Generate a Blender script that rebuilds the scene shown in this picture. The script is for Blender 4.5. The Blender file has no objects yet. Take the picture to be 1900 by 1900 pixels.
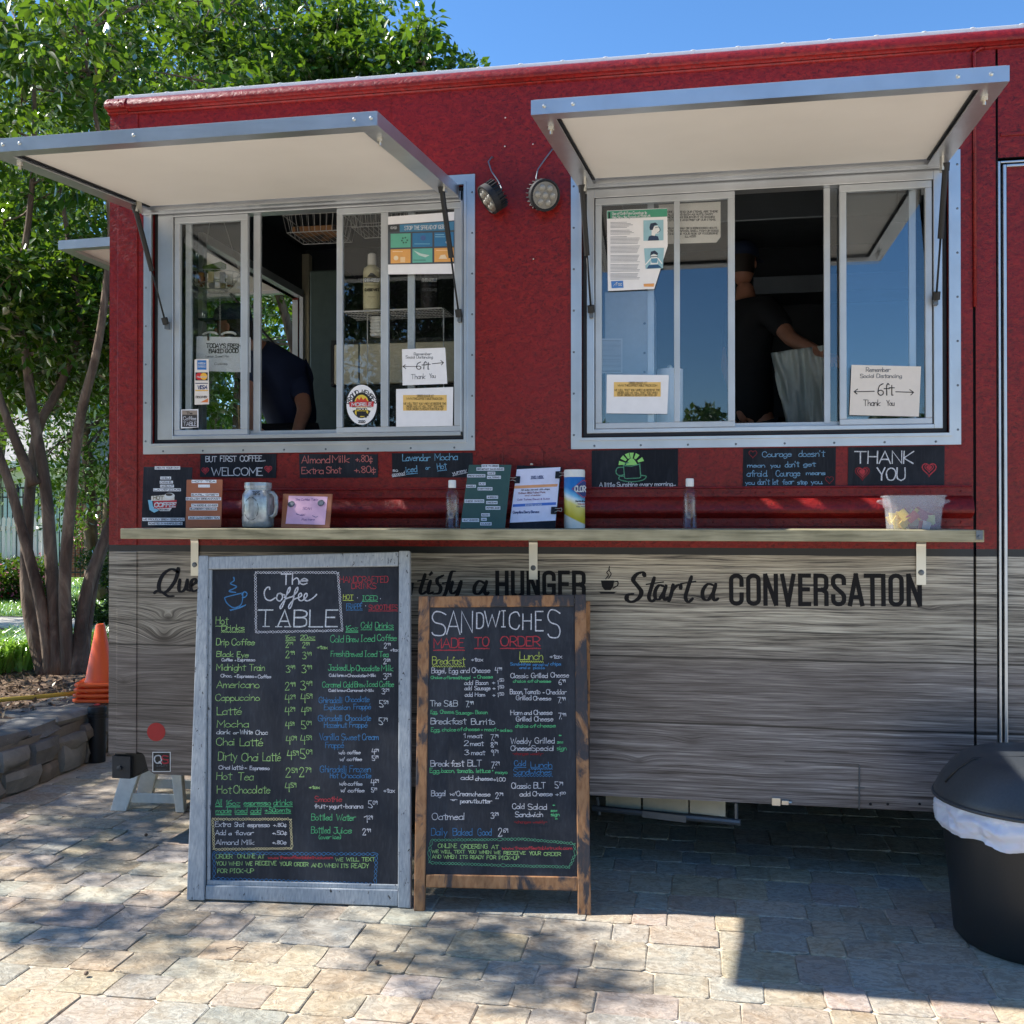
import bpy, math, random
import numpy as np
from math import sin, cos, pi, radians, sqrt, atan2, exp
from mathutils import Vector, Matrix, noise as mnoise
random.seed(7); RNG = np.random.default_rng(7)
scene = bpy.context.scene
C = scene.collection

# ---------------------------------------------------------------- camera
YAW = radians(10.2); PIT = radians(.36); CAM = Vector((0, -4.375, 1.5)); FPX = 1900.0
cd = bpy.data.cameras.new('camera'); cam = bpy.data.objects.new('camera', cd); C.objects.link(cam)
cd.sensor_width = 36; cd.lens = 36; cd.clip_start = .05; cd.clip_end = 2000
cam.location = CAM; cam.rotation_euler = (pi/2 + PIT, 0, YAW)
scene.camera = cam
scene.render.resolution_x = scene.render.resolution_y = 1024
# ---------------------------------------------------------------- world, sun, exposure
SUN = Vector((.937, .024, -1.0)).normalized()          # the way the light travels
w = bpy.data.worlds.new('World'); scene.world = w; w.use_nodes = True
wn = w.node_tree.nodes; wl = w.node_tree.links
bg = wn['Background']; bg.inputs[1].default_value = .112
sk = wn.new('ShaderNodeTexSky'); sk.sky_type = 'NISHITA'; sk.sun_disc = False
sk.sun_elevation = math.asin(-SUN.z); sk.sun_rotation = atan2(-SUN.x, -SUN.y)
sk.air_density = 1.0; sk.dust_density = .05; sk.ozone_density = 6; sk.altitude = 50
hs = wn.new('ShaderNodeHueSaturation'); hs.inputs['Saturation'].default_value = 1.12; wl.new(sk.outputs[0], hs.inputs['Color']); wl.new(hs.outputs[0], bg.inputs[0])
sl = bpy.data.lights.new('sun', 'SUN'); sl.energy = 4.6; sl.angle = radians(.53); sl.color = (1, .95, .87)
so = bpy.data.objects.new('sun', sl); C.objects.link(so)
so.rotation_euler = (-SUN).to_track_quat('Z', 'Y').to_euler()
scene.view_settings.view_transform = 'Standard'; scene.view_settings.look = 'None'
scene.view_settings.gamma = 1; scene.view_settings.use_curve_mapping = False
scene.view_settings.exposure = 1.06
scene.cycles.max_bounces = 8; scene.cycles.transparent_max_bounces = 24

# ---------------------------------------------------------------- pixel <-> place helpers (1900 px photograph)
_f = Vector((-sin(YAW)*cos(PIT), cos(YAW)*cos(PIT), sin(PIT)))
_r = Vector((cos(YAW), sin(YAW), 0)); _u = _r.cross(_f)
def ray(px, py): return _f + _r*((px-950)/FPX) + _u*(-(py-950)/FPX)
def at(px, py, Y=0.0):
    d = ray(px, py); return CAM + d*((Y-CAM.y)/d.y)
def X_(px, Y=0.0): return at(px, 950, Y).x
def Z_(py, px, Y=0.0): return at(px, py, Y).z
def gr(px, py, z=0.0):
    d = ray(px, py); return CAM + d*((z-CAM.z)/d.z)

# ---------------------------------------------------------------- objects, names, tags
ORG = {}
def tag(o, label=None, cat=None, group=None, kind=None):
    if label: o['label'] = label
    if cat: o['category'] = cat
    if group: o['group'] = group
    if kind: o['kind'] = kind
    return o
def thing(name, label, cat, loc=(0, 0, 0), group=None, rz=0):
    o = bpy.data.objects.new(name, None); C.objects.link(o); o.location = loc; o.rotation_euler = (0, 0, rz)
    o.empty_display_size = .1; ORG[o.name] = Vector(loc)
    return tag(o, label, cat, group)
def put(me, name, parent=None, local=False):
    o = bpy.data.objects.new(name, me); C.objects.link(o)
    if parent is not None:
        o.parent = parent
        if not local: o.location = -ORG.get(parent.name, Vector()); 
    ORG[o.name] = Vector((0, 0, 0))
    return o
def copy_tree(o, parent=None, label=None):
    c = o.copy(); C.objects.link(c); ORG[c.name] = ORG.get(o.name, Vector())
    if parent is not None: c.parent = parent
    if label: c['label'] = label
    for ch in list(o.children): copy_tree(ch, c)
    return c

def V(*a): return Vector(a)
class MB:
    def __init__(s): s.v = []; s.f = []; s.m = []; s.uv = None
    def add(s, vs, fs, m=0):
        b = len(s.v); s.v += [tuple(v) for v in vs]
        for f in fs: s.f.append(tuple(b+i for i in f)); s.m.append(m)
        return s
    def box(s, x0, x1, y0, y1, z0, z1, m=0):
        if x0 > x1: x0, x1 = x1, x0
        if y0 > y1: y0, y1 = y1, y0
        if z0 > z1: z0, z1 = z1, z0
        return s.add([(x0,y0,z0),(x1,y0,z0),(x1,y1,z0),(x0,y1,z0),(x0,y0,z1),(x1,y0,z1),(x1,y1,z1),(x0,y1,z1)],
              [(3,2,1,0),(4,5,6,7),(0,1,5,4),(1,2,6,5),(2,3,7,6),(3,0,4,7)], m)
    def obox(s, c, ax, ay, az, m=0):         # centre and three half-vectors
        c, ax, ay, az = Vector(c), Vector(ax), Vector(ay), Vector(az)
        vs = [c+i*ax+j*ay+k*az for k in (-1, 1) for (i, j) in ((-1,-1),(1,-1),(1,1),(-1,1))]
        return s.add(vs, [(3,2,1,0),(4,5,6,7),(0,1,5,4),(1,2,6,5),(2,3,7,6),(3,0,4,7)], m)
    def prism(s, poly, fn, a, b, m=0):       # poly [(u,v)], fn(u,v,w)->xyz, extruded from w=a to w=b
        n = len(poly); vs = [fn(u, v, a) for u, v in poly] + [fn(u, v, b) for u, v in poly]
        fs = [tuple(range(n))[::-1], tuple(range(n, 2*n))] + [(i, (i+1) % n, n+(i+1) % n, n+i) for i in range(n)]
        return s.add(vs, fs, m)
    def tube(s, pts, r, n=8, m=0, cap=True):
        pts = [Vector(p) for p in pts]; rr = r if isinstance(r, (list, tuple)) else [r]*len(pts)
        vs = []; fs = []; a = None
        for i, p in enumerate(pts):
            t = (pts[min(i+1, len(pts)-1)] - pts[max(i-1, 0)])
            if t.length < 1e-9: t = Vector((0, 0, 1))
            t.normalize()
            if a is None: a = t.orthogonal().normalized()
            a = (a - t*a.dot(t))
            a = a.normalized() if a.length > 1e-6 else t.orthogonal().normalized()
            b = t.cross(a)
            for k in range(n):
                an = 2*pi*k/n; vs.append(p + (a*cos(an) + b*sin(an))*rr[i])
        for i in range(len(pts)-1):
            for k in range(n):
                k2 = (k+1) % n; fs.append((i*n+k, i*n+k2, (i+1)*n+k2, (i+1)*n+k))
        if cap: fs.append(tuple(range(n))[::-1]); fs.append(tuple((len(pts)-1)*n+k for k in range(n)))
        return s.add(vs, fs, m)
    def lathe(s, prof, c=(0, 0, 0), n=24, m=0, M=None, sx=1, sy=1, cap=True):
        c = Vector(c); vs = []; fs = []
        for r, z in prof:
            for k in range(n):
                a = 2*pi*k/n; p = Vector((r*cos(a)*sx, r*sin(a)*sy, z))
                vs.append((M @ p if M else p) + c)
        for i in range(len(prof)-1):
            for k in range(n):
                k2 = (k+1) % n; fs.append((i*n+k, i*n+k2, (i+1)*n+k2, (i+1)*n+k))
        if cap:
            fs.append(tuple(range(n))[::-1]); fs.append(tuple((len(prof)-1)*n+k for k in range(n)))
        return s.add(vs, fs, m)
    def mesh(s, name, mats=None, smooth=False):
        me = bpy.data.meshes.new(name); me.from_pydata(s.v, [], s.f)
        for m in (mats if isinstance(mats, (list, tuple)) else [mats]):
            if m: me.materials.append(m)
        if any(s.m): me.polygons.foreach_set('material_index', s.m)
        if smooth: me.shade_smooth() if hasattr(me, 'shade_smooth') else me.polygons.foreach_set('use_smooth', [True]*len(s.f))
        return me
    def build(s, name, mats, parent=None, smooth=False, bevel=0, local=False, auto=None):
        o = put(s.mesh(name, mats, smooth), name, parent, local)
        if bevel:
            b = o.modifiers.new('bevel', 'BEVEL'); b.width = bevel; b.segments = 2; b.limit_method = 'ANGLE'; b.angle_limit = radians(40)
        if smooth and auto is not None:
            try:
                o.data.set_sharp_from_angle(angle=radians(auto))
            except Exception: pass
        return o

# ---------------------------------------------------------------- materials
def lin(c): return tuple(((x/255)/12.92 if x/255 <= .04045 else (((x/255)+.055)/1.055)**2.4) for x in c) + (1,)
class NT:
    def __init__(s, name):
        s.mat = bpy.data.materials.new(name); s.mat.use_nodes = True; s.t = s.mat.node_tree
        s.b = s.t.nodes['Principled BSDF']; s.out = s.t.nodes['Material Output']
        s._tc = None
    def n(s, typ, ins=None, **kw):
        nd = s.t.nodes.new('ShaderNode'+typ)
        for k, v in kw.items(): setattr(nd, k, v)
        for k, v in (ins or {}).items(): s.set(nd.inputs[k], v)
        return nd
    def set(s, sock, v):
        if isinstance(v, bpy.types.NodeSocket): s.t.links.new(v, sock)
        elif isinstance(v, bpy.types.Node): s.t.links.new(v.outputs[0], sock)
        else: sock.default_value = v
    def pos(s):
        if not s._tc: s._tc = s.n('NewGeometry').outputs['Position']
        return s._tc
    def obj(s): return s.n('TexCoord').outputs['Object']
    def xyz(s, v): return s.n('SeparateXYZ', {0: v}).outputs
    def comb(s, x, y, z): return s.n('CombineXYZ', {0: x, 1: y, 2: z}).outputs[0]
    def m(s, op, a, b=0.0, c=0.0, clamp=False):
        nd = s.n('Math', {0: a, 1: b, 2: c}, operation=op); nd.use_clamp = clamp; return nd.outputs[0]
    def scale(s, v, k): return s.n('Mapping', {0: v, 3: k}).outputs[0]
    def noise(s, v, sc, det=4, rough=.55, dist=0, out=0): return s.n('TexNoise', {'Vector': v, 'Scale': sc, 'Detail': det, 'Roughness': rough, 'Distortion': dist}).outputs[out]
    def ramp(s, f, stops, interp='LINEAR'):
        r = s.n('ValToRGB', {0: f}); e = r.color_ramp; e.interpolation = interp
        while len(e.elements) < len(stops): e.elements.new(.5)
        for i, (p, c) in enumerate(stops):
            e.elements[i].position = p; e.elements[i].color = c if len(c) == 4 else tuple(c)+(1,)
        return r.outputs[0]
    def fr(s, f, a, b): return s.n('MapRange', {0: f, 1: a, 2: b}).outputs[0]
    def mix(s, f, a, b, mode='MIX'):
        nd = s.n('Mix', data_type='RGBA', blend_type=mode); s.set(nd.inputs[0], f); s.set(nd.inputs[6], a); s.set(nd.inputs[7], b); return nd.outputs[2]
    def bump(s, h, st=.3, d=.01, nrm=None):
        nd = s.n('Bump', {'Height': h, 'Strength': st, 'Distance': d})
        if nrm is not None: s.set(nd.inputs['Normal'], nrm)
        return nd.outputs[0]
    def P(s, **k):
        names = dict(col='Base Color', rough='Roughness', metal='Metallic', nrm='Normal', spec='Specular IOR Level', coat='Coat Weight', coatr='Coat Roughness', trans='Transmission Weight', ior='IOR', alpha='Alpha', sheen='Sheen Weight', sub='Subsurface Weight')
        for a, v in k.items(): s.set(s.b.inputs[names[a]], v)
        return s.mat
def plain(name, c, rough=.5, metal=0, var=.12, sc=25, bump=0, **k):
    t = NT(name); n = t.noise(t.pos(), sc, 5)
    c = lin(c); d = tuple(x*(1-var) for x in c[:3])+(1,); e = tuple(min(1, x*(1+var)) for x in c[:3])+(1,)
    t.P(col=t.ramp(n, [(.3, d), (.7, e)]), rough=t.fr(n, -.6, 1.8) if False else rough, metal=metal, **k)
    if bump: t.P(nrm=t.bump(n, bump, .004))
    return t.mat
M = {}
# red printed wrap: leathery relief, darker speckle
t = NT('red_wrap'); p = t.n('Mapping', {0: t.pos(), 2: (0, .7, 0), 3: (1, 1, 1.35)}).outputs[0]
n1 = t.noise(p, 26, 5, .6, .5); n2 = t.noise(p, 64, 4, .6, .8); n3 = t.noise(p, 2.0, 3)
c = t.mix(t.fr(n1, .38, .62), lin((114, 17, 14)), lin((138, 27, 20)))
c = t.mix(t.fr(n2, .52, .34), c, lin((84, 9, 10)))
c = t.mix(t.m('MULTIPLY', t.fr(n3, .4, .68), .45), c, lin((124, 18, 26)))
h = t.m('ADD', t.m('MULTIPLY', n1, 1.0), t.m('MULTIPLY', n2, .3))
t.P(col=c, rough=.42, spec=.3, coat=.16, coatr=.2, nrm=t.bump(h, .42, .012)); M['red'] = t.mat
# weathered plank print
def wood_print():
    t = NT('weathered_plank_print'); P = t.xyz(t.pos()); x, z = P[0], P[2]
    seams = [(.372, .5), (.638, 1), (.915, 1), (1.03, .55), (1.13, .35)]
    idx = 0.0
    for s_, k_ in seams: idx = t.m('ADD', idx, t.m('GREATER_THAN', z, s_))
    off = t.m('MULTIPLY', idx, 3.7)
    warp = 0.0; kn = 0.0
    for kx, kz, amp, rx, rz in ((-2.42, .945, .10, .10, .05), (-2.40, 1.04, .045, .06, .025), (-.24, .47, .022, .045, .02), (-.02, .56, .02, .06, .02), (.03, 1.155, .02, .05, .018), (-2.62, .74, .03, .04, .02), (.93, 1.13, .02, .05, .015), (-.45, .80, .02, .05, .015), (-1.9, .5, .03, .06, .02)):
        dx = t.m('DIVIDE', t.m('SUBTRACT', x, kx), rx); dz = t.m('DIVIDE', t.m('SUBTRACT', z, kz), rz)
        r2 = t.m('ADD', t.m('MULTIPLY', dx, dx), t.m('MULTIPLY', dz, dz))
        g = t.m('DIVIDE', 1.0, t.m('ADD', 1.0, r2))
        warp = t.m('ADD', warp, t.m('MULTIPLY', g, amp)); kn = t.m('MAXIMUM', kn, t.m('MULTIPLY', t.m('POWER', g, 4.0), t.m('MULTIPLY', amp, 24) if False else min(.9, amp*26)))
        warp = t.m('ADD', warp, t.m('MULTIPLY', t.m('MULTIPLY', g, dz), rz*.7))
    zz = t.m('ADD', t.m('ADD', z, warp), t.m('MULTIPLY', t.m('SUBTRACT', t.noise(t.comb(t.m('MULTIPLY', x, 1.0), off, t.m('MULTIPLY', z, 3.4)), 1.4, 3), .5), .034))
    v = t.comb(t.m('ADD', t.m('MULTIPLY', x, 1.3), off), off, t.m('MULTIPLY', zz, 58))
    g1 = t.noise(v, 1.5, 6, .68, .25)
    v2 = t.comb(t.m('MULTIPLY', x, 4), off, t.m('MULTIPLY', zz, 300)); g2 = t.noise(v2, 1.2, 4, .6, .3)
    v3 = t.comb(t.m('MULTIPLY', x, .8), off, t.m('MULTIPLY', z, 3)); g3 = t.noise(v3, 1.4, 3)
    grain = t.m('ADD', t.m('MULTIPLY', g1, .58), t.m('MULTIPLY', g2, .42))
    top = t.fr(z, .86, 1.0); ca = t.ramp(grain, [(.36, lin((34, 31, 32))), (.46, lin((112, 104, 102))), (.54, lin((146, 139, 137))), (.64, lin((204, 196, 188)))]); cb = t.ramp(grain, [(.40, lin((34, 31, 30))), (.462, lin((134, 127, 116))), (.53, lin((186, 179, 164))), (.62, lin((226, 220, 204)))]); c = t.mix(top, ca, cb)
    c = t.mix(t.m('MULTIPLY', t.fr(g3, .4, .7), .45), c, lin((120, 108, 100)), 'MULTIPLY')
    c = t.mix(t.m('MULTIPLY', kn, 1.0, clamp=True), c, lin((58, 50, 46)))
    # plank tone, and darker towards the left end
    tone = t.n('TexWhiteNoise', {1: idx}, noise_dimensions='1D').outputs[0]
    c = t.mix(t.m('MULTIPLY', tone, .25), c, lin((150, 138, 130)), 'MULTIPLY')
    c = t.mix(t.m('MULTIPLY', t.fr(x, -.4, -2.2), .4), c, lin((130, 116, 110)), 'MULTIPLY')
    wob = t.m('MULTIPLY', t.m('SUBTRACT', t.noise(t.comb(x, 0.0, 0.0), 2.5, 3), .5), .018)
    for s_, k_ in seams:
        d = t.m('ABSOLUTE', t.m('SUBTRACT', t.m('ADD', z, wob), s_))
        c = t.mix(t.m('MULTIPLY', t.fr(d, .0055, .002), .97*k_), c, lin((24, 22, 22)))
    t.P(col=c, rough=.42, coat=.2, coatr=.2, nrm=t.bump(grain, .08, .003)); return t.mat
M['wood'] = wood_print()
M['black'] = plain('black_print', (30, 31, 34), .4)
M['rubber'] = plain('black_rubber', (16, 16, 18), .55)
M['ink'] = plain('black_ink', (26, 25, 28), .45)
def metal(name, c, rough, sx=(3, 3, 60), mt=.85):
    t = NT(name); n = t.noise(t.scale(t.pos(), sx), 3, 5, .6); n2 = t.noise(t.pos(), 5, 4)
    cc = lin(c); t.P(col=t.mix(t.fr(n2, .3, .75), cc, tuple(v*.8 for v in cc[:3])+(1,)), metal=mt, rough=t.fr(t.m('MULTIPLY', n, 1.0), -.6+rough*0, 2.2) if False else t.m('ADD', t.m('MULTIPLY', n, .16), rough), nrm=t.bump(n, .05, .002)); return t.mat
M['alu'] = metal('brushed_aluminium', (205, 208, 212), .28)
M['alu2'] = metal('aluminium_sash', (198, 202, 206), .36, (60, 3, 3), .6)
M['chrome'] = metal('zinc_bracket', (222, 218, 206), .24, (2, 2, 2))
M['steel'] = metal('grey_steel', (120, 126, 132), .45)
M['wire'] = metal('white_wire', (205, 205, 205), .4, (9, 9, 9), .2)
M['awn'] = plain('cream_panel', (236, 232, 226), .6, var=.03, sc=3)
M['gasket'] = plain('dark_gasket', (22, 24, 30), .6)
M['roofw'] = plain('white_roof_edge', (225, 226, 226), .4, var=.05)
M['white'] = plain('white_plastic', (226, 224, 218), .45, var=.05)
M['offw'] = plain('aged_white_plastic', (234, 230, 218), .5, var=.1)
M['paper'] = plain('white_paper', (236, 234, 236), .7, var=.03)
M['paper2'] = plain('cream_paper', (226, 216, 206), .7, var=.03)
M['cream'] = plain('cream_metal_panel', (196, 186, 160), .5, var=.06)
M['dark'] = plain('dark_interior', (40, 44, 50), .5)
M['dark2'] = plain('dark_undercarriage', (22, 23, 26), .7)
M['greenp'] = plain('grey_green_panel', (70, 84, 78), .5)
def chalk(name, c):
    t = NT(name); n = t.noise(t.scale(t.pos(), (2, 2, 1)), 2.2, 6, .65, .6); n2 = t.noise(t.scale(t.pos(), (30, 30, 3)), 4, 4)
    c0 = lin(c); c1 = lin(tuple(v+34 for v in c))
    f = t.m('ADD', t.m('MULTIPLY', t.fr(n, .42, .72), .6), t.m('MULTIPLY', t.fr(n2, .5, .8), .35))
    t.P(col=t.mix(f, c0, c1), rough=.6, spec=.2, nrm=t.bump(n2, .04, .002)); return t.mat
M['chalk'] = chalk('chalkboard', (42, 45, 52)); M['sign'] = chalk('black_sign_plate', (22, 25, 33))
# blue-grey peeling paint
t = NT('peeling_blue_paint'); n = t.noise(t.scale(t.pos(), (7, 7, 3)), 9, 8, .7, .4); n2 = t.noise(t.scale(t.pos(), (20, 20, 2)), 8, 4); n4 = t.noise(t.pos(), 1.6, 2)
mask = t.fr(t.m('SUBTRACT', n, t.m('MULTIPLY', t.fr(n4, .45, .65), .05)), .335, .36)
c = t.mix(t.fr(n2, .35, .7), lin((144, 152, 160)), lin((176, 182, 186)))
t.P(col=t.mix(mask, lin((38, 32, 30)), c), rough=.55, nrm=t.bump(t.m('ADD', mask, t.m('MULTIPLY', n2, .3)), .35, .0025)); M['bluewood'] = t.mat
# brown wood with dry-brushed charcoal
t = NT('charcoal_brushed_wood'); P0 = t.pos(); n = t.noise(t.scale(P0, (3.5, 3.5, 1.6)), 2.6, 6, .62, .7); n2 = t.noise(t.scale(P0, (14, 14, 4)), 5, 5)
c = t.mix(t.fr(n2, .3, .7), lin((134, 92, 58)), lin((184, 136, 92)))
f = t.m('ADD', t.fr(n, .475, .545), t.m('MULTIPLY', t.m('SUBTRACT', n2, .5), .9), clamp=True)
t.P(col=t.mix(f, c, lin((58, 56, 60))), rough=.6, nrm=t.bump(n2, .2, .003)); M['brownwood'] = t.mat
# shelf lumber
t = NT('treated_lumber'); n = t.noise(t.scale(t.pos(), (1.4, 20, 22)), 3, 6, .6, .5); n2 = t.noise(t.scale(t.pos(), (3, 3, 3)), 2, 3)
c = t.ramp(n, [(.3, lin((122, 116, 90))), (.5, lin((162, 154, 124))), (.7, lin((184, 174, 144)))])
t.P(col=t.mix(t.fr(n2, .35, .7), c, t.mix(.5, c, lin((120, 122, 100)), 'MULTIPLY')), rough=.7, nrm=t.bump(n, .2, .003)); M['lumber'] = t.mat
# glass
def glass(name, refl, tint=(1, 1, 1, 1)):
    t = NT(name); t.t.nodes.remove(t.b)
    fz = t.n('LayerWeight', {'Blend': .5}).outputs['Facing']; fz = t.m('ADD', t.m('MULTIPLY', t.m('POWER', fz, 4.5), .75), .035)
    f = t.m('ADD', fz, refl, clamp=True)
    gl = t.n('BsdfGlossy', {'Color': (.9, .95, 1, 1), 'Roughness': .01}); tr = t.n('BsdfTransparent', {'Color': tint})
    mx = t.n('MixShader', {0: f, 1: tr.outputs[0], 2: gl.outputs[0]}); t.t.links.new(mx.outputs[0], t.out.inputs[0]); return t.mat
M['glass'] = glass('window_glass', .012, (.98, .99, .99, 1)); M['glass2'] = glass('coated_window_glass', .044, (.93, .95, .96, 1))
M['clear'] = glass('clear_plastic', .0, (.95, .965, .97, 1))
M['frost'] = plain('frosted_plastic', (205, 208, 214), .35, var=.05); M['frost'].node_tree.nodes['Principled BSDF'].inputs['Alpha'].default_value = .2
t = NT('bottle_liquid'); t.P(col=(.9, .95, .98, 1), rough=.05, trans=1.0, ior=1.33); M['liquid'] = t.mat
# lettering inks
INK = dict(W=(232, 232, 240), G=(178, 228, 132), E=(98, 214, 138), B=(72, 142, 204), R=(214, 62, 72), Y=(220, 238, 96), K=(34, 34, 38), L=(120, 185, 225),
           P=(224, 120, 112), O=(214, 148, 120), S=(120, 124, 132), N=(40, 70, 140), D=(232, 236, 240), T=(150, 140, 110), C=(96, 176, 132), H=(120, 172, 214), F=(150, 40, 48), A=(150, 96, 170))
INKM = {}
def ink(k):
    if k not in INKM:
        t = NT('ink_'+k); n = t.noise(t.pos(), 260, 4, .7); n2 = t.noise(t.pos(), 30, 3); g = sum(INK[k])/3; c = tuple(v*.86+g*.14 for v in INK[k])
        dk = tuple(v*.72+8 for v in c) if g > 60 else c
        t.P(col=t.mix(t.m('ADD', t.m('MULTIPLY', t.fr(n, .6, .44), .8), t.m('MULTIPLY', t.fr(n2, .6, .4), .25), clamp=True), lin(c), lin(dk)), rough=.8, spec=.2); INKM[k] = t.mat
    return INKM[k]
_cm = {}
def colm(c, rough=.55):
    if (c, rough) not in _cm: _cm[(c, rough)] = plain('print_%d_%d_%d' % c, c, rough, var=.05, sc=40)
    return _cm[(c, rough)]

# ---------------------------------------------------------------- handwriting: a single-stroke alphabet
GL = {}
for ln in '''A 7 033c63|1656
B 6 030c|~0c3c5b593808|~083857543303
C 6 ~5a4c2c0a05234355
D 6 030c|~0c3c5a553303
E 5 4c0c0343|0838
F 5 030c4c|0838
G 7 ~5a4c2c0a0523435457|3757
H 6 030c|535c|0858
I 4 1c13|0c2c|0323
J 5 ~4c45331305|1c5c
K 6 030c|5c0753
L 5 0c0353
M 7 030c366c63
N 6 030c535c
O 7 ~3c1b08143354685b3c
P 6 030c|~0c3c5a593707
Q 7 ~3c1b08143354685b3c|3663
R 6 030c|~0c3c5a593707|2753
S 6 ~5b3c1c0a1847554313 04
T 7 0c6c|3c33
U 6 ~0c052333555c
V 6 0c335c
W 9 0c234a638c
X 6 0c53|5c03
Y 6 0c37|5c3733
Z 6 0c5c0353
a 5 ~472806042344|4843
b 5 0c03|~062846442304
c 5 ~472806042344
d 5 4c43|~472806042344
e 5 ~0646472806042344
f 4 ~4b3c2a2723|0848
g 5 ~472806042344|~48422001
h 5 0c03|~0628384643
i 2 0803|0a0b
j 4 ~28211000|2a2b
k 5 0c03|480543
l 2 0c03
m 7 0803|~06283633|~36586663
n 5 0803|~0628384643
o 5 ~28060423444628
p 5 0800|~062846442304
q 5 4840|~472806042344
r 4 0803|~062848
s 5 ~4728071635442303
t 4 2b2333|0949
u 5 ~08042344|4843
v 5 082348
w 7 0813365368
x 5 0843|4803
y 5 0824|4810
z 5 08480343
0 5 ~2c0a0523454a2c
1 2 0a1c13
2 5 ~0a1c3c4a3803|0343
3 5 ~0b2c4b3928|~2847552304
4 5 1c0757|4b43
5 5 4c0c08|~0828465423 04
6 5 ~4c1a052344462706
7 5 0c4c13
8 5 ~284a2c0a2845230528
9 5 ~4a2c0a19283a|4b43
. 2 0304
, 2 1402
' 2 0c0a
- 5 0747
+ 5 0646|2824
! 2 0c06|0304
/ 4 024c
( 3 ~2d0a0522
) 3 ~0d2a2502
& 6 ~53173a2b1a3743230526 48
¢ 5 ~472806042344|2a21
@ 6 ~46374526466837080423 43
· 3 1617
* 4 1a16|0937|3907
: 2 0504|0807
_ 3
^ 5 0747'''.split('\n'):
    p_ = ln.split(' ', 2)
    if len(p_) < 2: continue
    body = (p_[2] if len(p_) > 2 else '').replace(' ', '')
    st = []
    for s_ in body.split('|'):
        if not s_: continue
        sm = s_[0] == '~'; s_ = s_.lstrip('~')
        st.append((sm, [(int(s_[i], 36), int(s_[i+1], 36)-3) for i in range(0, len(s_)-1, 2)]))
    GL[p_[0]] = (float(p_[1]), st)
GL[' '] = (3.4, [])
GL['é'] = (5, GL['e'][1] + [(False, [(2, 7), (3, 9)])]); GL['É'] = (5, GL['E'][1] + [(False, [(2, 10.5), (3.5, 12)])])
# heavy condensed capitals
BOLD = {}
for ln in '''H 6 000c|505c|0656
U 6 ~0c0200501... 
N 6 000c505c
E 5 4c0c0040|0636
R 6 000c|0c4c5b574606|2650'''.split('\n'): pass
def arc(cx, cy, r, a0, a1, n=5): return [(cx+r*cos(radians(a0+(a1-a0)*i/n)), cy+r*sin(radians(a0+(a1-a0)*i/n))) for i in range(n+1)]
BW = 3.6
BOLD['H'] = (5.9, [[(0,0),(0,12)], [(BW,0),(BW,12)], [(0,6),(BW,6)]])
BOLD['U'] = (5.9, [[(0,12)] + arc(BW/2, 1.8, 1.8, 180, 360, 8) + [(BW,12)]])
BOLD['N'] = (5.9, [[(0,0),(0,12)], [(.1,12),(BW-.1,0)], [(BW,0),(BW,12)]])
BOLD['G'] = (5.9, [[(BW,8.6)] + arc(BW/2, 10.2, 1.8, 0, 180, 8) + arc(BW/2, 1.8, 1.8, 180, 360, 8) + [(BW,5.6),(BW*.5,5.6)]])
BOLD['E'] = (5.2, [[(3,12),(0,12),(0,0),(3,0)], [(0,6.2),(2.6,6.2)]])
BOLD['R'] = (5.9, [[(0,0),(0,12)], [(0,12)] + arc(BW-1.6, 10.4, 1.6, 90, 0, 4) + arc(BW-1.6, 7.6, 1.6, 0, -90, 4) + [(0,6)], [(BW-1.4,6)] + arc(BW-1.2, 4.4, 1.2, 60, 0, 3) + [(BW,0)]])
BOLD['C'] = (5.9, [[(BW,8)] + arc(BW/2, 10.2, 1.8, 0, 180, 8) + arc(BW/2, 1.8, 1.8, 180, 360, 8) + [(BW,4)]])
BOLD['O'] = (5.9, [[(BW,6)] + arc(BW/2, 10.2, 1.8, 0, 180, 8) + arc(BW/2, 1.8, 1.8, 180, 360, 8) + [(BW,6)]])
BOLD['V'] = (6.0, [[(-.1,12),(1.8,-.4)], [(1.8,-.4),(3.7,12)]])
BOLD['S'] = (5.8, [[(BW,8.8)] + arc(BW/2, 10.2, 1.8, 0, 180, 8) + [(0,8.6),(.6,7.2),(BW-.6,4.6),(BW,3.4)] + arc(BW/2, 1.8, 1.8, 0, -180, 8) + [(0,3.4)]])
BOLD['A'] = (5.7, [[(-.2,0),(1.8,12.2)], [(1.8,12.2),(3.8,0)], [(.5,3),(3.1,3)]])
BOLD['T'] = (5.2, [[(-.6,12),(3.8,12)], [(1.6,12),(1.6,0)]])
BOLD['I'] = (2.4, [[(0,0),(0,12)]]); BOLD[' '] = (3.5, [])

def smooth(pts, k=4):
    if len(pts) < 3: return pts
    closed = (abs(pts[0][0]-pts[-1][0]) + abs(pts[0][1]-pts[-1][1])) < 1e-6
    q = ([pts[-2]] if closed else [pts[0]]) + list(pts) + ([pts[1]] if closed else [pts[-1]]); out = []
    for i in range(1, len(q)-2):
        p0, p1, p2, p3 = q[i-1], q[i], q[i+1], q[i+2]
        for j in range(k):
            t_ = j/k; a = t_*t_; b = a*t_
            out.append(tuple(.5*((2*p1[d]) + (-p0[d]+p2[d])*t_ + (2*p0[d]-5*p1[d]+4*p2[d]-p3[d])*a + (-p0[d]+3*p1[d]-3*p2[d]+p3[d])*b) for d in (0, 1)))
    out.append(tuple(pts[-1])); return out

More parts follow.
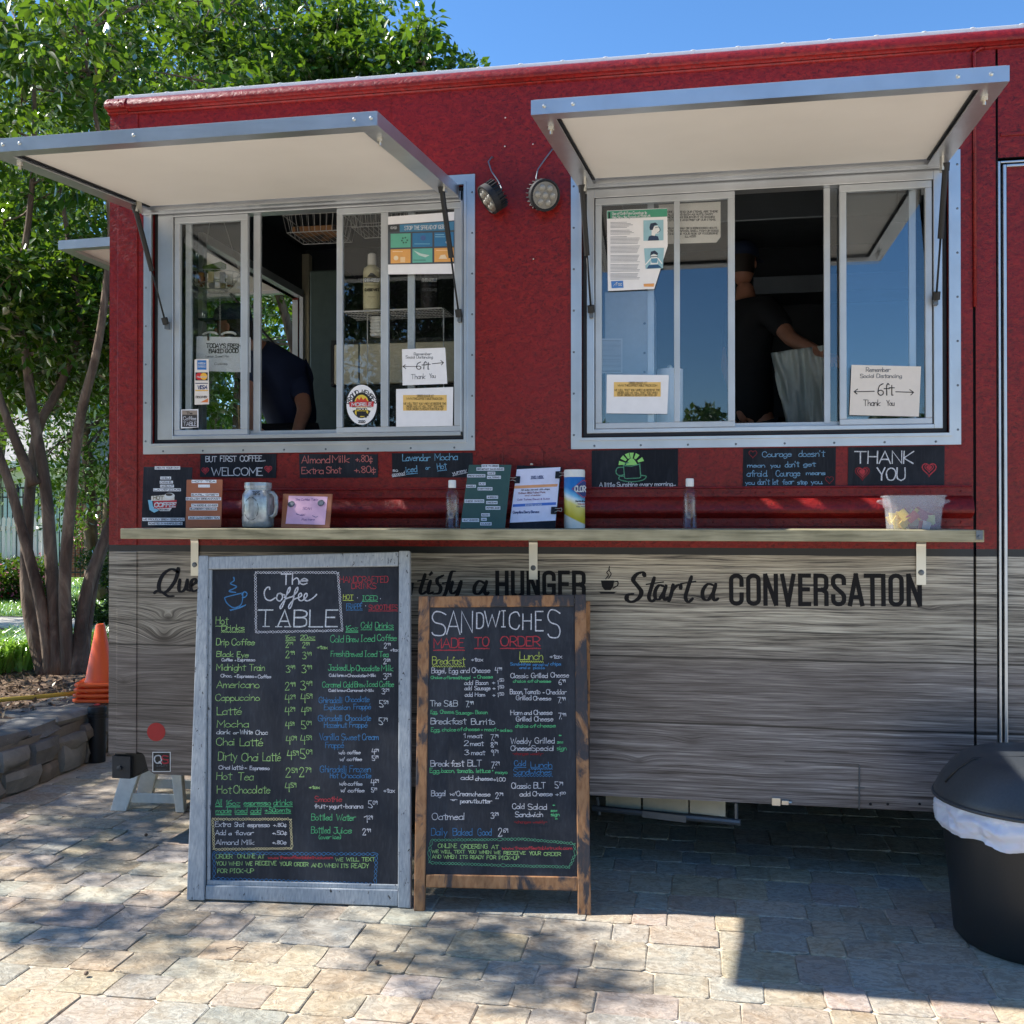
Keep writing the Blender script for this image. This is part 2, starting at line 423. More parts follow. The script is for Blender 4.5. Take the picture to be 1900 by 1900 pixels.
class Plane:
    """a flat face in the scene; px,py of the photograph are dropped onto it"""
    def __init__(s, o, e1, e2):
        s.o = Vector(o); s.e1 = Vector(e1).normalized(); s.n = s.e1.cross(Vector(e2)).normalized(); s.e2 = s.n.cross(s.e1)
    def uv(s, px, py):
        d = ray(px, py); t_ = (s.o-CAM).dot(s.n)/d.dot(s.n); q = CAM+d*t_-s.o; s.depth = t_
        return q.dot(s.e1), q.dot(s.e2)
    def p(s, u, v, w=0): return s.o + s.e1*u + s.e2*v + s.n*w
def YP(Y): return Plane((0, Y, 0), (1, 0, 0), (0, 0, 1))

class Pen:
    """collects ribbons of ink lying on a plane; one mesh, one slot per ink colour"""
    def __init__(s, plane, lift=.0012):
        s.pl = plane; s.b = MB(); s.keys = []; s.k = 0; s.lift = lift
    def slot(s, c):
        if c not in s.keys: s.keys.append(c)
        return s.keys.index(c)
    def ribbon(s, pts, wd, c, brush=False, cap=.45):
        pts = [p for i, p in enumerate(pts) if i == 0 or abs(p[0]-pts[i-1][0])+abs(p[1]-pts[i-1][1]) > 1e-7]
        if len(pts) < 2: return
        s.k += 1; z = s.lift + (s.k % 9)*.00006; n = len(pts); vs = []; closed = n > 4 and abs(pts[0][0]-pts[-1][0])+abs(pts[0][1]-pts[-1][1]) < 1e-6
        if closed: cap = 0
        for i in range(n):
            a = pts[max(i-1, 0)]; b = pts[min(i+1, n-1)]
            if closed and i in (0, n-1): a, b = pts[-2], pts[1]
            if 0 < i < n-1:
                d1 = Vector((pts[i][0]-a[0], pts[i][1]-a[1])).normalized(); d2 = Vector((b[0]-pts[i][0], b[1]-pts[i][1])).normalized()
                t_ = d1+d2
                if t_.length < .3: t_ = d1
                t_.normalize(); k = min(1.8, 1/max(.45, abs(t_.dot(d1))))
            else: t_ = Vector((b[0]-a[0], b[1]-a[1])).normalized(); k = 1
            w_ = wd*.5*k*(random.uniform(.8, 1.15) if wd < .012 else 1)
            if brush: w_ *= .55 + .75*abs(t_.y)**1.3; w_ *= .6 if (i in (0, n-1) and n > 3) else 1
            q = Vector(pts[i])
            if i == 0: q = q - t_*wd*cap
            if i == n-1: q = q + t_*wd*cap
            nn = Vector((-t_.y, t_.x))*w_
            vs.append(s.pl.p(q.x+nn.x, q.y+nn.y, z)); vs.append(s.pl.p(q.x-nn.x, q.y-nn.y, z))
        s.b.add(vs, [(2*i, 2*i+1, 2*i+3, 2*i+2) for i in range(n-1)], s.slot(c))
    def text(s, x0, y0, x1, h, txt, c, wd=None, dy=0, jit=.5, font=None, slant=0, brush=False, under=None):
        u0, v0 = s.pl.uv(x0, y0); dep = s.pl.depth; u1, v1 = s.pl.uv(x1, y0+dy); k = dep/FPX
        F_ = font or GL; unit = (12. if font else 9.)
        tot = sum(F_.get(ch, (4, []))[0] for ch in txt) - 1.0
        L = math.hypot(u1-u0, v1-v0); ax = Vector((u1-u0, v1-v0))/L; ay = Vector((-ax.y, ax.x))
        sx = L/max(tot, 1); sy = h*k/unit; wd = (wd*k) if wd else max(.0014, h*k*.085)
        x = 0
        for ch in txt:
            adv, sts = F_.get(ch, (4, []))
            r1, r2, r3 = (random.uniform(-1, 1)*jit for _ in range(3))
            for st_ in sts:
                sm, pts = (False, st_) if font else st_
                if len(pts) == 1: continue
                if sm: pts = smooth(pts, 3 if h < 14 else 5)
                q = []
                for (a, b) in pts:
                    a2 = a + slant*b + r3*.05*b; b2 = b*(1+r1*.06) + r2*.35
                    q.append(tuple(Vector((u0, v0)) + ax*((x+a2)*sx) + ay*(b2*sy)))
                s.ribbon(q, wd, c, brush)
            x += adv
        if under:
            n = 26 if under == 'w' else 6; q = []
            for i in range(n+1):
                f = i/n; o_ = (.9 if i % 2 else -.9)*(1 if under == 'w' else .15)
                q.append(tuple(Vector((u0, v0)) + ax*(L*(f*1.02)) + ay*((-2.4+o_)*sy)))
            s.ribbon(smooth(q, 2), wd*(.85 if under == 'w' else 1.1), c)
    def line(s, pts, wd, c, sm=True, brush=False):
        q = [s.pl.uv(*p) for p in pts]; k = s.pl.depth/FPX
        s.ribbon(smooth(q, 5) if sm else q, wd*k, c, brush)
    def wavy(s, corners, c, wd=1.2, amp=2.2, step=7, double=True):
        for ph in ((0, 1) if double else (0,)):
            pts = []
            n = len(corners)
            for i in range(n):
                a = Vector(corners[i]); b = Vector(corners[(i+1) % n]); L = (b-a).length; m_ = max(2, int(L/step)); d = (b-a)/L; nn = Vector((-d.y, d.x))
                for j in range(m_): pts.append(tuple(a + d*(L*j/m_) + nn*(amp*(1 if (j+ph) % 2 else -1) + random.uniform(-.5, .5))))
            pts.append(pts[0]); s.line(pts, wd, c)
    def poly(s, pts, c, lift=None):
        q = [s.pl.uv(*p) for p in pts]; s.k += 1; z = (lift if lift is not None else s.lift) + (s.k % 9)*.00005
        s.b.add([s.pl.p(u, v, z) for u, v in q], [tuple(range(len(q)))[::-1]], s.slot(c))
    def rect(s, x0, y0, x1, y1, c, lift=None): s.poly([(x0, y0), (x1, y0), (x1, y1), (x0, y1)], c, lift)
    def disc(s, x, y, r, c, lift=None, ry=None, n=22): s.poly([(x+r*cos(2*pi*i/n), y+(ry or r)*sin(2*pi*i/n)) for i in range(n)], c, lift)
    def heart(s, x, y, r, c, fill=False, wd=1.6):
        pts = [(x+r*1.0*(sin(t_)**3), y-r*(.8125*cos(t_)-.3125*cos(2*t_)-.125*cos(3*t_)-.0625*cos(4*t_))) for t_ in [2*pi*i/24 for i in range(25)]]
        if fill: s.poly([((p[0]-x)*.66+x, (p[1]-y)*.66+y) for p in pts[:-1]], c, s.lift*.6)
        s.line(pts, wd, c, sm=False)
    def block(s, txt, k=1, ox=0, oy=0, wd=None):
        for ln in txt.strip().split('\n'):
            a = ln.split(' ', 5)
            x0, y, x1, h = (float(v) for v in a[:4]); cc = a[4]; un = None
            if len(cc) > 1: un = cc[1]
            s.text(x0/k+ox, y/k+oy, x1/k+ox, h/k, a[5], cc[0], under=un, wd=wd)
    def build(s, name, parent, local=False):
        mats = [(ink(c) if isinstance(c, str) else colm(c)) for c in s.keys]
        o = s.b.build(name, mats, parent, local=local); return o

# ================================================================ SETTING: ground
def ground_mat():
    t = NT('joint_sand'); n = t.noise(t.pos(), 40, 5); n2 = t.noise(t.pos(), 3, 4)
    t.P(col=t.mix(t.fr(n2, .4, .7), t.mix(n, lin((196, 184, 162)), lin((226, 214, 192))), lin((176, 166, 150))), rough=.95, nrm=t.bump(n, .5, .004)); return t.mat
def paver_mat():
    t = NT('cleft_paver'); col = t.n('VertexColor', layer_name='col').outputs[0]; P0 = t.pos()
    n = t.noise(P0, 7, 8, .62, 1.1); n2 = t.noise(P0, 55, 6, .65); n3 = t.noise(t.scale(P0, (1, 1.6, 1)), 16, 5, .6, 2.2)
    c = t.mix(.7, col, t.ramp(n, [(.32, lin((206, 186, 158))), (.5, lin((232, 226, 214))), (.68, lin((206, 210, 208)))]), 'MULTIPLY')
    c = t.mix(t.m('MULTIPLY', t.fr(n3, .52, .46), .28), c, lin((120, 104, 90)), 'MULTIPLY')
    c = t.mix(t.m('MULTIPLY', t.fr(n2, .55, .75), .3), c, lin((226, 218, 204)))
    c = t.mix(t.m('MULTIPLY', t.fr(n2, .42, .3), .35), c, lin((110, 100, 92)), 'MULTIPLY')
    t.P(col=c, rough=.82, nrm=t.bump(t.m('ADD', t.m('MULTIPLY', n3, 1.0), t.m('MULTIPLY', n2, .25)), .8, .009)); return t.mat
M['sand'] = ground_mat(); M['paver'] = paver_mat()
PCOL = [lin(c)[:3] for c in ((202, 191, 173), (205, 192, 170), (195, 190, 180), (199, 188, 177), (192, 189, 178), (204, 189, 168), (189, 185, 180), (200, 191, 177), (199, 186, 173))]
patio = MB().add([(-12, -30, -.006), (14, -30, -.006), (14, 3.6, -.006), (-12, 3.6, -.006)], [(0, 1, 2, 3)]).build('patio', M['sand']); tag(patio, kind='structure')
def paver(x0, x1, y0, y1):
    g = .0012; j = lambda a: random.uniform(-a, a)
    pts = []
    for (ax, ay), (bx, by) in (((x0+g, y0+g), (x1-g, y0+g)), ((x1-g, y0+g), (x1-g, y1-g)), ((x1-g, y1-g), (x0+g, y1-g)), ((x0+g, y1-g), (x0+g, y0+g))):
        for f in (0.08, .5, .92)[:3]: pts.append((ax+(bx-ax)*f + j(.0022), ay+(by-ay)*f + j(.0022)))
    n = len(pts); cx, cy = (x0+x1)/2, (y0+y1)/2; tz = random.uniform(-.0025, .0025); tx, ty = j(.008), j(.008)
    z = lambda x, y: tz + (x-cx)*tx + (y-cy)*ty
    vs = [(x, y, -.02) for x, y in pts] + [(x, y, z(x, y)-.0022) for x, y in pts]
    top = [(x-random.uniform(.001, .006)*(1 if x > cx else -1), y-random.uniform(.001, .006)*(1 if y > cy else -1)) for x, y in pts]; vs += [(x, y, z(x, y)+j(.0012)) for x, y in top]
    fs = []
    for i in range(n):
        k = (i+1) % n; fs += [(i, k, n+k, n+i), (n+i, n+k, 2*n+k, 2*n+i)]
    fs.append(tuple(range(2*n, 3*n)))
    c = random.choice(PCOL); f = random.uniform(.84, 1.02); return vs, fs, tuple(min(1, v*f*random.uniform(.97, 1.03)) for v in c)
def colored(me, cols):
    a = me.color_attributes.new('col', 'FLOAT_COLOR', 'CORNER'); arr = []
    for p_ in me.polygons: arr += list(cols[p_.index] + (1,))*len(p_.vertices)
    a.data.foreach_set('color', arr)
def wall_x(y): return -3.70 + (.05*math.sin(y*2) if y < 2 else 0) - (0.0 if y > 0 else y*y*.12)
rects = []; y = -3.4; k = 0
while y < 3.3:
    d = (.156, .162, .235, .158)[k % 4]*random.uniform(.97, 1.03); x = -7.2 + random.uniform(0, .2)
    yo = 0
    while x < 3.4:
        wd = random.choice((.13, .172, .178, .182, .25, .255, .17))*random.uniform(.95, 1.05)
        if x > wall_x(y) - .1 or y < -.9: rects.append((x, x+wd, y, y+d))
        x += wd
    y += d; k += 1
def vis(r):
    cx, cy = (r[0]+r[1])/2, (r[2]+r[3])/2; v = Vector((cx, cy, 0))-CAM; z = v.dot(_f)
    if z < .5: return False
    px, py = 950+FPX*v.dot(_r)/z, 950-FPX*v.dot(_u)/z
    return -60 < px < 1960 and py < 1960 and z
rs = sorted([(vis(r) or 99, i) for i, r in enumerate(rects)]); near = set(i for z, i in rs[:295] if z < 99)
rest = MB(); rc = []
for i, r in enumerate(rects):
    vs, fs, c = paver(*r)
    if i in near:
        m_ = MB().add(vs, fs); o = m_.build('paver', M['paver'], patio); colored(o.data, [c]*len(fs))
    else: rest.add(vs, fs); rc += [c]*len(fs)
o = rest.build('paver_field', M['paver'], patio); colored(o.data, rc); tag(o, kind='stuff')

# lawn / far ground, bed, path
t = NT('lawn_grass'); n = t.noise(t.pos(), 30, 6, .7); n2 = t.noise(t.pos(), .8, 4); t.P(col=t.mix(t.fr(n2, .3, .7), t.mix(n, lin((64, 98, 38)), lin((120, 156, 66))), lin((96, 120, 60))), rough=.9, nrm=t.bump(n, .8, .02)); M['grassg'] = t.mat
t = NT('bark_mulch'); n = t.n('TexVoronoi', {'Vector': t.scale(t.pos(), (1, 1.8, 1)), 'Scale': 34}).outputs['Color']; n2 = t.noise(t.pos(), 60, 5); v_ = t.xyz(n)[0]
t.P(col=t.mix(v_, lin((62, 48, 38)), lin((136, 112, 90))), rough=.95, nrm=t.bump(t.m('ADD', v_, n2), .9, .02)); M['mulch'] = t.mat
M['concrete'] = plain('pale_concrete', (200, 192, 180), .9, var=.08, sc=9, bump=.2)
def bigdisc(zz, rr, seg=48, cut=None): pass
tag(MB().add([(-300, 3.59, -.02), (300, 3.59, -.02), (300, 400, -.02), (-300, 400, -.02)], [(0, 1, 2, 3)]).build('ground', M['grassg']), kind='structure')
tag(MB().add([(-300, -300, -.024), (300, -300, -.024), (300, 3.58, -.024), (-300, 3.58, -.024)], [(0, 1, 2, 3)]).build('far_ground', M['concrete']), kind='structure')
# raised planting bed behind the stone wall
def gridsheet(x0, x1, y0, y1, nx, ny, fn, name, mat, kind='structure'):
    vs = []; fs = []
    for j in range(ny+1):
        for i in range(nx+1):
            x = x0+(x1-x0)*i/nx; y = y0+(y1-y0)*j/ny; vs.append((x, y, fn(x, y)))
    for j in range(ny):
        for i in range(nx): a = j*(nx+1)+i; fs.append((a, a+1, a+nx+2, a+nx+1))
    return tag(MB().add(vs, fs).build(name, mat, smooth=True), kind=kind)
bed = gridsheet(-9.5, -3.9, -.8, 5.6, 60, 60, lambda x, y: .315 + .05*mnoise.noise((x*1.3, y*1.3, 0)) + .02*mnoise.noise((x*9, y*9, 3)) - max(0, (x+4.15))*.12, 'mulch_bed', M['mulch'])
gridsheet(-40, -3.2, 5.55, 6.9, 30, 4, lambda x, y: .30, 'garden_path', M['concrete'])
gridsheet(-60, 40, 6.85, 60, 60, 60, lambda x, y: .30 + .02*mnoise.noise((x, y, 0)), 'lawn', M['grassg'])

# ================================================================ FOOD TRUCK
XL, XR, DEP = -2.70, 3.6, 2.35
ZB, ZS0, ZS1, ZT = .316, 1.347, 1.377, 3.388
truck = thing('food_truck', 'dark red food truck with weathered plank print below and two propped up serving hatches', 'food truck', (0, 0, 0))
W1 = dict(x0=-2.521, x1=-.950, z0=1.797, z1=3.005); W2 = dict(x0=-.528, x1=1.047, z0=1.797, z1=2.985)
IN = .052
def openg(w): return (w['x0']+IN, w['x1']-IN, w['z0']+IN, w['z1']-IN)
def wallgrid(xs, zs, holes, y0, y1, mat, name, parent):
    b = MB(); xs = sorted(set(xs + [h_[0] for h_ in holes] + [h_[1] for h_ in holes])); zs = sorted(set(zs + [h_[2] for h_ in holes] + [h_[3] for h_ in holes]))
    for i in range(len(xs)-1):
        for j in range(len(zs)-1):
            a, b_, c, d = xs[i], xs[i+1], zs[j], zs[j+1]; cx, cz = (a+b_)/2, (c+d)/2
            if any(h_[0] < cx < h_[1] and h_[2] < cz < h_[3] for h_ in holes): continue
            b.add([(a, y0, c), (b_, y0, c), (b_, y0, d), (a, y0, d)], [(0, 1, 2, 3)]); b.add([(a, y1, c), (b_, y1, c), (b_, y1, d), (a, y1, d)], [(3, 2, 1, 0)])
    for h_ in holes:
        a, b_, c, d = h_
        b.add([(a, y0, c), (b_, y0, c), (b_, y1, c), (a, y1, c)], [(3, 2, 1, 0)]); b.add([(a, y0, d), (b_, y0, d), (b_, y1, d), (a, y1, d)], [(0, 1, 2, 3)])
        b.add([(a, y0, c), (a, y0, d), (a, y1, d), (a, y1, c)], [(3, 2, 1, 0)]); b.add([(b_, y0, c), (b_, y0, d), (b_, y1, d), (b_, y1, c)], [(0, 1, 2, 3)])
    return b.build(name, mat, parent)
SEAM = 1.10
body = wallgrid([XL, SEAM-.005], [ZS1, ZT], [openg(W1), openg(W2)], 0, .045, M['red'], 'side_panel', truck)
wallgrid([SEAM+.006, 1.183], [ZS1, ZT], [], 0, .045, M['red'], 'side_panel', truck)
wallgrid([1.225, XR], [ZS1, 2.905], [], .004, .045, M['red'], 'cab_door', truck)
wallgrid([1.192, XR], [2.945, ZT], [], 0, .045, M['red'], 'side_panel', truck)
MB().box(SEAM-.02, 1.3, .03, .05, ZB, ZT-.01).box(1.2, XR, .03, .046, 2.89, 2.95).build('seam_backing', M['gasket'], truck)
MB().box(1.2, XR, -.006, .02, 3.03, 3.045).build('drip_ledge', M['red'], truck, bevel=.003)
tr = MB(); tr.box(1.190, 1.199, -.006, .03, ZB+.02, 2.93).box(1.209, 1.221, -.008, .03, ZB+.02, 2.915).box(1.2, XR, -.006, .03, 2.922, 2.93).box(1.2215, XR, -.008, .03, 2.905, 2.915)
tr.build('door_trim', M['alu'], truck, bevel=.002)
MB().tube([(SEAM+.002, -.008, 2.35), (SEAM+.002, -.009, 3.3), (SEAM-.001, -.012, 3.37), (SEAM+.02, -.014, 3.385), (SEAM+.04, -.006, 3.39)], .007, 8).build('drain_pipe', M['red'], truck, smooth=True)
MB().box(XL, SEAM-.005, 0, .045, ZS0, ZS1).box(SEAM+.006, 1.183, 0, .045, ZS0, ZS1).box(1.225, XR, .004, .045, ZS0, ZS1).build('stripe', M['black'], truck)
# plank printed skirt, its lower edge cut for the rear step
xa, xb = X_(273), X_(287)
poly = [(XL, ZS0), (XL, .405), (X_(232), .405)] + [(X_(232)+(xa-X_(232))*i/5, .405+.012*sin(pi*i/5)) for i in range(1, 5)] + [(xa-.01, .40), (xa, .365), (xa+.008, .335), (xb, .318), (SEAM-.005, ZB), (SEAM-.005, ZS0)]
b = MB(); b.prism(poly[::-1], lambda u, v, w_: (u, w_, v), 0, .045); b.box(SEAM+.006, 1.183, 0, .045, ZB-.01, ZS0).box(1.225, XR, .004, .045, ZB+.02, ZS0)
b.build('plank_print_skirt', M['wood'], truck)
# small access flap seams, hinge and latch low on the skirt
b = MB(); b.tube([(at(1594, 1420).x, -.006, at(1594, 1420).z), (at(1594, 1502).x, -.003, at(1594, 1502).z)], .003, 8)
b.box(X_(1585), X_(1603), -.003, 0, Z_(1463, 1594), Z_(1460, 1594)); b.build('flap_hinge', M['steel'], truck)
b = MB(); z0 = Z_(1487, 1450); b.box(X_(1431), X_(1447), -.012, 0, z0-.016, z0+.016).box(X_(1449), X_(1462), -.016, 0, z0-.01, z0+.008).tube([(X_(1462), -.01, z0), (X_(1468), -.01, z0)], .006, 8); b.build('flap_latch', M['chrome'], truck, bevel=.001)
b = MB(); b.box(X_(1455), X_(1593), -.0012, 0, Z_(1414, 1500)-.001, Z_(1414, 1500)+.001); b.build('flap_seam', M['gasket'], truck)
b = MB()
for px in (1614, 1646, 1705): b.lathe([(.006, 0), (.005, .003), (.001, .004)], (X_(px), 0, Z_(1492, px)), 8, M=Matrix.Rotation(pi/2, 4, 'X'))
tag(b.build('skirt_bolt', M['dark2'], truck), kind='stuff')
# corner trim on the left end
b = MB(); b.box(-2.657, -2.556, -.006, 0, ZS1, ZT, 0).box(-2.657, -2.556, -.006, 0, .41, ZS0, 1); b.build('corner_trim', [M['red'], M['wood']], truck, bevel=.004)
# roof edge: two ribs, rolled cove, white gutter
prof = [(0, ZT-.006), (-.009, ZT-.004), (-.012, ZT+.001), (-.008, ZT+.005), (-.014, ZT+.008), (-.018, ZT+.012), (-.034, ZT+.014), (-.038, ZT+.022), (-.037, ZT+.034), (-.032, ZT+.046), (-.024, ZT+.057), (-.013, ZT+.066), (0.0, ZT+.070), (.05, ZT+.071), (.05, ZT-.006)]
MB().prism(prof, lambda u, v, w_: (w_, u, v), -2.60, XR).build('roof_cove', M['red'], truck, smooth=True, auto=50)
b = MB(); b.prism([(u*1.12-.002 if u < 0.02 else u, v+.002) for u, v in prof], lambda u, v, w_: (w_, u, v), XL-.005, -2.602)
for dx, dz in ((-.065, .05), (-.012, .048), (-.012, .02)): b.lathe([(.006, 0), (.004, .003), (.001, .004)], (XL+.08+dx, -.042, ZT+dz), 8, M=Matrix.Rotation(pi/2, 4, 'X'))
b.build('roof_corner_cap', M['red'], truck, bevel=.006)
b = MB(); b.box(XL+.02, XR, .001, .04, ZT+.0712, ZT+.088)
for i in range(34):
    x = XL+.1+i*.185; b.lathe([(.016, 0), (.014, .003), (.002, .005)], (x, .014, ZT+.088), 8)
b.build('roof_gutter', M['roofw'], truck, bevel=.003)
MB().box(XL, XR, .04, DEP, ZT+.04, ZT+.083).build('roof', M['roofw'], truck)
for x in (-1.335, .318, .95): MB().box(x-.0012, x+.0012, -.0018, 0, ZT-.18 if x < 0 else ZT-.03, ZT-.004).build('panel_joint', M['red'], truck)
# end wall with its serving hatch, back wall, far end
def endwall(x0, x1, ys, zs, holes, mat, name):
    b = MB(); ys = sorted(ys + [h_[0] for h_ in holes] + [h_[1] for h_ in holes]); zs = sorted(zs + [h_[2] for h_ in holes] + [h_[3] for h_ in holes])
    for i in range(len(ys)-1):
        for j in range(len(zs)-1):
            cy, cz = (ys[i]+ys[i+1])/2, (zs[j]+zs[j+1])/2
            if not any(h_[0] < cy < h_[1] and h_[2] < cz < h_[3] for h_ in holes): b.box(x0, x1, ys[i], ys[i+1], zs[j], zs[j+1])
    return b.build(name, mat, truck)
EY0, EY1, EZ0, EZ1 = .80, 2.2, 1.75, at(204, 436, .85).z-.09
endwall(XL, XL+.04, [.046, DEP], [ZS1, ZT+.03], [(EY0, EY1, EZ0, EZ1)], M['red'], 'rear_panel')
MB().box(XL, XL+.04, .046, DEP, .41, ZS1-.001).build('rear_skirt', M['wood'], truck)
MB().box(XR-.04, XR, .05, DEP, ZB, ZT+.03).build('front_panel', M['red'], truck)
MB().box(XL, XR, DEP-.04, DEP, .13, ZT+.03).build('far_side_panel', M['red'], truck)  # unseen lower edge carried down to block light under the truck
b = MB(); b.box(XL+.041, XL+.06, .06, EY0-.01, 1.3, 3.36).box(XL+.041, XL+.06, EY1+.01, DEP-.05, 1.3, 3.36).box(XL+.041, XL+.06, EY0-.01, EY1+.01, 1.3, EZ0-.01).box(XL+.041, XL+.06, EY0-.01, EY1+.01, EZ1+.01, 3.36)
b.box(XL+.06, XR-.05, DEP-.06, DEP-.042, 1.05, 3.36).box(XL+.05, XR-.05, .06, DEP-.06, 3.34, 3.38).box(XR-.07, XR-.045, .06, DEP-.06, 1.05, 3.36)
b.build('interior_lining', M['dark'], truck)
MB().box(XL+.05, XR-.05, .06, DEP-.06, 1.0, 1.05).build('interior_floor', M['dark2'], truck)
b = MB(); b.box(XL+.06, XL+.085, EY1-.02, EY1+.05, EZ0-.05, EZ1+.03).box(XL+.0, XL+.085, EY0, EY1, EZ0-.05, EZ0).box(XL, XL+.085, EY0, EY1, EZ1, EZ1+.05).box(XL, XL+.085, EY0-.05, EY0, EZ0-.05, EZ1+.05).box(XL+.002, XL+.0415, EY1-.004, EY1-.0005, EZ0+.01, EZ1-.01)
b.build('rear_window_frame', M['alu2'], truck, bevel=.003)
MB().box(XL+.06, XL+.11, DEP-.13, DEP-.065, 1.3, 3.3).build('interior_post', M['cream'], truck, bevel=.004)
# counter inside
MB().box(-2.6, 1.1, .09, .5, 1.70, 1.74).build('inside_counter', M['steel'], truck, bevel=.003)
# undercarriage: chassis rails, axle, wheels
b = MB(); b.box(-2.3, 3.4, .55, .63, .38, .439).box(-2.3, 3.4, 1.7, 1.78, .38, .439)
for x in (-2.2, -1.2, -.2, .8, 1.8): b.box(x, x+.06, .63, 1.7, .41, .435)
b.tube([(-1.45, .3, .36), (-1.45, 2.05, .36)], .05, 10); b.build('chassis', M['dark2'], truck)
MB().box(-2.6, XR-.1, .08, DEP-.06, .44, .9).build('underbody', M['dark2'], truck)  # hung low on purpose, shuts out light so the gap below stays dark
wh = MB(); RX = Matrix.Rotation(pi/2, 4, 'X')
wh.lathe([(.2, -.11), (.33, -.11), (.36, -.08), (.36, .08), (.33, .11), (.2, .11)], (-1.45, .42, .36), 32, M=RX)
wheel = wh.build('wheel', M['rubber'], truck, smooth=True, auto=30); r_ = MB().lathe([(.2, -.09), (.12, -.06), (.05, -.1)], (-1.45, .42, .36), 24, M=RX).build('rim', M['steel'], wheel, local=True)
for dx, dy in ((0, 1.5), (4.3, 0), (4.3, 1.5)):
    c = copy_tree(wheel, truck); c.location = (dx, dy, 0)
# hanging fold-down step frame with pale slats under the body
A0, A1 = at(1100, 1492, .25), at(1373, 1526, -.02)
fr = MB(); fr.tube([at(1100, 1499, .18), at(1374, 1526, .02)], .014, 8).tube([at(1108, 1478, .18), at(1112, 1512, .18)], .007, 6).tube([at(1366, 1490, .03), at(1366, 1520, .03)], .008, 6)
step = fr.build('step_frame', M['steel'], truck, smooth=True, auto=40)
for (xa_, xb_) in ((1124, 1189), (1193, 1277), (1280, 1346)):
    pl = MB(); P_ = [at(xa_, 1476+(xa_-1124)*.03, .22-(xa_-1124)*.0007), at(xb_, 1476+(xb_-1124)*.03, .22-(xb_-1124)*.0007), at(xb_, 1497+(xb_-1124)*.083, .2-(xb_-1124)*.0007), at(xa_, 1496+(xa_-1124)*.083, .2-(xa_-1124)*.0007)]
    pl.add(P_ + [q+Vector((0, .012, 0)) for q in P_], [(3, 2, 1, 0), (4, 5, 6, 7), (0, 1, 5, 4), (1, 2, 6, 5), (2, 3, 7, 6), (3, 0, 4, 7)]); pl.build('step_slat', M['cream'], step, local=True)
q0, q1 = at(1192, 1510, .1), at(1273, 1520, .06)
MB().obox((q0+q1)/2, (q1-q0)/2, (0, .004, 0), (0, 0, .014)).build('step_plate', M['steel'], step, local=True)
# rear step bumper with its square end
B0 = at(222, 1418, .02)
b = MB(); b.prism([(X_(207), .405), (X_(207), .285), (X_(240), .285), (X_(275), .345), (xa, .38), (X_(262), .405)], lambda u, v, w_: (u, w_, v), .03, .6); bump_ = b.build('rear_bumper', M['rubber'], truck, bevel=.004)
b = MB(); b.box(X_(206.5), X_(240), .012, .03, .287, .39); b.lathe([(.012, 0), (.012, .01), (.004, .012)], (X_(221), .012, .335), 14, M=RX); b.build('bumper_end_plate', M['dark'], bump_, local=True)

# moulding behind the counter shelf
mp = [(0, 1.635), (-.012, 1.633), (-.013, 1.628), (-.004, 1.625), (-.004, 1.592), (-.020, 1.583), (-.038, 1.566), (-.047, 1.545), (-.050, 1.532), (-.046, 1.522), (-.030, 1.512), (-.012, 1.505), (-.004, 1.50), (-.004, 1.468), (0, 1.466), (.01, 1.466), (.01, 1.635)]
MB().prism(mp, lambda u, v, w_: (w_, u, v), -2.50, SEAM-.012).build('rub_rail', M['red'], truck, smooth=True, auto=35)
b = MB()
for i in range(62):
    x = -2.46+i*.0575
    for z in (1.609, 1.484): b.lathe([(.0045, 0), (.0036, .002), (.001, .003)], (x, -.004, z), 7, M=RX)
tag(b.build('rail_rivet', M['red'], truck), kind='stuff')
# fuel door outline
fx0, fx1, fz0, fz1 = X_(934), X_(1008), 1.66, Z_(826, 970)
b = MB(); b.prism([(fx0+.02, fz0), (fx1-.02, fz0), (fx1, fz0+.02), (fx1, fz1-.02), (fx1-.02, fz1), (fx0+.02, fz1), (fx0, fz1-.02), (fx0, fz0+.02)], lambda u, v, w_: (u, w_, v), -.007, 0)
fd = b.build('fuel_door', M['red'], truck, bevel=.003); MB().tube([(fx0-.004, -.006, fz0+.03), (fx0-.004, -.006, fz1-.03)], .004, 6).build('hinge', M['red'], fd, local=True)
# scattered rivets on the red wall
b = MB()
for px, py in ((938, 219), (990, 215), (937, 272), (989, 268), (940, 365), (939, 379), (990, 481), (700, 205)): b.lathe([(.0065, 0), (.005, .003), (.001, .0042)], at(px, py), 8, M=RX)
for y_ in range(440, 840, 46): b.lathe([(.0045, 0), (.0036, .002), (.001, .003)], at(259, y_), 7, M=RX)
tag(b.build('wall_rivet', M['red'], truck), kind='stuff')
b = MB()
for px, py in ((937, 272), (989, 268), (940, 379), (990, 481), (938, 219), (990, 215)): b.lathe([(.004, .002), (.003, .005), (.001, .006)], at(px, py), 8, M=RX)
tag(b.build('bright_screw', M['chrome'], truck), kind='stuff')

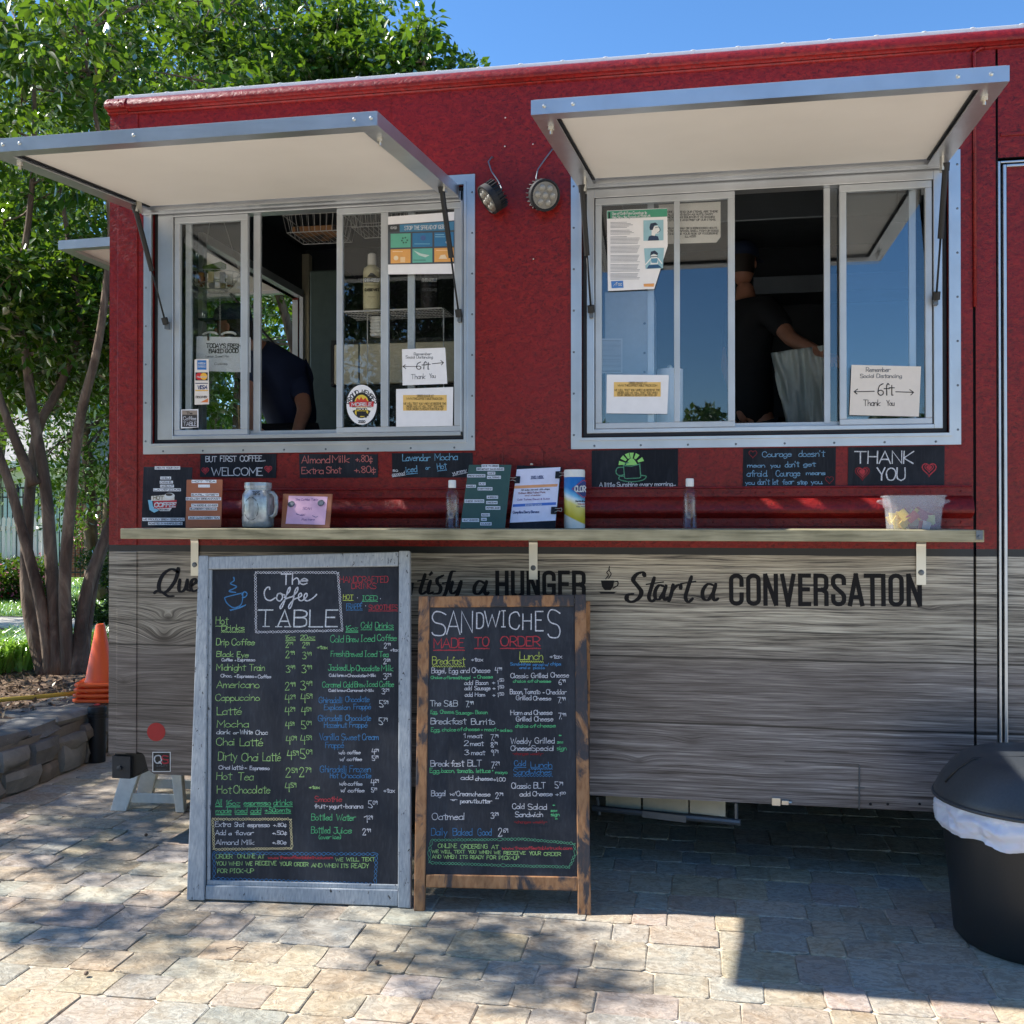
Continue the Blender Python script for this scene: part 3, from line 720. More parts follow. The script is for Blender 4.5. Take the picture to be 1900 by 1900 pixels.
# ---- serving windows
def service_window(w, bars_front, bars_back, panes, px_in, gm):
    x0, x1, z0, z1 = w['x0'], w['x1'], w['z0'], w['z1']; f = .047; lab = None
    b = MB()
    b.add([(x0,-.012,z0),(x1,-.012,z0),(x1-f,-.012,z0+f),(x0+f,-.012,z0+f)], [(0,1,2,3)]).add([(x0,-.012,z1),(x1,-.012,z1),(x1-f,-.012,z1-f),(x0+f,-.012,z1-f)], [(3,2,1,0)])
    b.add([(x0,-.012,z0),(x0+f,-.012,z0+f),(x0+f,-.012,z1-f),(x0,-.012,z1)], [(0,1,2,3)]).add([(x1,-.012,z0),(x1-f,-.012,z0+f),(x1-f,-.012,z1-f),(x1,-.012,z1)], [(3,2,1,0)])
    for (a, c_) in (((x0,z0),(x1,z0)), ((x1,z0),(x1,z1)), ((x1,z1),(x0,z1)), ((x0,z1),(x0,z0))): b.add([(a[0],-.012,a[1]),(c_[0],-.012,c_[1]),(c_[0],0,c_[1]),(a[0],0,a[1])], [(3,2,1,0)])
    # raised inner lip
    g = .012
    for (a0, a1, c0, c1) in ((x0+f-g, x1-f+g, z0+f-g, z0+f), (x0+f-g, x1-f+g, z1-f, z1-f+g), (x0+f-g, x0+f, z0+f, z1-f), (x1-f, x1-f+g, z0+f, z1-f)): b.box(a0, a1, -.026, -.0125, c0, c1)
    fr = b.build('window_frame', M['alu'], truck)
    r = MB()
    z = z0+.06
    while z < z1-.03:
        for x in (x0+.012, x1-.012): r.lathe([(.005, 0), (.004, .002), (.001, .003)], (x, -.012, z), 8, M=RX)
        z += .178
    x = x0+.1
    while x < x1: r.lathe([(.005, 0), (.004, .002), (.001, .003)], (x, -.012, z0+.013), 8, M=RX); x += .197
    tag(r.build('rivet', M['steel'], fr, local=True), kind='stuff')
    # dark gasket then silver jamb
    a0, a1, c0, c1 = x0+f, x1-f, z0+f, z1-f
    b = MB(); q = .02
    for (u0, u1, v0, v1) in ((a0, a1, c0, c0+q), (a0, a1, c1-q, c1), (a0, a0+q, c0+q, c1-q), (a1-q, a1, c0+q, c1-q)): b.box(u0, u1, .0, .05, v0, v1)
    b.build('gasket', M['gasket'], fr, local=True)
    j0, j1 = X_(px_in[0], -.0), X_(px_in[1], -.0); jb = c0+q; jt = c1-q
    b = MB(); jw0 = X_(px_in[2]) ; jw1 = X_(px_in[3])
    b.box(a0+q, jw0, -.004, .06, jb, jt).box(jw1, a1-q, -.004, .06, jb, jt).box(jw0, jw1, -.004, .06, jb, jb+.018).box(jw0, jw1, -.004, .06, jt-.045, jt)
    b.build('jamb', M['alu'], fr, local=True, bevel=.002)
    sb, stp = jb+.018, jt-.045
    b = MB()
    for (pa, pb) in bars_back: b.box(X_(pa, .045), X_(pb, .045), .036, .054, sb+.012, stp)
    b.box(X_(bars_back[0][0], .045), X_(bars_back[-1][1], .045), .037, .053, sb, sb+.02)
    b.build('rear_sash', M['alu2'], fr, local=True, bevel=.002)
    # front sashes: groups
    for grp in bars_front:
        b = MB(); xa_, xb_ = X_(grp[0][0], .01), X_(grp[-1][1], .01)
        for (pa, pb) in grp: b.box(X_(pa, .01), X_(pb, .01), .002, .026, sb+.026, stp-.03)
        b.box(xa_, xb_, .002, .026, sb+.001, sb+.026).box(xa_, xb_, .002, .026, stp-.03, stp-.001)
        sash = b.build('sash', M['alu2'], fr, local=True, bevel=.0025)
        MB().box(xa_+.01, xb_-.01, .012, .016, sb+.02, stp-.02).build('pane', gm, sash, local=True)
    for (pa, pb) in panes: MB().box(X_(pa, .045), X_(pb, .045), .043, .047, sb+.01, stp).build('pane', gm, fr, local=True)
    return fr
fr1 = service_window(W1, [[(324, 334), (447, 460)], [(625, 636), (707, 721), (843, 857)]], [(345, 356), (471, 484), (757, 770)], [(345, 484)], (300, 862, 321, 859), M['glass'])
fr2 = service_window(W2, [[(1105, 1117), (1251, 1262), (1351, 1364)], [(1558, 1571), (1717, 1730)]], [(1202, 1214), (1529, 1541), (1687, 1700)], [(1541, 1690)], (1086, 1748, 1103, 1733), M['glass2'])
# ---- propped hatches
def hatch(xh0, xh1, xf0, xf1, zh, zf, yf, scr):
    def q(u, v, w_):
        y = -.03 + (yf+.03)*v; zc = zh + (zf-zh)*v
        return Vector((xh0+(xh1-xh0)*u + ((xf0-xh0)*(1-u) + (xf1-xh1)*u)*v, y, zc + w_))
    L = xh1-xh0; D = -yf; ru = .072/L; rv = .066/D
    def slab(u0, u1, v0, v1, w0, w1, b): 
        vs = [q(u0,v0,w0),q(u1,v0,w0),q(u1,v1,w0),q(u0,v1,w0),q(u0,v0,w1),q(u1,v0,w1),q(u1,v1,w1),q(u0,v1,w1)]
        return b.add(vs, [(0,1,2,3),(7,6,5,4),(4,5,1,0),(5,6,2,1),(6,7,3,2),(7,4,0,3)])
    b = MB(); slab(ru, 1-ru, rv, 1-rv, -.030, -.0045, b); slab(.005, .995, .01, 1-.0045/D, -.0042, .002, b); hp = b.build('hatch_panel', M['awn'], truck)
    b = MB()
    # channel frame: bottom flange, outer web, top flange
    slab(0, 1, 1-rv, 1, -.048, -.044, b); slab(0, 1, 1-.004/D, 1, -.0439, 0, b); pass
    for (u0, u1, us) in ((0, ru, 0), (1-ru, 1, 1)):
        slab(u0, u1, 0.002, 1-rv-.0005, -.048, -.044, b)
        a0, a1 = (0, .004/L) if us == 0 else (1-.004/L, 1)
        slab(a0, a1, 0.002, 1-.0042/D, -.0438, 0, b)
    slab(ru+.0005, 1-ru-.0005, 0, rv*.7, -.048, -.034, b); slab(0, 1, -.012, .0, -.052, .004, b)
    fo = b.build('hatch_frame', M['alu'], hp, local=True)
    s = MB()
    for u in scr: s.lathe([(.007, 0), (.006, .003), (.001, .0045)], q(u, 1, -.022), 8, M=RX)
    for u in (.028, .972): s.lathe([(.011, 0), (.011, -.012), (.005, -.013), (.005, -.026)], q(u, .86, -.048), 10)
    s.build('screw', M['steel'], fo, local=True) if False else tag(s.build('bolt', M['chrome'], hp, local=True), kind='stuff')
    g = MB(); slab(ru*.95, ru*1.12, rv, 1-rv, -.036, -.0302, g); g.build('panel_seal', M['gasket'], hp, local=True); g = MB(); slab(1-ru*1.12, 1-ru*.95, rv, 1-rv, -.036, -.0302, g); g.build('panel_seal', M['gasket'], hp, local=True)
    return q, hp
h1, hp1 = hatch(-2.52, -1.02, -2.537, -1.052, 2.955, 2.868, -1.08, (.055, .1, .40, .945, .985))
h2, hp2 = hatch(-.495, .985, -.53, .931, 2.962, 2.866, -1.08, (.03, .095, .90, .965))
def strut(a, b_, name='gas_strut'):
    a, b_ = Vector(a), Vector(b_); d = b_-a
    t_ = thing_part = MB().tube([a+d*.03, a+d*.54], .0115, 12).build(name, M['rubber'], truck, smooth=True, auto=40)
    MB().tube([a+d*.54, a+d*.96], .0042, 8).build('piston_rod', M['dark2'], t_, smooth=True, local=True)
    for q0_, q1_ in ((a-d*.01, a+d*.05), (b_-d*.06, b_)): MB().tube([q0_, q1_], .015, 10).build('end_fitting', M['rubber'], t_, smooth=True, auto=40, local=True)
    MB().box(b_.x-.008, b_.x+.008, b_.y+.0, b_.y+.03, b_.z-.02, b_.z+.015).build('foot_bracket', M['steel'], t_, local=True); MB().obox(a+Vector((.012 if a.x < 0 else -.012, .012, .006)), (.004, 0, 0), (0, .02, 0), (0, .0, .03)).build('bracket', M['chrome'], t_, local=True)
strut(at(250, 383, -.2), at(308, 602, -.03)); strut(at(819, 345, -.2), at(852, 588, -.03)); strut(at(1080, 345, -.2), at(1097, 580, -.03)); strut(at(1755, 304, -.2), at(1737, 556, -.03))
# hatch hung on the rear end wall
b = MB(); T0 = at(117, 449, .85)
hy0, hy1 = .82, 2.2; xo = T0.x; zo = T0.z; zh_ = EZ1+.08
def rq(u, v, w_): return Vector((XL-.01+(xo-XL)*v, hy0+(hy1-hy0)*u, zh_+(zo-zh_)*v+w_))
def rslab(u0, u1, v0, v1, w0, w1, b): return b.add([rq(u0,v0,w0),rq(u1,v0,w0),rq(u1,v1,w0),rq(u0,v1,w0),rq(u0,v0,w1),rq(u1,v0,w1),rq(u1,v1,w1),rq(u0,v1,w1)], [(0,1,2,3),(7,6,5,4),(4,5,1,0),(5,6,2,1),(6,7,3,2),(7,4,0,3)])
rh = rslab(.04, .96, 0, .92, -.03, -.005, MB()).build('rear_hatch_panel', M['awn'], truck)
b = MB(); rslab(0, .04, 0, 1, -.05, 0, b); rslab(.96, 1, 0, 1, -.05, 0, b); rslab(.0401, .9599, .92, 1, -.05, 0, b); b.build('hatch_frame', M['alu'], rh, local=True)
MB().tube([Vector((XL+.02, EY1-.1, 2.55)), rq(.95, .5, -.04)], .01, 8).build('hatch_strut', M['rubber'], rh, local=True)

# ---- counter shelf and its brackets
SX0, SX1, SY, SZ = -2.36, 1.015, -.468, 1.4585
shelf = MB().box(SX0, SX1, SY, -.002, 1.415, SZ).build('counter_shelf', M['lumber'], truck, bevel=.003)
for px, py0, py1 in ((363, 1003, 1068), (990, 1003, 1075), (1708, 1006, 1085)):
    x = X_(px); hw = .0185; zb = Z_(py1, px); b = MB()
    pr_ = [(-.10, 1.4145), (-.10, 1.409), (-.03, 1.409)] + [(-.03+.02*sin(a), 1.389+.02*cos(a)) for a in (.4, .8, 1.2, 1.57)] + [(-.01, zb)]
    inner = [(-.004, zb), (-.004, 1.39)] + [(-.03+.026*sin(a), 1.389+.0255*cos(a)) for a in (1.2, .8, .4)]
    b.prism(pr_ + inner, lambda u, v, w_: (x+w_, u, v), -hw, hw); br = b.build('shelf_bracket', M['chrome'], truck)
    MB().lathe([(.012, 0), (.011, .004), (.004, .006)], (x, -.0102, zb+.05), 10, M=RX).build('bolt', M['steel'], br, local=True)
    MB().box(x-.06, x-.02 if px < 1500 else x+.09, -.14, -.06, 1.408, 1.4145).build('bracket_plate', M['chrome'], br, local=True)
bp = at(1817, 993, SY); b = MB(); b.box(bp.x-.011, bp.x+.011, SY-.004, SY, bp.z-.016, bp.z+.016).lathe([(.007, 0), (.006, .006)], (bp.x, SY-.004, bp.z-.006), 8, M=RX); b.build('shelf_latch', M['steel'], shelf, local=True)

# ---- lettering on the skirt
pl0 = YP(-.0); pen = Pen(pl0, .0016)
pen.text(923, 1106, 1090, 44, 'HUNGER', 'K', wd=7.4, font=BOLD, jit=0, dy=1); pen.build('slogan_word', truck); pen = Pen(pl0, .0016)
pen.text(1357, 1120, 1714, 52, 'CONVERSATION', 'K', wd=7.8, font=BOLD, jit=0, dy=2); pen.build('slogan_word', truck); pen = Pen(pl0, .0016)
pen.text(520, 1106, 700, 44, 'THIRST', 'K', wd=8.6, font=BOLD, jit=0); pen.build('slogan_word', truck); pen = Pen(pl0, .0016)
def brush(pts, wd=5.6): pen.line(pts, wd, 'K', True, True)
# Q u e n c h  a
brush([(330,1061),(318,1056),(303,1066),(295,1085),(298,1098),(310,1097),(324,1080),(330,1063),(331,1055)], 6.4); brush([(287,1100),(293,1096),(303,1100),(312,1106),(322,1106)], 6)
brush([(334,1076),(332,1092),(336,1098),(344,1092),(348,1076)]); brush([(348,1076),(347,1092),(352,1096)]); brush([(357,1086),(364,1080),(362,1074),(356,1078),(354,1090),(359,1097),(368,1094)])
for i, ch in enumerate('nch'): pen.text(374+i*17, 1097, 386+i*17, 36, ch, 'K', wd=5.2, slant=.16, brush=True, jit=.2)
pen.text(440, 1097, 456, 36, 'a', 'K', wd=5.2, slant=.16, brush=True); pen.text(712, 1100, 742, 46, 'S', 'K', wd=6, slant=.16, brush=True)
pen.text(744, 1101, 762, 32, 'a', 'K', wd=5.2, slant=.16, brush=True)
pen.build('slogan_word', truck); pen = Pen(pl0, .0016)
# t i s f y  a
brush([(789,1066),(784,1082),(780,1096),(783,1102),(791,1098)]); brush([(776,1078),(794,1075)], 4); brush([(799,1078),(795,1092),(796,1101),(803,1099)]); brush([(798,1066),(801,1063)], 5)
brush([(822,1068),(812,1074),(812,1082),(818,1090),(815,1100),(805,1102)]); brush([(844,1060),(838,1062),(833,1078),(827,1100),(820,1112)]); brush([(822,1082),(836,1079)], 4)
brush([(840,1080),(836,1094),(840,1101),(850,1094),(855,1080)]); brush([(856,1079),(850,1100),(842,1114)])
brush([(899,1082),(889,1078),(881,1088),(881,1100),(890,1101),(899,1088)]); brush([(903,1079),(899,1094),(902,1103),(906,1100)])
pen.build('slogan_word', truck); pen = Pen(pl0, .0016)
# Start a
brush([(1196,1068),(1192,1062),(1181,1066),(1175,1076),(1182,1086),(1190,1098),(1185,1110),(1172,1117),(1163,1112),(1165,1104),(1174,1102)], 6.6)
brush([(1214,1072),(1208,1092),(1204,1108),(1209,1116),(1215,1112)], 5.6); brush([(1200,1084),(1230,1080)], 4.2)
brush([(1232,1088),(1223,1086),(1216,1096),(1216,1109),(1223,1112),(1232,1098)]); brush([(1236,1087),(1231,1104),(1234,1113),(1239,1109)])
brush([(1249,1085),(1246,1100),(1241,1115)]); brush([(1246,1098),(1254,1088),(1262,1085),(1263,1092)])
brush([(1283,1070),(1276,1092),(1272,1108),(1277,1117),(1285,1111)], 5.6); brush([(1264,1083),(1290,1079)], 4.2)
brush([(1324,1086),(1313,1084),(1304,1096),(1305,1110),(1314,1113),(1324,1098)]); brush([(1328,1084),(1323,1104),(1326,1114),(1332,1111)])
pen.build('slogan_word', truck); pen = Pen(pl0, .0016)
# cup
pen.poly([(1115,1077),(1140,1077),(1138,1088),(1133,1095),(1122,1095),(1117,1088)], 'K'); pen.line([(1139,1080),(1146,1079),(1146,1086),(1138,1091)], 2.4, 'K'); pen.poly([(1110,1098),(1145,1098),(1139,1101),(1115,1101)], 'K')
pen.line([(1124,1074),(1129,1067),(1126,1062),(1131,1057)], 1.8, 'K'); pen.line([(1129,1073),(1134,1065),(1130,1058),(1131,1051)], 1.8, 'K')
pen.build('cup_emblem', truck)
# decals low on the left: red dot and black square sticker
pen = Pen(YP(0), .0014); pen.disc(290, 1358, 17, (176, 40, 40), n=36); pen.build('red_dot_decal', truck)
pen = Pen(YP(0), .0012); pen.rect(283, 1395, 317, 1432, (232, 232, 232), .001); pen.rect(284.5, 1396.5, 315.5, 1430.5, (22, 22, 24), .0016)
pen.lift = .0022; pen.line([(297,1402),(289,1403),(287,1409),(290,1415),(296,1415),(300,1410),(297,1402)], 2.6, 'D'); pen.line([(296,1413),(300,1417)], 2.2, 'D'); pen.line([(312,1403),(304,1402),(301,1406),(305,1409),(311,1410),(312,1415),(304,1416),(301,1413)], 2.6, 'R'); pen.line([(305,1409),(313,1409)], 2, 'R')
pen.text(290, 1422, 311, 3, 'QUALITY', 'S', wd=.5); pen.line([(291, 1427), (309, 1427)], .5, 'S'); pen.build('square_sticker', truck)

# ---- two round work lamps
def lamp(c, aim, cable, r=.062):
    c = Vector(c); aim = Vector(aim).normalized(); Mx = aim.to_track_quat('Z', 'Y').to_matrix().to_4x4()
    L_ = MB().lathe([(r*.55, -.05), (r*.9, -.046), (r*.95, -.018), (r*1.06, -.015), (r*1.08, .012), (r*.98, .014), (r*.9, .009)], c, 30, M=Mx).build('work_lamp', M['dark2'], truck, smooth=True, auto=35)
    f = MB()
    for k in range(22):
        a = 2*pi*k/22; d = Mx @ Vector((cos(a), sin(a), 0)); n_ = Mx @ Vector((-sin(a), cos(a), 0)); f.obox(c + d*r*.98 - aim*.034, d*r*.09, n_*.0016, aim*.017)
    f.build('cooling_fin', M['dark2'], L_, local=True)
    MB().lathe([(r*.9, .0105), (r*.4, .012), (.001, .0125)], c, 26, M=Mx, cap=False).build('lens', colm((112, 110, 104), .2), L_, local=True)
    for k in range(7):
        a = 2*pi*k/6; d = (Mx @ Vector((cos(a), sin(a), 0)))*(r*.55 if k < 6 else 0)
        MB().lathe([(r*.22, .0115), (r*.2, .015), (r*.1, .018), (.0006, .019)], c+d, 12, M=Mx, cap=False).build('led_lens', colm((150, 147, 138), .15), L_, smooth=True, local=True)
    MB().tube(cable, .0032, 8).build('cable', M['steel'], L_, smooth=True, local=True)
    MB().obox(c - aim*.05 + Vector((0, .02, -.02)), (.008, 0, 0), (0, .03, 0), (0, 0, .006)).build('mount', M['dark2'], L_, local=True)
lamp(at(908, 369, -.075), (-.75, -.35, -.62), [at(915, 293, -.002), at(913, 291, -.012), at(906, 300, -.018), at(912, 318, -.022), at(924, 335, -.03), at(931, 350, -.04), at(927, 358, -.06)])
lamp(at(1010, 362, -.075), (.42, -.72, -.30), [at(1027, 277, -.002), at(1025, 277, -.012), at(1012, 294, -.018), at(998, 314, -.022), at(995, 330, -.03), at(996, 344, -.05)])

# ================================================================ SIGNS, BOARDS, PAPERS
def plate(name, label, cat, corners, Y, mat, th=.004, group=None, extra=None):
    """flat rigid sheet hung on a wall plane y=Y; corners in photo px, clockwise from top left"""
    P_ = [at(x, y, Y-th) for x, y in corners]; Q_ = [p + Vector((0, th-.0004, 0)) for p in P_]; n = len(P_)
    c = sum(P_, Vector())/n; root = thing(name, label, cat, c, group)
    b = MB(); b.add(P_ + Q_, [tuple(range(n))[::-1], tuple(range(n, 2*n))] + [((i+1) % n, i, n+i, n+(i+1) % n)[::-1] for i in range(n)])
    b.build('sheet' if th < .003 else 'plate', mat, root); return root, Pen(YP(Y-th), .0008)
def lab(x0, y, x1, h, c): pass
S = 'slate_sign'
GRP = 'chalk lettered plates under the serving windows'
r1, p = plate(S, 'small black plate chalked BUT FIRST COFFEE WELCOME with two red hearts', 'sign', [(372,843),(513,842),(512,887),(371,885)], 0, M['sign'], group=GRP)
p.block('''382 856 434 10 W BUT
440 856 467 10 W FIR
''', wd=1.3) if False else None
p.text(382, 857, 402, 10, 'BUT', 'W', wd=1.4); p.text(409, 856, 439, 10, 'FIRST', 'W', wd=1.4); p.text(446, 856, 493, 10, 'COFFEE...', 'W', wd=1.4, dy=-.5)
p.text(393, 882, 487, 14, 'WELCOME', 'W', wd=1.7); p.heart(381, 873, 6.5, 'R', True); p.heart(498, 870, 6.5, 'R', True); p.build('lettering', r1)
r2, p = plate(S, 'small black plate with pink chalk prices for almond milk and extra shot', 'sign', [(555,842),(701,843),(701,886),(556,887)], 0, M['sign'], group=GRP)
p.text(560, 859, 612, 13, 'Almond', 'P', wd=1.4); p.text(617, 858, 648, 13, 'Milk', 'P', wd=1.4); p.text(660, 857, 691, 12, '+.80¢', 'P', wd=1.4)
p.text(560, 879, 600, 12, 'Extra', 'P', wd=1.4); p.text(606, 878, 632, 12, 'Shot', 'P', wd=1.4); p.text(658, 877, 697, 12, '+.80¢', 'P', wd=1.4); p.build('lettering', r2)
r3, p = plate(S, 'small black plate chalked Lavendar Mocha iced or Hot, behind the green menu', 'sign', [(727,841),(877,840),(877,886),(728,886)], 0, M['sign'], group=GRP)
p.text(747, 855, 797, 12, 'Lavendar', 'L', wd=1.4); p.text(807, 854, 849, 12, 'Mocha', 'L', wd=1.4, dy=-1); p.text(754, 877, 774, 11, 'iced', 'L', wd=1.4, dy=-2, under='u'); p.text(790, 871, 797, 7, 'or', 'L', wd=1.2); p.text(812, 871, 828, 11, 'Hot', 'L', wd=1.4, dy=-2, under='u')
p.text(729, 875, 738, 6, 'so', 'W', wd=1); p.text(728, 883, 751, 6, 'gooood', 'W', wd=1, dy=-3, under='u'); p.text(840, 881, 866, 7, 'yummy', 'W', wd=1.1, dy=-6, under='u'); p.build('lettering', r3)
r4, p = plate(S, 'black plate with a green mug and rising sun above A little sunshine every morning', 'sign', [(1098,836),(1258,833),(1258,904),(1098,907)], 0, M['sign'], group=GRP)
p.text(1112, 903, 1254, 7.5, 'A little Sunshine every morning...', 'W', wd=1.2, dy=-2)
gcol = (150, 214, 112)
for a in (172, 140, 112, 90, 62, 28):
    ca, sa = cos(radians(a)), -sin(radians(a)); cx, cy = 1172, 862; nx, ny = -sa, ca
    p.poly([(cx+ca*13-nx*2, cy+sa*12-ny*2), (cx+ca*13+nx*2, cy+sa*12+ny*2), (cx+ca*24+nx*4, cy+sa*22+ny*4), (cx+ca*24-nx*4, cy+sa*22-ny*4)], gcol)
p.poly([(1161+22*i/10, 863-13*sin(pi*i/10)) for i in range(11)], gcol)
p.line([(1157,865),(1159,887),(1162,888),(1186,887),(1189,885),(1187,861),(1172,865),(1157,864),(1160,860),(1166,858)], 2, 'C', sm=False); p.line([(1157,867),(1146,868),(1143,876),(1148,882),(1158,881)], 2, 'C')
p.line([(1158,884),(1150,884),(1150,890),(1170,894),(1192,891),(1199,884),(1190,882)], 2, 'C'); p.build('lettering', r4)
r5, p = plate(S, 'black plate with blue chalk quotation about courage and two outlined pink hearts', 'sign', [(1379,832),(1551,830),(1550,904),(1378,906)], 0, M['sign'], group=GRP)
for a in ((1415,848,1468,'Courage',10,-1),(1482,847,1529,"doesn't",11,0),(1387,867,1419,'mean',7,0),(1430,867,1447,'you',7,0),(1457,867,1482,"don't",10,-1),(1491,865,1512,'get',8,0),(1386,884,1425,'afraid.',11,0),(1440,884,1484,'Courage',11,-1),(1496,881,1531,'means',7,0),(1383,899,1400,'you',7,0),(1406,899,1427,"don't",10,0),(1434,899,1443,'let',10,0),(1452,899,1472,'fear',9,-1),(1480,899,1498,'stop',8,-1),(1505,898,1527,'you.',8,0)):
    p.text(a[0], a[1], a[2], a[4], a[3], 'H', wd=1.35, dy=a[5])
p.heart(1397, 842, 7.5, 'F', wd=1.2); p.heart(1539, 890, 7.5, 'F', wd=1.2); p.build('lettering', r5)
r6, p = plate(S, 'black plate chalked THANK YOU between two filled red hearts', 'sign', [(1574,830),(1753,827),(1752,901),(1573,903)], 0, M['sign'], group=GRP)
p.text(1586, 859, 1694, 22, 'THANK', 'W', wd=2.3, dy=1); p.text(1627, 891, 1679, 23, 'YOU', 'W', wd=2.3, dy=0); p.heart(1600, 877, 13, 'F', wd=2); p.heart(1600, 876, 9, 'R', True, 1.5); p.heart(1724, 870, 13, 'R', wd=2); p.heart(1724, 868, 8, 'R', True, 1.5); p.build('lettering', r6)

# ---- posters and notes on the glass
ON = 'ORDER ONLINE AT'
def order_note(lbl, c, x0, y0, x1, y1, Y):
    r, p = plate('order_note', lbl, 'paper notice', c, Y, M['paper'], .0012, 'white order online notices')
    p.rect(x0, y0, x1, y1, (232, 190, 110)); p.lift = .0016
    w_ = x1-x0; h_ = y1-y0
    for i, (s_, a, b_) in enumerate(((ON, .32, .7), ('WWW.THECOFFEETABLETRUCK.COM', .08, .92), ('WE WILL TEXT YOU WHEN WE RECEIVE THE', .01, .98), ('ORDER AND WE WILL TEXT YOU WHEN', .07, .93), ('YOUR ORDER IS READY FOR PICK-UP', .07, .92))):
        p.text(x0+w_*a, y0+h_*(.12, .30, .62, .80, .97)[i], x0+w_*b_, h_*.13, s_, 'K', wd=.5, jit=.1)
    p.build('print', r); return r
order_note('white notice with orange text block taped low on the left serving window', [(735,722),(841,718),(840,790),(735,792)], 748, 733, 829, 762, .0)
order_note('white notice with orange text block taped low on the right serving window', [(1126,695),(1241,696),(1238,768),(1125,767)], 1139, 709, 1226, 736, .0)
def sixft(lbl, c, e, Y, mat):
    r, p = plate('distancing_note', lbl, 'handwritten note', c, Y, mat, .0012, 'handwritten 6 ft notes')
    for (x0, y, x1, h, s_, cc, wd) in e: p.text(x0, y, x1, h, s_, cc, wd=wd, jit=.8)
    return r, p
r, p = sixft('pinkish white handwritten Remember social distancing 6 ft note above the order notice', [(746,648),(826,645),(830,712),(747,715)], [(768,659,800,5,'Remember','S',.7),(753,665,803,5,'Social Distancing','S',.7),(773,685,796,13,'6ft','K',1.4),(763,703,789,9,'Thank','S',.9),(797,701,808,8,'You','S',.9)], .0, M['paper'])
p.line([(772,680),(748,680)], 1.2, 'K'); p.line([(752,677),(748,680),(753,684)], 1.2, 'K', False); p.line([(802,675),(822,673)], 1.2, 'K'); p.line([(818,669),(823,673),(819,677)], 1.2, 'K', False); p.build('lettering', r)
r, p = sixft('cream handwritten Remember social distancing 6 ft note in the right window corner', [(1580,677),(1709,680),(1705,773),(1576,770)], [(1607,690,1651,8,'Remember','S',1),(1596,701,1673,7,'Social Distancing','S',1),(1629,733,1657,21,'6ft','K',1.7),(1602,753,1633,11,'Thank','K',1),(1645,753,1659,10,'You','K',1)], .0, M['paper2'])
p.line([(1622,726),(1586,727)], 1.5, 'K'); p.line([(1591,722),(1585,727),(1590,731)], 1.5, 'K', False); p.line([(1662,727),(1694,728)], 1.5, 'K'); p.line([(1688,723),(1695,728),(1690,733)], 1.5, 'K', False); p.build('lettering', r)
# health poster, left window
r, p = plate('germ_poster', 'poster with green, blue and orange panels headed STOP THE SPREAD OF GERMS', 'poster', [(720,402),(843,393),(843,508),(720,509)], .0, M['paper'], .0012)
p.poly([(720,417),(843,409),(843,489),(720,491)], (74, 80, 88)); p.lift = .0016; p.poly([(742,417),(843,411),(843,427),(742,431)], (66, 124, 158)); p.poly([(721,418),(740,416),(740,429),(721,431)], (60, 62, 66))
p.lift = .0022; p.text(751, 427, 824, 7, 'STOP THE SPREAD OF GER', 'D', wd=1, dy=-2.5, jit=.1); p.text(725, 425, 736, 4, 'COVID', 'D', wd=.7, jit=.1)
for i in range(3):
    for j in range(2):
        x0, y0 = 725+i*40.5, 434+j*29-i*1.2; x1 = min(x0+37, 842)
        p.lift = .0016; cc = [[(96,170,146),(52,116,160),(52,116,160)],[(226,164,92),(104,176,160),(226,164,92)]][j][i]; p.poly([(x0,y0),(x1,y0-1),(x1,y0+25),(x0,y0+26)], cc); p.lift = .0022
        dk = tuple(int(v*.62) for v in cc)
        if j == 0 and i == 0:
            for k in range(6): p.disc(x0+26+5*cos(k), y0+12+5*sin(k), 1.8, dk, n=8)
        elif j == 0 and i == 1: p.disc(x0+20, y0+9, 5, (70,96,150), n=12); p.line([(x0+4,y0+20),(x0+32,y0+20)], 1, (120,180,205))
        elif j == 0: p.line([(x0+2,y0+4),(x0+18,y0+4)], 1, (150,196,214)); p.line([(x0+2,y0+8),(x0+20,y0+8)], 1, (150,196,214)); p.disc(x0+24, y0+18, 3, (190,200,210), n=8)
        elif i == 1: p.poly([(x0+2,y0+3),(x0+16,y0+9),(x0+32,y0+12),(x0+24,y0+16),(x0+12,y0+12)], (196,214,206)); p.line([(x0+2,y0+21),(x0+24,y0+21)], 1.2, dk)
        elif i == 0: p.disc(x0+10, y0+16, 4.5, (238,214,178), n=10); p.poly([(x0+18,y0+14),(x0+27,y0+14),(x0+27,y0+24),(x0+18,y0+24)], (238,200,150)); p.line([(x0+4,y0+4),(x0+22,y0+4)], 1, (250,222,180))
        else: p.poly([(x0+8,y0+20),(x0+12,y0+13),(x0+20,y0+12),(x0+24,y0+20)], (240,214,180)); p.line([(x0+4,y0+4),(x0+24,y0+4)], 1, (250,222,180))
p.build('print', r)
# mask poster, right window (lower right corner folded back)
r, p = plate('mask_poster', 'white and green poster on using cloth face coverings with folded corner', 'poster', [(1126,391),(1238,386),(1239,456),(1214,536),(1128,540)], .0, M['paper'], .0012)
p.poly([(1126.5,392),(1238,387),(1238,402),(1127,406)], (70, 150, 122)); p.lift = .0016; p.rect(1129, 394, 1132, 405.5, (36, 44, 46)); p.lift = .0022
p.text(1136, 399, 1200, 5, 'Use of Cloth Face Coverings to', 'D', wd=.9, dy=-2, jit=.1); p.text(1136, 406, 1206, 5, 'Help Slow the Spread of COVID-19', 'D', wd=.9, dy=-2, jit=.1); p.lift = .0016
for k in range(44):
    y_ = 413+k*2.45
    if k in (5, 10, 17, 24, 31, 38): continue
    p.line([(1133, y_), (1133 + (30 if k in (0, 4, 11) else 44 - (k*7 % 11) if k < 10 else 54-(k*13 % 6)), y_-.6)], .7, (120, 126, 140), sm=False)
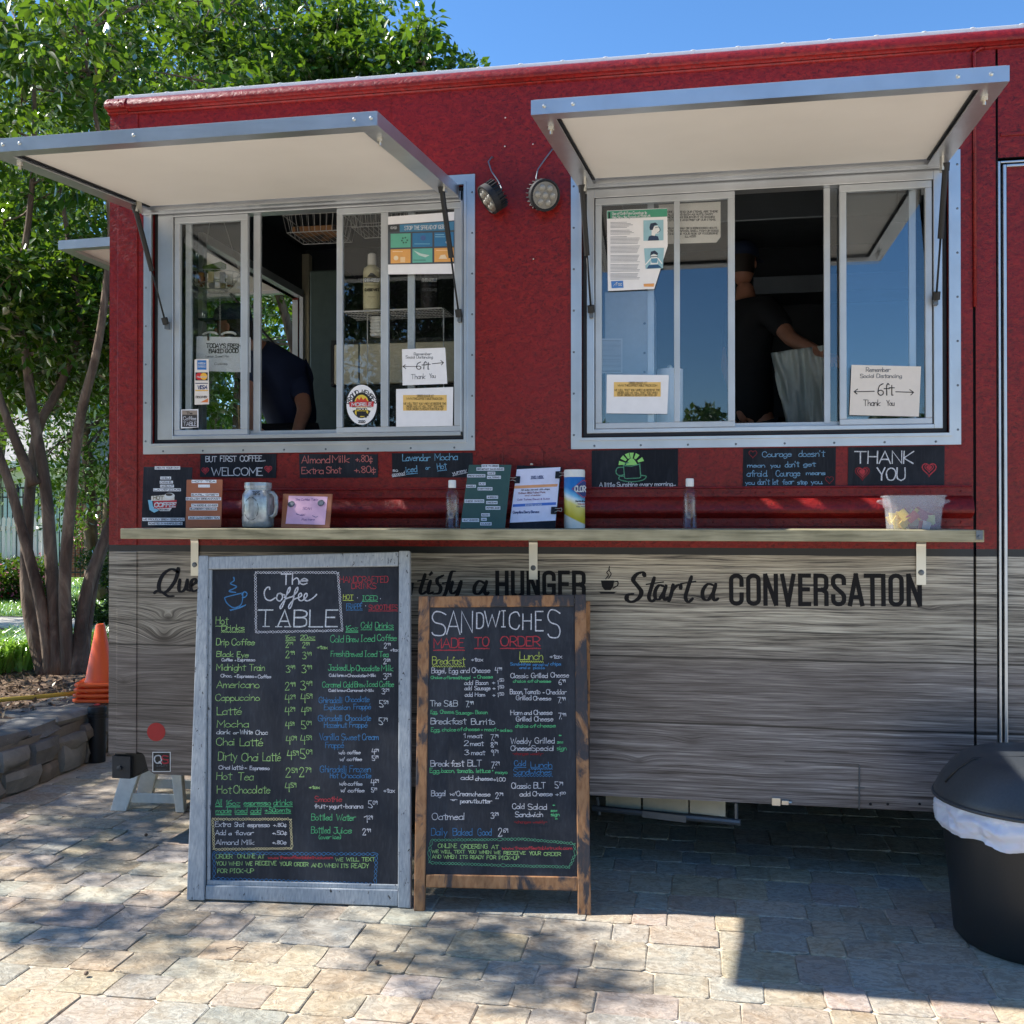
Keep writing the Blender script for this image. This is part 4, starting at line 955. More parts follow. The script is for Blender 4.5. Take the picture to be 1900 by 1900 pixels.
for (x0, y0) in ((1194, 409), (1195, 461)):
    p.lift = .0014; p.poly([(x0,y0),(x0+37,y0-1),(x0+37 if y0 < 440 else x0+35,y0+37),(x0+3 if y0>440 else x0,y0+38)], (150, 190, 204)); p.lift = .002
    if y0 < 440:
        p.poly([(x0+8,y0+38),(x0+10,y0+30),(x0+18,y0+27),(x0+27,y0+30),(x0+29,y0+37)], (40,62,92)); p.poly([(x0+15,y0+28),(x0+15,y0+12),(x0+26,y0+10),(x0+30,y0+17),(x0+28,y0+24),(x0+22,y0+25),(x0+21,y0+29)], (232,232,232)); p.poly([(x0+11,y0+13),(x0+13,y0+6),(x0+22,y0+4),(x0+27,y0+8),(x0+20,y0+10),(x0+17,y0+18),(x0+12,y0+18)], (42,54,78)); p.lift = .0026; p.line([(x0+22,y0+14),(x0+29,y0+13),(x0+31,y0+19),(x0+26,y0+23)], 1, (60,90,120))
    else:
        p.poly([(x0+5,y0+38),(x0+9,y0+31),(x0+26,y0+30),(x0+33,y0+36)], (40,84,122)); p.poly([(x0+12,y0+30),(x0+13,y0+12),(x0+24,y0+11),(x0+26,y0+29)], (228,230,230)); p.poly([(x0+11,y0+14),(x0+13,y0+6),(x0+20,y0+4),(x0+26,y0+9),(x0+25,y0+13),(x0+18,y0+10)], (42,54,78)); p.lift = .0026
        p.poly([(x0+12,y0+19),(x0+26,y0+18),(x0+24,y0+27),(x0+14,y0+27)], (96,150,178)); p.line([(x0+12,y0+16),(x0+25,y0+15)], 1.6, (60,70,86)); p.line([(x0+3,y0+30),(x0+12,y0+20)], 2, (236,236,236)); p.line([(x0+33,y0+28),(x0+26,y0+19)], 2, (236,236,236))
p.lift = .0016; p.poly([(1134,522),(1156,521),(1157,534),(1135,535)], (66, 124, 196)); p.lift = .0024; p.line([(1138,531),(1145,524),(1143,530)], 1, 'D'); p.text(1147, 530, 1154, 4, 'CDC', 'D', wd=.8, jit=.1); p.lift = .0016; p.poly([(1194,527),(1214,526),(1213,532),(1195,532)], (226,160,96)); p.build('print', r)
# stickers on the left window (parts of the truck)
def sticker(c, Y, mat, th=.0008):
    b = MB(); P_ = [at(x, y, Y-th) for x, y in c]; b.add(P_ + [q+Vector((0, th-.0003, 0)) for q in P_], [tuple(range(len(c)))[::-1]] + [((i+1) % len(c), i, len(c)+i, len(c)+(i+1) % len(c))[::-1] for i in range(len(c))])
    return b.build('window_sticker', mat, truck), Pen(YP(Y-th), .0005)
st, p = sticker([(361,667),(387,666),(388,750),(361,751)], .002, M['paper2'])
p.rect(366, 668.5, 383, 686, (40, 110, 180)); p.lift = .0009; p.text(367.5, 676, 381.5, 3.5, 'AMERICAN', 'D', wd=.6, jit=0); p.text(367.5, 682, 381.5, 3.5, 'EXPRESS', 'D', wd=.6, jit=0)
p.lift = .0005; p.rect(362.5, 691, 385.5, 706, (28, 26, 34)); p.lift = .0009; p.disc(370, 698.5, 6.6, (206, 40, 42)); p.lift = .0013; p.disc(378.5, 698.5, 6.6, (236, 176, 52)); p.lift = .0017; p.text(366, 700.5, 383, 3, 'MasterCard', 'D', wd=.5, jit=0)
p.lift = .0005; p.rect(362.5, 710.5, 386, 712, (30, 44, 80)); p.rect(362.5, 723.5, 386, 725.5, (222, 170, 60)); p.text(366, 721.5, 384, 6, 'VISA', (30, 50, 104), wd=1.7, slant=.18, jit=0); p.poly([(372,746.5),(386,739),(386,746.5)], (224, 120, 60)); p.text(363.5, 738.5, 384, 3.6, 'DISCOVER', 'K', wd=.8, jit=0); p.build('print', st)
st, p = sticker([(336,760),(368,759),(368,793),(336,795)], .002, M['paper']); p.rect(338, 761.5, 366, 792.5, (58, 52, 50)); p.lift = .0009; p.rect(338, 761.5, 366, 769.5, (150, 134, 120)); p.lift = .0013
p.text(346, 768.5, 357, 4.5, 'The', 'K', wd=.8); p.text(340.5, 779.5, 364, 6.5, 'Coffee', 'W', wd=.9); p.text(340.5, 790, 364.5, 7, 'TABLE', 'W', wd=1); p.build('print', st)
cx, cy = 671, 751; st, p = sticker([(cx+28*cos(2*pi*i/40), cy+37*sin(2*pi*i/40)) for i in range(40)], .002, M['paper'])
def arctext(p, s_, cx, cy, rx, ry, a0, a1, h, c, wd):
    n = len(s_)
    for i, ch in enumerate(s_):
        a = radians(a0+(a1-a0)*(i+.5)/n); x, y = cx+rx*cos(a), cy-ry*sin(a); tx, ty = sin(a), cos(a)*.95
        if ch == ' ': continue
        w_ = h*.62; u0 = p.pl.uv(x-tx*w_/2, y-ty*w_/2); p.text(x-tx*w_/2, y-ty*w_/2, x-tx*w_/2+abs(tx)*w_*1.0+ (0.001), h, ch, c, wd=wd, dy=ty*w_, jit=0)
arctext(p, 'PROUD MEMBER', cx, cy+5, 21.5, 25, 168, 12, 8, 'K', 1.5)
p.disc(cx, cy+1, 18.5, (30, 28, 32), ry=24, n=30); p.lift = .0009; p.disc(cx, cy-4, 13, (226, 196, 70), ry=14.5); p.disc(cx, cy+14, 12.5, (226, 196, 70), ry=9)
p.lift = .0013; p.poly([(cx-14,cy-4),(cx-10,cy-8),(cx-8,cy-13),(cx-4,cy-9),(cx-1,cy-15),(cx+3,cy-9),(cx+7,cy-13),(cx+10,cy-8),(cx+15,cy-4),(cx+15,cy+2),(cx-15,cy+2)], (204, 58, 40))
p.lift = .0017; p.poly([(cx-23,cy-5),(cx+23,cy-6),(cx+22,cy+4),(cx-22,cy+4)], (190, 44, 50)); p.poly([(cx-21,cy+5),(cx+21,cy+5),(cx+19,cy+12),(cx+10,cy+9),(cx-10,cy+9),(cx-19,cy+12)], (236, 232, 226)); p.lift = .0022; p.text(cx-18, cy+2.5, cx+18, 6, 'MOBILE', 'D', wd=1.4, jit=0); p.text(cx-9, cy+10.5, cx+10, 4, 'FOOD', 'K', wd=1.1, jit=0)
p.poly([(cx-9,cy+12),(cx+9,cy+12),(cx+9,cy+15),(cx+13,cy+18),(cx+13,cy+21),(cx-9,cy+21)], (24, 22, 24)); p.disc(cx-5, cy+22, 2.4, (24,22,24), n=10); p.disc(cx+8, cy+22, 2.4, (24,22,24), n=10); p.text(cx-5.5, cy+33.5, cx+6.5, 4.2, '2020', 'K', wd=1, jit=0); p.build('print', st)

# ================================================================ THINGS ON THE COUNTER SHELF
SZT = SZ + .0006
def leanboard(name, label, cat, c, y0, y1, mat, th, group=None, bevel=.002):
    """board standing on the shelf, base line at y0 leaning back to y1 at its top; c = px corners clockwise from top left"""
    a = at(c[3][0], c[3][1], y0); b_ = at(c[2][0], c[2][1], y0); t0 = at(c[0][0], c[0][1], y1); t1 = at(c[1][0], c[1][1], y1)
    a.z = b_.z = SZT
    e1 = (b_-a).normalized(); pl = Plane(a, e1, (t0+t1)/2-(a+b_)/2)
    root = thing(name, label, cat, (a+b_)/2, group); pts = [pl.uv(x, y) for x, y in c[:2]] + [(pl.uv(*c[2])[0], 0), (0, 0)]
    b = MB(); b.prism(pts[::-1], lambda u, v, w_: pl.p(u, v, w_), -th, 0); b.build('panel', mat, root, bevel=bevel); return root, Pen(pl, .0008), pl
def strips(p, rows, k, ox, oy):
    for (x0, x1, y, h, s_) in rows:
        X0, X1, Y_ = x0/k+ox, x1/k+ox, y/k+oy; H = h/k
        p.lift = .0007; p.rect(X0, Y_-H/2, X1, Y_+H/2, (226, 228, 234)); p.lift = .0013; p.text(X0+1.5, Y_+H*.26, X1-1.5, H*.5, s_, 'K', wd=.65, jit=.1)
k3 = 1900/420
r, p, _ = leanboard('flavour_board', 'tall black board with white label strips and a HOT COFFEE badge, leftmost on the shelf', 'menu board', [(266,866),(357,867),(352,978),(262,978)], -.2, -.185, M['sign'], .004)
strips(p, [(395,608,218,26,'CREATE YOUR OWN'),(442,532,303,24,'VANILLA'),(437,548,338,24,'CARAMEL'),(440,556,371,24,'HAZELNUT'),(382,614,402,24,'LAVENDAR'),(292,645,650,26,'WE PROUDLY BREW CEREMONY'),(340,628,684,26,'ROASTED IN ANNAPOLIS MD')], k3, 200, 820)
o_ = lambda x, y: (x/k3+200, y/k3+820)
p.lift = .0007; p.poly([o_(338,488),o_(372,488),o_(380,540),o_(430,575),o_(390,594),o_(352,570)], (120,180,206)); p.poly([o_(366,455),o_(478,445),o_(560,452),o_(560,490),o_(366,494)], (214,208,198)); p.poly([o_(410,556),o_(540,552),o_(520,580),o_(440,580)], (224,224,224))
p.lift = .0011; p.poly([o_(384,496),o_(580,488),o_(572,552),o_(390,560)], (178,44,56)); p.disc(*o_(520, 452), 9.5, (222,222,220), ry=5.5); p.lift = .0015; p.disc(*o_(516, 442), 6.6, (60,50,46), ry=2.6); p.text(*o_(392, 545), o_(568, 0)[0], 7.5, 'COFFEE', 'D', wd=2, jit=0, slant=.12); p.text(*o_(384, 484), o_(470, 0)[0], 6.5, 'HOT', 'T', wd=1.5, jit=0); p.text(*o_(430, 574), o_(515, 0)[0], 2.4, 'FRESH BREW', 'K', wd=.5, jit=0); p.build('lettering', r)
r, p, _ = leanboard('tea_clipboard', 'brown board with white tea label strips standing between black board and jar', 'menu board', [(346,890),(413,890),(410,977),(344,977)], -.27, -.255, colm((156, 92, 62)), .004)
strips(p, [(704,912,332,26,'HOT TEA'),(760,858,370,24,'·····'),(700,934,444,26,'EARL GREY'),(656,952,477,26,'ENGLISH BREAKFAST'),(702,926,532,26,'TANGERINE GINGER'),(688,918,562,24,'BLUEBERRY HIBISCUS'),(676,942,637,26,'JADE CLOUD (GREEN TEA)')], k3, 200, 820); p.build('lettering', r)
# mason jar mug of tips
jc = at(479, 977, -.24); jc.z = SZT; jar = thing('mason_jar_mug', 'silver grey glass mason jar mug with handle, lettered TIPS', 'jar', jc)
t = NT('smoky_jar_glass'); n = t.noise(t.pos(), 30, 4); t.P(col=t.mix(t.fr(n, .3, .7), lin((116, 122, 128)), lin((172, 178, 182))), rough=.16, metal=.25, coat=.6); M['jar'] = t.mat
R_ = .068; MB().lathe([(R_*.8, 0), (R_*.97, .008), (R_, .03), (R_, .125), (R_*.96, .145), (R_*.82, .16), (R_*.80, .165)], jc, 36).build('glass_body', M['jar'], jar, smooth=True, auto=50)
b = MB(); b.lathe([(R_*.82, .163), (R_*.82, .168), (R_*.86, .169), (R_*.85, .174), (R_*.87, .178), (R_*.85, .184), (R_*.85, .194), (R_*.8, .195)], jc, 36); b.build('screw_rim', M['jar'], jar, smooth=True, auto=40)
hd = [jc+Vector(v) for v in ((R_*.8, -.02, .150), (R_*1.18, -.03, .150), (R_*1.42, -.035, .132), (R_*1.45, -.036, .09), (R_*1.36, -.034, .06), (R_*1.12, -.03, .048), (R_*.9, -.02, .052))]
MB().tube([hd[0]] + [Vector(q) for q in hd[1:]], .0085, 10).build('handle', M['jar'], jar, smooth=True)
p = Pen(YP(jc.y-R_-.001), .0); p.text(468, 918, 482, 6, 'TIPS', 'K', wd=1.1); 
for i in range(26):
    a0_ = 2*pi*i/26
    if i % 4 != 3: p.line([(466+13*cos(a0_), 944+21*sin(a0_)), (466+13*cos(a0_+.2), 944+21*sin(a0_+.2))], 1, 'K', sm=False)
p.build('lettering', jar)
# small board with pink note
r, p, pl = leanboard('note_board', 'small brown board holding a pink note under two round grey magnets', 'note board', [(525,916),(617,916),(612,978),(521,978)], -.28, -.2, colm((156, 94, 62)), .006)
nt = Pen(pl, .001); nt.poly([(536,920),(608,922),(603,974),(530,972)], (226, 178, 202)); nt.build('pink_note', r)
p.lift = .0016
for a in ((548,929,590,'The Coffee Table',4),(562,946,578,'SCAN',5),(552,956,566,'~ or',4),(560,966,584,'Pay here',4)): p.text(a[0], a[1], a[2], a[4], a[3].replace('~', ' '), 'A', wd=.6)
p.line([(550,954),(560,957),(566,956)], .8, 'N'); p.line([(580,957),(586,960),(590,958)], .8, 'N'); p.build('lettering', r)
for px, py in ((541, 936), (596, 934)):
    u, v = pl.uv(px, py); Mq = Matrix((pl.e1, pl.e2, pl.n)).transposed().to_4x4(); MB().lathe([(.0145, .001), (.0145, .005), (.011, .006), (.0105, .0045), (.001, .0045)], pl.p(u, v, .001), 20, M=Mq, cap=False).build('magnet', M['steel'], r, smooth=True, auto=30)
# clear bottles
def bottle(lbl, px, hpx):
    c = at(px, 979, -.26); c.z = SZT; r = thing('clear_bottle', lbl, 'bottle', c, 'clear bottles with white caps'); R = .0275
    MB().lathe([(R*.92, 0), (R, .006), (R, .125), (R*.93, .145), (R*.6, .162), (R*.45, .168), (R*.45, .172)], c, 24).build('bottle_body', M['clear'], r, smooth=True, auto=60)
    MB().lathe([(R*.86, .004), (R*.92, .008), (R*.92, .115), (R*.9, .118)], c, 24).build('liquid', M['clear'], r, smooth=True, auto=60)
    MB().lathe([(R*.55, .167), (R*.58, .170), (R*.58, .196), (R*.5, .199)], c, 20).build('cap', M['white'], r, smooth=True, auto=40); return r
bottle('clear bottle with white cap beside the green menu board', 839, 90); bottle('clear bottle with white cap standing alone in the middle of the shelf', 1280, 90)
# green menu
k4 = 3.8
r, p, _ = leanboard('green_menu', 'leaning dark green board of breakfast sandwich choices on white label strips', 'menu board', [(870,862),(949,862),(937,979),(853,979)], -.26, -.12, colm((52, 84, 78)), .004)
strips(p, [(1116,1238,170,22,'HAVE TO ORDER'),(1080,1274,192,22,'BREAKFAST SANDWICHES'),(1158,1212,221,20,'WHITE'),(1014,1142,239,22,'BREAD CHOICES'),(1154,1252,250,22,'MULTIGRAIN'),(1096,1144,296,20,'PLAIN'),(1008,1076,313,20,'BAGELS'),(1088,1192,331,22,'EVERYTHING'),(1152,1232,390,22,'AMERICAN'),(996,1134,418,24,'CHEESE CHOICES'),(1148,1228,428,22,'CHEDDAR'),(1144,1248,466,24,'PEPPER JACK'),(1114,1174,515,22,'BACON'),(978,1098,552,24,'MEAT CHOICES'),(1112,1152,546,20,'HAM'),(1106,1186,578,22,'SAUSAGE')], k4, 600, 820); p.build('lettering', r)
# clipped sheet
r, p, pl = leanboard('clip_board', 'leaning black board with a white THIS WEEK sheet held by binder clips', 'clipboard', [(959,863),(1043,867),(1030,979),(944,979)], -.22, -.10, M['sign'], .005)
p.poly([(959,871),(1040,867),(1031,966),(946,970)], (224, 224, 242)); p.lift = .0014; p.poly([(955,901.5),(1035,898),(1034,903),(954,907)], (228, 162, 112)); p.poly([(952,936),(1032,932),(1031.5,937),(951.5,941)], (70, 116, 200)); p.lift = .002
p.text(985, 888, 1008, 4.5, 'THIS WEEK', 'N', wd=.9, jit=.1, dy=-1, under='u'); p.text(967, 911, 1020, 3, 'All subs served with chips', 'K', wd=.6, dy=-2); p.text(962, 917, 1012, 3.4, 'Grilled: BBQ Pulled Pork', 'F', wd=.6, dy=-2); p.text(974, 921, 1004, 3, 'and cheddar', 'F', wd=.5, dy=-1); p.text(960, 929, 1020, 3.4, 'Cold: Turkey Bacon & Swiss', 'A', wd=.6, dy=-2); p.text(975, 939, 1005, 3, 'BAKED GOOD', 'D', wd=.6, dy=-1); p.text(952, 953, 1000, 5, 'Campfire Berry Banana', 'N', wd=.9, dy=-1); p.build('sheet', r)
for px, py, sx in ((960, 891, -1), (1036, 882, 1), (1028, 948, 1)):
    u, v = pl.uv(px, py); b = MB(); b.prism([(u-.012, v-.016), (u+.012, v-.016), (u+.012, v+.016), (u-.012, v+.016)], lambda a, b_, c_: pl.p(a, b_, c_), .0025, .007); o = b.build('binder_clip', M['rubber'], r, bevel=.001)
    w2 = MB(); 
    for dv in (.009, -.009): w2.tube([pl.p(u+sx*.004, v+dv, .008), pl.p(u+sx*.018, v+dv*.5, .012), pl.p(u+sx*.032, v+dv*.9, .012), pl.p(u+sx*.034, v, .012)], .0011, 6)
    w2.build('clip_wire', M['chrome'], o, smooth=True, local=True)
u, v = pl.uv(986, 862); MB().lathe([(.007, 0), (.006, .006), (.002, .008)], pl.p(u, v, -.004), 12).build('hanger', M['chrome'], r, smooth=True)
# wipes canister
c = at(1066, 978, -.14); c.z = SZT; r = thing('wipes_canister', 'white, blue and yellow cleaning wipes canister behind the clipped sheet', 'canister', c); R = .0435
t = NT('canister_label'); P_ = t.xyz(t.obj()); z = t.m('SUBTRACT', P_[2], 0.0); wv = t.noise(t.obj(), 12, 2)
zz = t.m('ADD', z, t.m('MULTIPLY', t.m('SUBTRACT', P_[0], c.x), .5)); cc = t.ramp(t.fr(zz, SZT, SZT+.26), [(.0, lin((236, 236, 232))), (.14, lin((236, 236, 232))), (.16, lin((222, 196, 40))), (.38, lin((232, 216, 110))), (.46, lin((236, 240, 240))), (.52, lin((120, 190, 226))), (.6, lin((40, 120, 190))), (.95, lin((30, 96, 172)))]); t.P(col=cc, rough=.3); M['can'] = t.mat
MB().lathe([(R*.96, 0), (R, .004), (R, .212), (R*.97, .214)], c, 36).build('label_body', M['can'], r, smooth=True, auto=40)
MB().lathe([(R*1.01, .212), (R*1.01, .236), (R*.95, .243), (R*.3, .244)], c, 36).build('lid', M['white'], r, smooth=True, auto=40)
p = Pen(YP(c.y-R-.001), .0); p.poly([(1064,907),(1084,892),(1087,894),(1087,920),(1083,922)], (34, 48, 110)); p.lift = .0006; p.line([(1062,907),(1082,891),(1087,893)], 1.3, 'R', False); p.line([(1062,907),(1082,923),(1087,921)], 1.3, 'R', False); p.lift = .0012
p.text(1067, 912, 1086.5, 10, 'CLOR', 'D', wd=2.2, jit=0); p.text(1068, 931, 1085, 2.6, 'Disinfecting', 'K', wd=.7, jit=0); p.text(1072, 936, 1085, 2.6, 'Wipes', 'R', wd=.7, jit=0); p.text(1070, 941, 1085, 2.2, 'Kills 99.9', 'S', wd=.5, jit=0); p.build('lettering', r)
# tub of tea packets
c0, c1 = at(1655, 979, -.36), at(1752, 979, -.36); cx = (c0.x+c1.x)/2; cy = -.27; r = thing('packet_tub', 'translucent plastic tub of tea packets at the right end of the shelf', 'tub', (cx, cy, SZT)); W0, D0, H0 = (c1.x-c0.x)/2, .075, .128
def tubring(f, z): return [(cx+sx*(W0*f)+0, cy+sy*(D0*f), SZT+z) for sx, sy in ((-1,-1),(-.8,-1.06),(.8,-1.06),(1,-1),(1.04,-.7),(1.04,.7),(1,1),(.8,1.06),(-.8,1.06),(-1,1),(-1.04,.7),(-1.04,-.7))]
b = MB(); rings = [tubring(.92, 0), tubring(.98, .08), tubring(1.03, .083), tubring(1.07, .12), tubring(1.12, .122), tubring(1.12, .128), tubring(1.05, .128), tubring(.95, .08), tubring(.9, .004)]; n = 12
for i, rg in enumerate(rings): b.v += rg
for i in range(len(rings)-1):
    for k in range(n): k2 = (k+1) % n; b.f.append((i*n+k, i*n+k2, (i+1)*n+k2, (i+1)*n+k)); b.m.append(0)
b.f.append(tuple(range(n))[::-1]); b.m.append(0); b.f.append(tuple((len(rings)-1)*n+k for k in range(n))); b.m.append(0)
b.build('tub_body', M['frost'], r)
for s_ in (-1, 1):
    MB().prism([(s_*W0*1.12, .112), (s_*(W0*1.12+.02), .112), (s_*(W0*1.12+.026), .104), (s_*(W0*1.06), .088)][::s_], lambda u, v, w_: (cx+u, cy+w_, SZT+v), -.03, .03).build('tub_handle', M['frost'], r, bevel=.002)
for i in range(34):
    cc = random.choice([(226, 190, 60), (236, 210, 110), (176, 60, 74), (168, 70, 90), (220, 220, 226), (206, 214, 160), (80, 110, 110)]); a = random.uniform(0, pi); x = cx+random.uniform(-.8, .8)*W0; 
    if x < cx-W0*.35: cc = random.choice([(226, 190, 60), (240, 214, 96)])
    zc = SZT+.014+random.uniform(0, .05); ax = Vector((cos(a)*.022, sin(a)*.01, random.uniform(-.012, .012))); az = Vector((random.uniform(-.008, .008), random.uniform(-.006, .006), .017)); MB().obox((x, cy+random.uniform(-.75, .6)*D0, zc), ax, ax.cross(az).normalized()*.0016, az).build('tea_packet', colm(cc), r) if False else None
PK = {}
for i in range(46):
    x = cx+random.uniform(-.78, .78)*W0; left = x < cx-W0*.35
    cc = random.choice([(226, 190, 60), (240, 214, 96)] if left else [(176, 60, 74), (168, 70, 90), (220, 220, 226), (206, 214, 160), (226, 190, 60), (150, 70, 100)])
    if cc not in PK: PK[cc] = MB().obox((0, 0, 0), (.021, 0, 0), (0, .002, 0), (0, 0, .0165)).mesh('tea_packet', colm(cc))
    zc = SZT+.016+random.uniform(0, .045); pk = thing_ = bpy.data.objects.new('tea_packet', PK[cc]); C.objects.link(pk); pk.location = (x, cy+random.uniform(-.78, .6)*D0, zc); pk.rotation_euler = (random.uniform(-.6, .6), random.uniform(-.9, .9), random.uniform(-.7, .7))
    nm = {(226,190,60): 'yellow', (240,214,96): 'pale yellow', (176,60,74): 'red', (168,70,90): 'raspberry red', (220,220,226): 'white', (206,214,160): 'pale green', (150,70,100): 'purple'}[cc]
    tag(pk, '%s tea packet lying loose in the translucent tub on the shelf' % nm, 'tea packet', '%s tea packets in the tub' % nm)

# ================================================================ THE TWO BIG MENU BOARDS
def bigboard(name, label, c, fw, mat, th, legs=None):
    """c: px corners TL TR BR BL of the outer frame; bl/br on the ground"""
    a = gr(*c[3]); b_ = gr(*c[2]); e1 = (b_-a).normalized(); wd = (b_-a).length
    # lean: find the tilt at which the top edge projects to the photographed width
    up = Vector((0, 0, 1)); back = up.cross(e1).normalized()
    best = None
    for k in range(0, 60):
        an = radians(k*.4); e2 = up*cos(an) + back*sin(an); pl = Plane(a, e1, e2); u0, v0 = pl.uv(*c[0]); u1, v1 = pl.uv(*c[1]); er = abs((u1-u0)-wd)
        if best is None or er < best[0]: best = (er, an, pl, (v0+v1)/2, (u0+u1)/2-wd/2)
    return best
er, an1, plB, hB, _ = bigboard('', '', [(372,1032),(762,1023),(762,1683),(350,1668)], .1, None, .03)
er, an2, plA, hA, _ = bigboard('', '', [(777,1106),(1087,1103),(1097,1698),(768,1690)], .1, None, .03)
print('lean', math.degrees(an1), hB, math.degrees(an2), hA)
def PB(pl): return lambda u, v, w_: pl.p(u, v, w_)
# blue-grey framed drinks board
def quad4(pl, cs): return [pl.uv(*q) for q in cs]
org = plB.p(.43, 0); drinks = thing('drinks_chalkboard', 'tall chalkboard of coffee drinks in a peeling blue grey frame leaning on the truck', 'chalkboard', org)
TL, TR, BR, BL = quad4(plB, [(372,1032),(762,1023),(764,1683),(350,1668)]); BL = (BL[0], .0); BR = (BR[0], 0.0)
iTL, iTR, iBR, iBL = quad4(plB, [(388,1057),(741,1051),(741,1650),(384,1641)])
def member(poly, w0, w1, name, root, mat, pl, bev=.004): 
    b = MB(); b.prism(poly[::-1] if False else poly, lambda u, v, w_: pl.p(u, v, w_), w0, w1); o = b.build(name, mat, root, bevel=bev)
    bm_fix(o); return o
import bmesh
def bm_fix(o):
    bm = bmesh.new(); bm.from_mesh(o.data); bmesh.ops.recalc_face_normals(bm, faces=bm.faces); bm.to_mesh(o.data); bm.free()
member([BL, iBL if False else (iBL[0], BL[1]), (iTL[0], TL[1]), TL], -.012, .022, 'frame_stile', drinks, M['bluewood'], plB)
member([(iBR[0], BR[1]), BR, TR, (iTR[0], TR[1])], -.012, .022, 'frame_stile', drinks, M['bluewood'], plB)
member([(iTL[0]+.0015, iTL[1]), (iTR[0]-.0015, iTR[1]), (iTR[0]-.0015, TR[1]-.004), (iTL[0]+.0015, TL[1]-.004)], -.011, .017, 'frame_rail', drinks, M['bluewood'], plB)
member([(iBL[0]+.0015, BL[1]+.004), (iBR[0]-.0015, BR[1]+.004), (iBR[0]-.0015, iBR[1]), (iBL[0]+.0015, iBL[1])], -.011, .017, 'frame_rail', drinks, M['bluewood'], plB)
member([(iBL[0]+.001, iBL[1]), (iBR[0]-.001, iBR[1]), (iBR[0]-.001, iBR[1]+.018), (iBL[0]+.001, iBL[1]+.018)], -.009, .009, 'bead', drinks, M['bluewood'], plB, .003)
member([(iBL[0]+.001, iBL[1]+.018), (iBL[0]+.014, iBL[1]+.018), (iTL[0]+.014, iTL[1]), (iTL[0]+.001, iTL[1])], -.009, .009, 'bead', drinks, M['bluewood'], plB, .003)
member([(iBL[0]-.01, iBL[1]-.01), (iBR[0]+.01, iBR[1]-.01), (iTR[0]+.01, iTR[1]+.01), (iTL[0]-.01, iTL[1]+.01)], -.008, 0, 'chalk_panel', drinks, M['chalk'], plB, 0)
p = Pen(plB, .0009); K = 4.318
def c1(x, y): return (x/K+340, y/K+1010)
p.text(*c1(785,320), c1(990,0)[0], 85/K, 'The', 'W', wd=2.4)
for s_ in ([(694,360),(688,343),(665,352),(650,390),(662,436),(700,450),(738,428)], [(778,392),(757,400),(750,438),(775,455),(796,428),(790,398),(772,394),(812,406)], [(812,425),(850,380),(858,345),(840,362),(818,440),(795,500),(780,515),(778,496),(820,440),(872,420)], [(872,420),(912,380),(918,345),(898,368),(880,450),(862,505),(846,512),(850,485),(890,440),(925,428)],
           [(925,428),(948,412),(944,392),(926,404),(926,440),(950,452),(985,425),(994,404),(985,392),(970,410),(972,442),(1000,452),(1040,430),(1068,403)]): p.line([c1(*q) for q in s_], 2.5, 'W')
x = 592
for ch, w_ in (('T',135),('A',122),('B',118),('L',105),('E',115)):
    p.text(*c1(x+8,660), c1(x+w_-14,0)[0], 132/K, ch, 'D', wd=2.6, jit=.3)
    x += w_+22 if ch in 'TLE' else w_+8
for (xa_, ya, xb_) in ((640,658,690),(742,660,790),(815,660,862),(1005,660,1022)): p.line([c1(xa_, ya), c1(xb_, ya)], 2, 'D')
p.wavy([c1(578,226), c1(1240,226), c1(1275,690), c1(585,704)], 'W', wd=.9, amp=1.9, step=5)
p.line([c1(*q) for q in [(405,265),(408,290),(380,315),(428,340),(368,375),(420,385)]], 2.2, 'B'); p.line([c1(*q) for q in [(332,428),(360,418),(466,392),(478,400),(470,470),(440,500),(395,505),(350,470),(332,430)]], 2, 'B'); p.line([c1(*q) for q in [(470,405),(490,380),(512,395),(500,420),(474,428)]], 2, 'B'); p.poly([c1(370,524), c1(430,508), c1(505,480), c1(500,492), c1(450,516), c1(380,534)], 'B')
